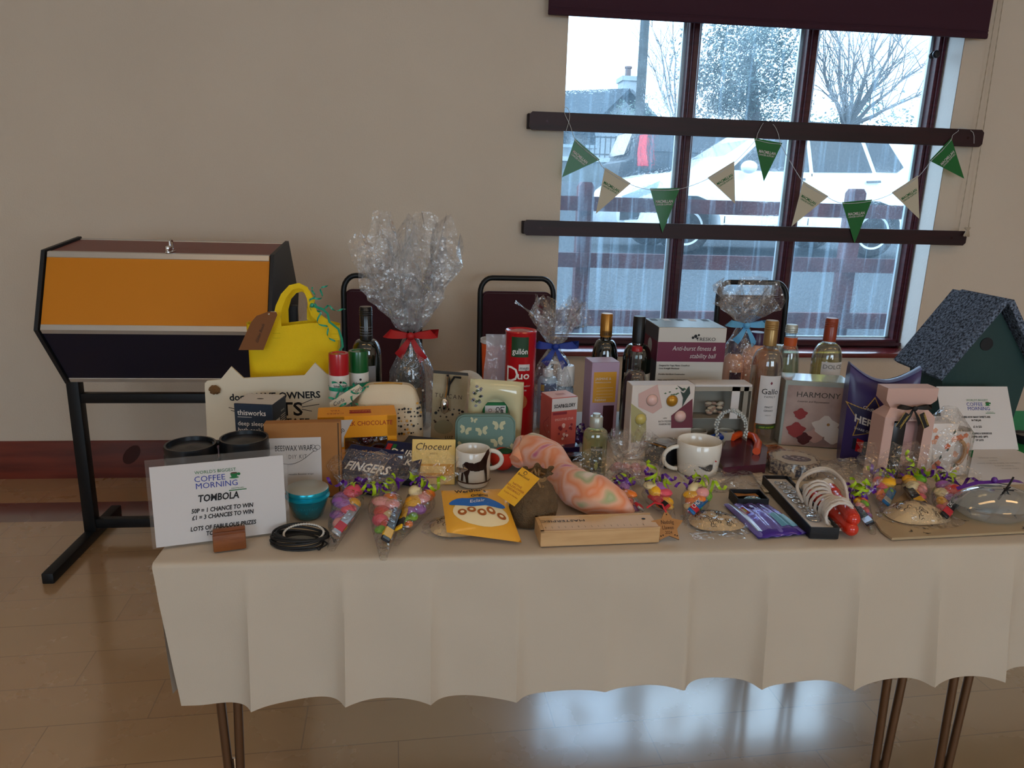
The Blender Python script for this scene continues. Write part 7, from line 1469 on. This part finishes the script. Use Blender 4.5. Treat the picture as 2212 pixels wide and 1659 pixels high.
# tie-dye cloth bundle
PLAIN = film('plain_film', gloss=.14, haze=.02, bump=.2, bscale=20)
def tiedye():
    m, N, L, b = nt('tie_dye'); tc = N.new('ShaderNodeTexCoord'); n1 = N.new('ShaderNodeTexNoise'); n1.inputs['Scale'].default_value = 13; n1.inputs['Detail'].default_value = 1.5; n1.inputs['Distortion'].default_value = .2; L.new(tc.outputs['Object'], n1.inputs['Vector'])
    cr = N.new('ShaderNodeValToRGB'); r = cr.color_ramp; r.elements[0].position = .34; r.elements[0].color = lin('#c45a8c'); r.elements[1].position = .38; r.elements[1].color = lin('#e8b0a8')
    for p_, c_ in ((.42, '#e89468'), (.48, '#f0c0b0'), (.54, '#e88c5c'), (.6, '#eab494'), (.64, '#a8b080'), (.70, '#e8d8c8')): e_ = r.elements.new(p_); e_.color = lin(c_)
    L.new(n1.outputs['Fac'], cr.inputs[0]); L.new(cr.outputs[0], b.inputs['Base Color']); b.inputs['Roughness'].default_value = .85; b.inputs['Sheen Weight'].default_value = .4; return m
m_td = tiedye(); q = [T(*p_) for p_ in ((1112, 1025), (1140, 1012), (1180, 1030), (1215, 1062), (1245, 1092), (1285, 1108), (1330, 1116), (1366, 1120))]; rr = [.016, .040, .042, .032, .038, .040, .028, .007]; zz_ = [.03, .044, .042, .034, .036, .038, .027, .01]; c0 = q[3].copy(); n_i = 40; pts = []; rad = []
for i in range(n_i):
    s_ = i/(n_i-1)*(len(q)-1); k = min(int(s_), len(q)-2); f = s_-k; f = f*f*(3-2*f); v = q[k].lerp(q[k+1], f)-c0; pts.append(Vector((v.x, v.y, zz_[k]*(1-f)+zz_[k+1]*f))); rad.append(rr[k]*(1-f)+rr[k+1]*f)
g = G(); g.tube(pts, rad, m_td, 28)
for i, v in enumerate(g.v): n_ = noise.noise(v*26)*.007+noise.noise(v*60)*.002; d_ = Vector((v.x, v.y, v.z-.03)).normalized(); g.v[i] = v+d_*n_; g.v[i].z = max(.001, g.v[i].z)
solo('tie_dye_bundle', g, 'rolled pink and orange tie-dye cloth behind the wooden box', 'cloth', loc=c0)
# red felt ball with green top
p = T(1086, 1022); g = G(); g.ball((0, 0, .026), .027, mat('red_felt', '#c02c18', .8), n=20, sc=(1, 1, .95)); g.ball((.004, -.006, .046), .014, mat('green_felt', '#143c1c', .9), n=14, sc=(1.2, 1, .45)); solo('felt_ornament', g, 'round red felt ornament with a dark green top behind the horse mug handle', 'ornament', loc=(p.x, p.y+.02, CT))
# verbena bottle
p = T(1283, 1040); Yv = p.y+.02; X = P(1284, 980, Yv).x; R = W(1257, 1310, 980, Yv)/2; hV = P(1286, 892, Yv).z-CT; t = thing('shower_gel_bottle', 'yellow-green transparent shower gel bottle with silver flip cap', 'bottle', (X, Yv, CT)); hb_ = P(1286, 922, Yv).z-CT
g = G(); pr = [(.0001, .001), (R*.86, 0), (R*.96, .004), (R, hb_*.3), (R*1.0, hb_*.8), (R*.93, hb_*.92), (R*.6, hb_*.985), (R*.5, hb_)]; Mq = Matrix.Diagonal((1, .72, 1, 1)); g.lathe(pr, film('gel_bottle', '#f0f0c0', gloss=.25, haze=.03, bump=0, rough=.04), 40, Mq); g.build('bottle', t); g = G(); g.lathe([(r*.93, z+.002) for r, z in pr[:6]]+[(.0001, hb_*.92)], film('yellow_gel', '#c8b428', gloss=.1, haze=.35, bump=0), 32, Mq); g.build('gel', t)
fv = lambda e_: (lambda x, z: Vector(((R+e_)*sin(x/R), -(R*.72+e_)*cos(x/R), z))); g = G(); g.rect(-.013, .008, .013, hb_*.68, mat('label_silverline', '#8c8c60', .4), fn=fv(.0006), n=8); g.rect(-.0122, .009, .0122, hb_*.675, mat('label_dkgreen', '#2c3010', .5), fn=fv(.001), n=8); g.text('Verveine', .005, m_card, fn=lambda x, z: fv(.0016)(x, z+hb_*.6)); cpoly(g, [(0, .025), (.0035, .032), (.0035, .04), (0, .048), (-.0035, .04), (-.0035, .032)], mat('leaf_pale', '#8c9c50', .5), fv(.0016), .0008); g.build('label', t)
g = G(); g.lathe([(R*.5, hb_), (R*.52, hb_+.001), (R*.52, hb_+.022), (R*.46, hb_+.024), (R*.3, hb_+.024), (R*.3, hV-.001), (.0001, hV)], m_silv, 28); g.build('cap', t)
# purple foil bars and curls
def tp(g, M, w, d): g.text('Boost', d*.4, WHITE, M=M @ TR(-w*.05, 0, d*.3), bold=0.028, shear=.2, sx=1.1)
m_dp = mat('dark_purple_pack', '#241648', .3, coat=.3)
slab_('chocolate_bar', 'dark purple chocolate bar with white lettering behind the tie-dye cloth', (1200, 975), .11, .035, .016, m_dp, radians(3), 0, tp, cat='chocolate')
slab_('chocolate_bar', 'blue and black chocolate bar beside the butterfly tin', (1140, 985), .045, .03, .016, mat('blue_black_pack', '#143044', .35), radians(12), 0, lambda g, M, w, d: g.rect(-w*.3, d*.2, w*.3, d*.7, m_lbl, M), cat='chocolate')
slab_('chocolate_bar', 'black based chocolate bar in front of the coral soap box', (1215, 992), .13, .03, .012, mat('black_pack', '#0e0e18', .35), radians(2), 0, lambda g, M, w, d: g.text('CADBURY', .006, m_lilac, M=M @ TR(w*.2, 0, d*.4)), cat='chocolate')
g = G(); p = T(1245, 960); rnd = random.Random(77)
for k in range(16): curl(g, Vector((rnd.uniform(-.03, .045), rnd.uniform(-.01, .02), rnd.uniform(.012, .04))), (rnd.uniform(-1, 1), rnd.uniform(-.6, .6), rnd.uniform(0, .8)), 1.5, .01, .007, mat('violet_foil', '#3c1a5c', .2, metal=.3, coat=.5), L=.03, seed=k)
for k in range(4): g.ball((-.02+.02*k, 0, .014), .014, mat('violet_foil', '#3c1a5c'), n=10)
solo('violet_foil_sweets', g, 'violet foil wrapped sweets with curled ribbon behind the shower gel bottle', 'sweets', loc=(p.x, p.y, CT))
def tpc(g, M, w, d): g.rect(-w*.4, d*.12, w*.4, d*.88, mat('coaster_green', '#5c7048', .5), M); g.disc(0, d*.5, d*.22, mat('coaster_plum', '#3c2c30', .5), M, n=12, eps=.0009)
slab_('picture_coaster', 'green picture coaster behind the tie-dye cloth', (1225, 1022), .07, .055, .008, m_cream, radians(-8), 0, tpc, cat='coaster')
slab_('picture_coaster', 'pale blue picture coaster left of the shower gel bottle', (1242, 1052), .045, .05, .012, m_cream, radians(-14), 0, lambda g, M, w, d: g.rect(-w*.42, d*.1, w*.42, d*.9, m_lblue, M), cat='coaster')
# film bag with pink sweets
p = T(1362, 1052); t = thing('sweet_bag', 'upright crumpled clear bag of pink sweets right of the shower gel bottle', 'sweets', (p.x, p.y+.02, CT)); g = G(); rnd = random.Random(14)
for k in range(14): g.ball((rnd.uniform(-.035, .035), rnd.uniform(-.015, .015), .012+rnd.random()*.035), .012, mat('pink_chew', '#c07c80', .5), n=10, sc=(1, 1, .7))
g.build('pink_sweets', t)['kind'] = 'stuff'; cello(t, [(0, .046, .024), (.03, .048, .026), (.05, .034, .02), (.062, .014, .012)], .062, P(1350, 925, p.y+.02).z-CT, FILM, top_r=.042, seed=17, petals=2, nu=20)
# cones of sweets, middle and right
sweet_cone('cellophane cone of sweets right of the shower gel bottle, behind the wooden box', (1388, 1130), (1318, 1082), .029, ('silver', 'red'), 21)
sweet_cone('cellophane cone of sweets with a red cord, behind the star ornament', (1452, 1124), (1400, 1078), .028, ('red', 'black'), 22)
sweet_cone('cellophane cone of sweets with a blue bar in front of the goose mug', (1482, 1132), (1512, 1082), .027, ('blue', 'red'), 25, txt='CHOOKA')
sweet_cone('slim cellophane cone with a dark bar right of the skipping rope', (1884, 1156), (1848, 1086), .015, ('black', 'silver'), 26)
sweet_cone('cellophane cone of sweets with a pale blue bar before the purple carton', (1907, 1112), (1905, 1056), .023, ('blue', 'silver'), 27)
sweet_cone('cellophane cone of sweets in front of the blush pink gift box', (1998, 1118), (1962, 1054), .025, ('black', 'yellow'), 28)
sweet_cone('cellophane cone of sweets with a dark upright bar left of the clear bowl', (2032, 1146), (2046, 1066), .026, ('black', 'red'), 29, txt='CHOOKA')
wav((1760, 1040), (1900, 995), 12, 'crumpled clear film lying in front of the purple chocolate carton', hgt=.03)
# patterned tray and clear bowl
m_tray = mat('tray_print', '#b09a78', .35, coat=.4)
q = [T(*p_) for p_ in ((1918, 1168), (1890, 1140), (1900, 1112), (1960, 1070), (2330, 1052), (2330, 1150))]; c = sum(q, Vector())/len(q)
def pr_(g, c, q):
    rnd = random.Random(15)
    for k in range(46):
        s_, t_ = rnd.random(), rnd.random(); x = (q[1].x+.03+(q[4].x-q[1].x-.03)*s_)-c.x; y = (q[0].y+.012+(q[3].y-q[0].y-.03)*t_)-c.y
        xa_ = q[0].x+.02; 
        if x+c.x < xa_+(y+c.y-q[0].y)*(q[3].x-q[0].x)/(q[3].y-q[0].y)*1.0 or x+c.x > min(q[4].x, q[5].x)-.02-max(0, .5*(q[3].y-.03-y-c.y))*0 or y+c.y > q[3].y-.02: continue
        fr_ = (y+c.y-q[5].y)/(q[4].y-q[5].y); xr__ = q[5].x+(q[4].x-q[5].x)*fr_-.02
        if x+c.x > xr__: continue
        M = TR(x, y, .005) @ RZ(rnd.uniform(-1, 1)) @ RXm(-pi/2)
        g.disc(0, 0, .002, BLACK, M, n=8, sx=1.5); [g.poly([(0, 0), (sg*.006, .004), (sg*.007, .001)][::sg], mat('bee_wing', '#5c5244', .5), M) for sg in (-1, 1)]
    g.text('ABCDEFGH', .004, BLACK, M=TR(q[0].x+.10-c.x, q[0].y+.05-c.y, .005) @ RXm(-pi/2)) if 0 else None
flat('patterned_tray', 'tan tray printed with small dark bees under the clear bowl', 'tray', ((1926, 1167), (1903, 1150), (1890, 1130), (1960, 1060), (2330, 1045), (2330, 1146)), m_tray, th=.0045, pr=pr_)
p = T(2170, 1135); g = G(); BOWL = film('clear_bowl', '#e8f0f4', gloss=.4, haze=.12, bump=.05, bscale=12, rough=.06)
t = thing('clear_bowl', 'clear plastic bowl tied with purple ribbon on the patterned tray', 'bowl', (p.x, p.y+.035, CT+.0046)); g.lathe([(.0001, .002), (.055, .0), (.072, .012), (.078, .026), (.08, .028), (.074, .036), (.055, .052), (.03, .06), (.0001, .062)], BOWL, 36, Matrix.Diagonal((1.05, .7, 1, 1))); g.build('bowl', t)
g = G(); g.ribbon([(-.07, .02, .05), (-.04, .01, .066), (0, 0, .072), (.03, .0, .074), (.06, .01, .066)], .009, m_purp, nrm=(0, -.4, 1)); g.ball((-.01, 0, .076), .006, m_purp, n=10); g.build('purple_ribbon', t)
g = G(); g.tube([(-.02, -.03, .048), (.01, -.015, .072), (.02, -.01, .085)], .002, BLACK, 6)
for k in range(5): g.tube([(0, -.022, .064), (.012*cos(k*1.25), -.026, .064+.008*sin(k*1.25))], .0014, BLACK, 5)
g.build('black_clip', t)
# ================================================================ BUNTING
m_fg = mat('bunting_green', '#086c2c', .5, coat=.2); m_fw = mat('bunting_cream', '#cfc6ae', .55); m_str = mat('bunting_string', '#c8ccd0', .6); Y = D-.070
fl_ = [(((1242, 299), (1296, 345), (1214, 383)), 'g'), (((1307, 362), (1363, 396), (1287, 462)), 'w'), (((1404, 407), (1469, 406), (1431, 503)), 'g'), (((1528, 384), (1586, 348), (1588, 440)), 'w'), (((1629, 298), (1690, 309), (1650, 392)), 'g'), (((1735, 391), (1790, 424), (1710, 489)), 'w'), (((1819, 437), (1884, 431), (1846, 526)), 'g'), (((1926, 416), (1983, 379), (1986, 473)), 'w'), (((2055, 298), (2008, 347), (2083, 386)), 'g')]
t = thing('bunting', 'string of nine green and cream charity flags tied along the upper window rail', 'bunting', (0, Y, 0)); sp_ = []
for i, ((a_, b, c), kd) in enumerate(fl_):
    A, B, C_ = [Vector((P(*q_, Y).x, 0, P(*q_, Y).z)) for q_ in (a_, b, c)]; g = G(); m_ = m_fg if kd == 'g' else m_fw; g.prism([(v.x, v.z) for v in (A, B, C_)], .0006, m_)
    if i == 8: A, B = B, A
    ux = (B-A).normalized(); dn_ = (C_-(A+B)/2).normalized(); up_ = -dn_; cc = A.lerp(B, .5)+dn_*(C_-(A+B)/2).length*.34; Mf = Matrix(((ux.x, 0, -ux.z if 1 else 0, cc.x), (0, 1, 0, 0), (ux.z, 0, ux.x, cc.z), (0, 0, 0, 1)))
    tm = m_card if kd == 'g' else C_GREEN; g.text('MACMILLAN', .0125, tm, M=Mf @ TR(0, 0, .003), bold=0.028, sx=.82); g.text('CANCER SUPPORT', .0072, tm, M=Mf @ TR(0, 0, -.0075), bold=0.022, sx=.88)
    for e_ in (A.lerp(B, .06)+dn_*.006, B.lerp(A, .06)+dn_*.006): g.disc(e_.x, e_.z, .0028, m_card, n=10)
    g.ribbon([tuple(A.lerp(B, .06)+dn_*.006+Vector((0, -.001, 0))), tuple(A.lerp(B, .5)+dn_*.010+Vector((0, -.0015, 0))), tuple(B.lerp(A, .06)+dn_*.006+Vector((0, -.001, 0)))], .0016, m_str, nrm=(0, 1, 0))
    o = g.build('flag', t); o['label'] = 'green flag' if kd == 'g' else 'cream flag'; sp_.append((A.lerp(B, .06)+dn_*.006, B.lerp(A, .06)+dn_*.006))
g = G(); Lv = lambda px, py, dy=0: Vector((P(px, py, Y).x, dy, P(px, py, Y).z))
path = [Lv(1222, 285), Lv(1229, 262), Lv(1231, 243, .008), Lv(1228, 231, .03), Lv(1222, 231, .03), Lv(1220, 243, .008), Lv(1224, 255), Lv(1232, 272)]
for i, (a_, b) in enumerate(sp_):
    f_ = Vector((0, -.0018, 0))
    if i == 4: path += [a_+f_, Lv(1636, 290), Lv(1648, 268, .004), Lv(1660, 262, .024), Lv(1673, 270, .006), Lv(1682, 292), b+f_]
    else: path += [a_+f_, a_.lerp(b, .5)+f_+Vector((0, 0, -.003)), b+f_]
    if i < 8: n_ = sp_[i+1][0]; path += [b.lerp(n_, .5)-Vector((0, 0, .005))]
path += [Lv(2058, 292), Lv(2070, 283), Lv(2080, 277, .03), Lv(2092, 276, .03), Lv(2102, 286), Lv(2104, 310)]
g.tube(smooth(path, 3), .0012, m_str, 6); g.build('string', t)
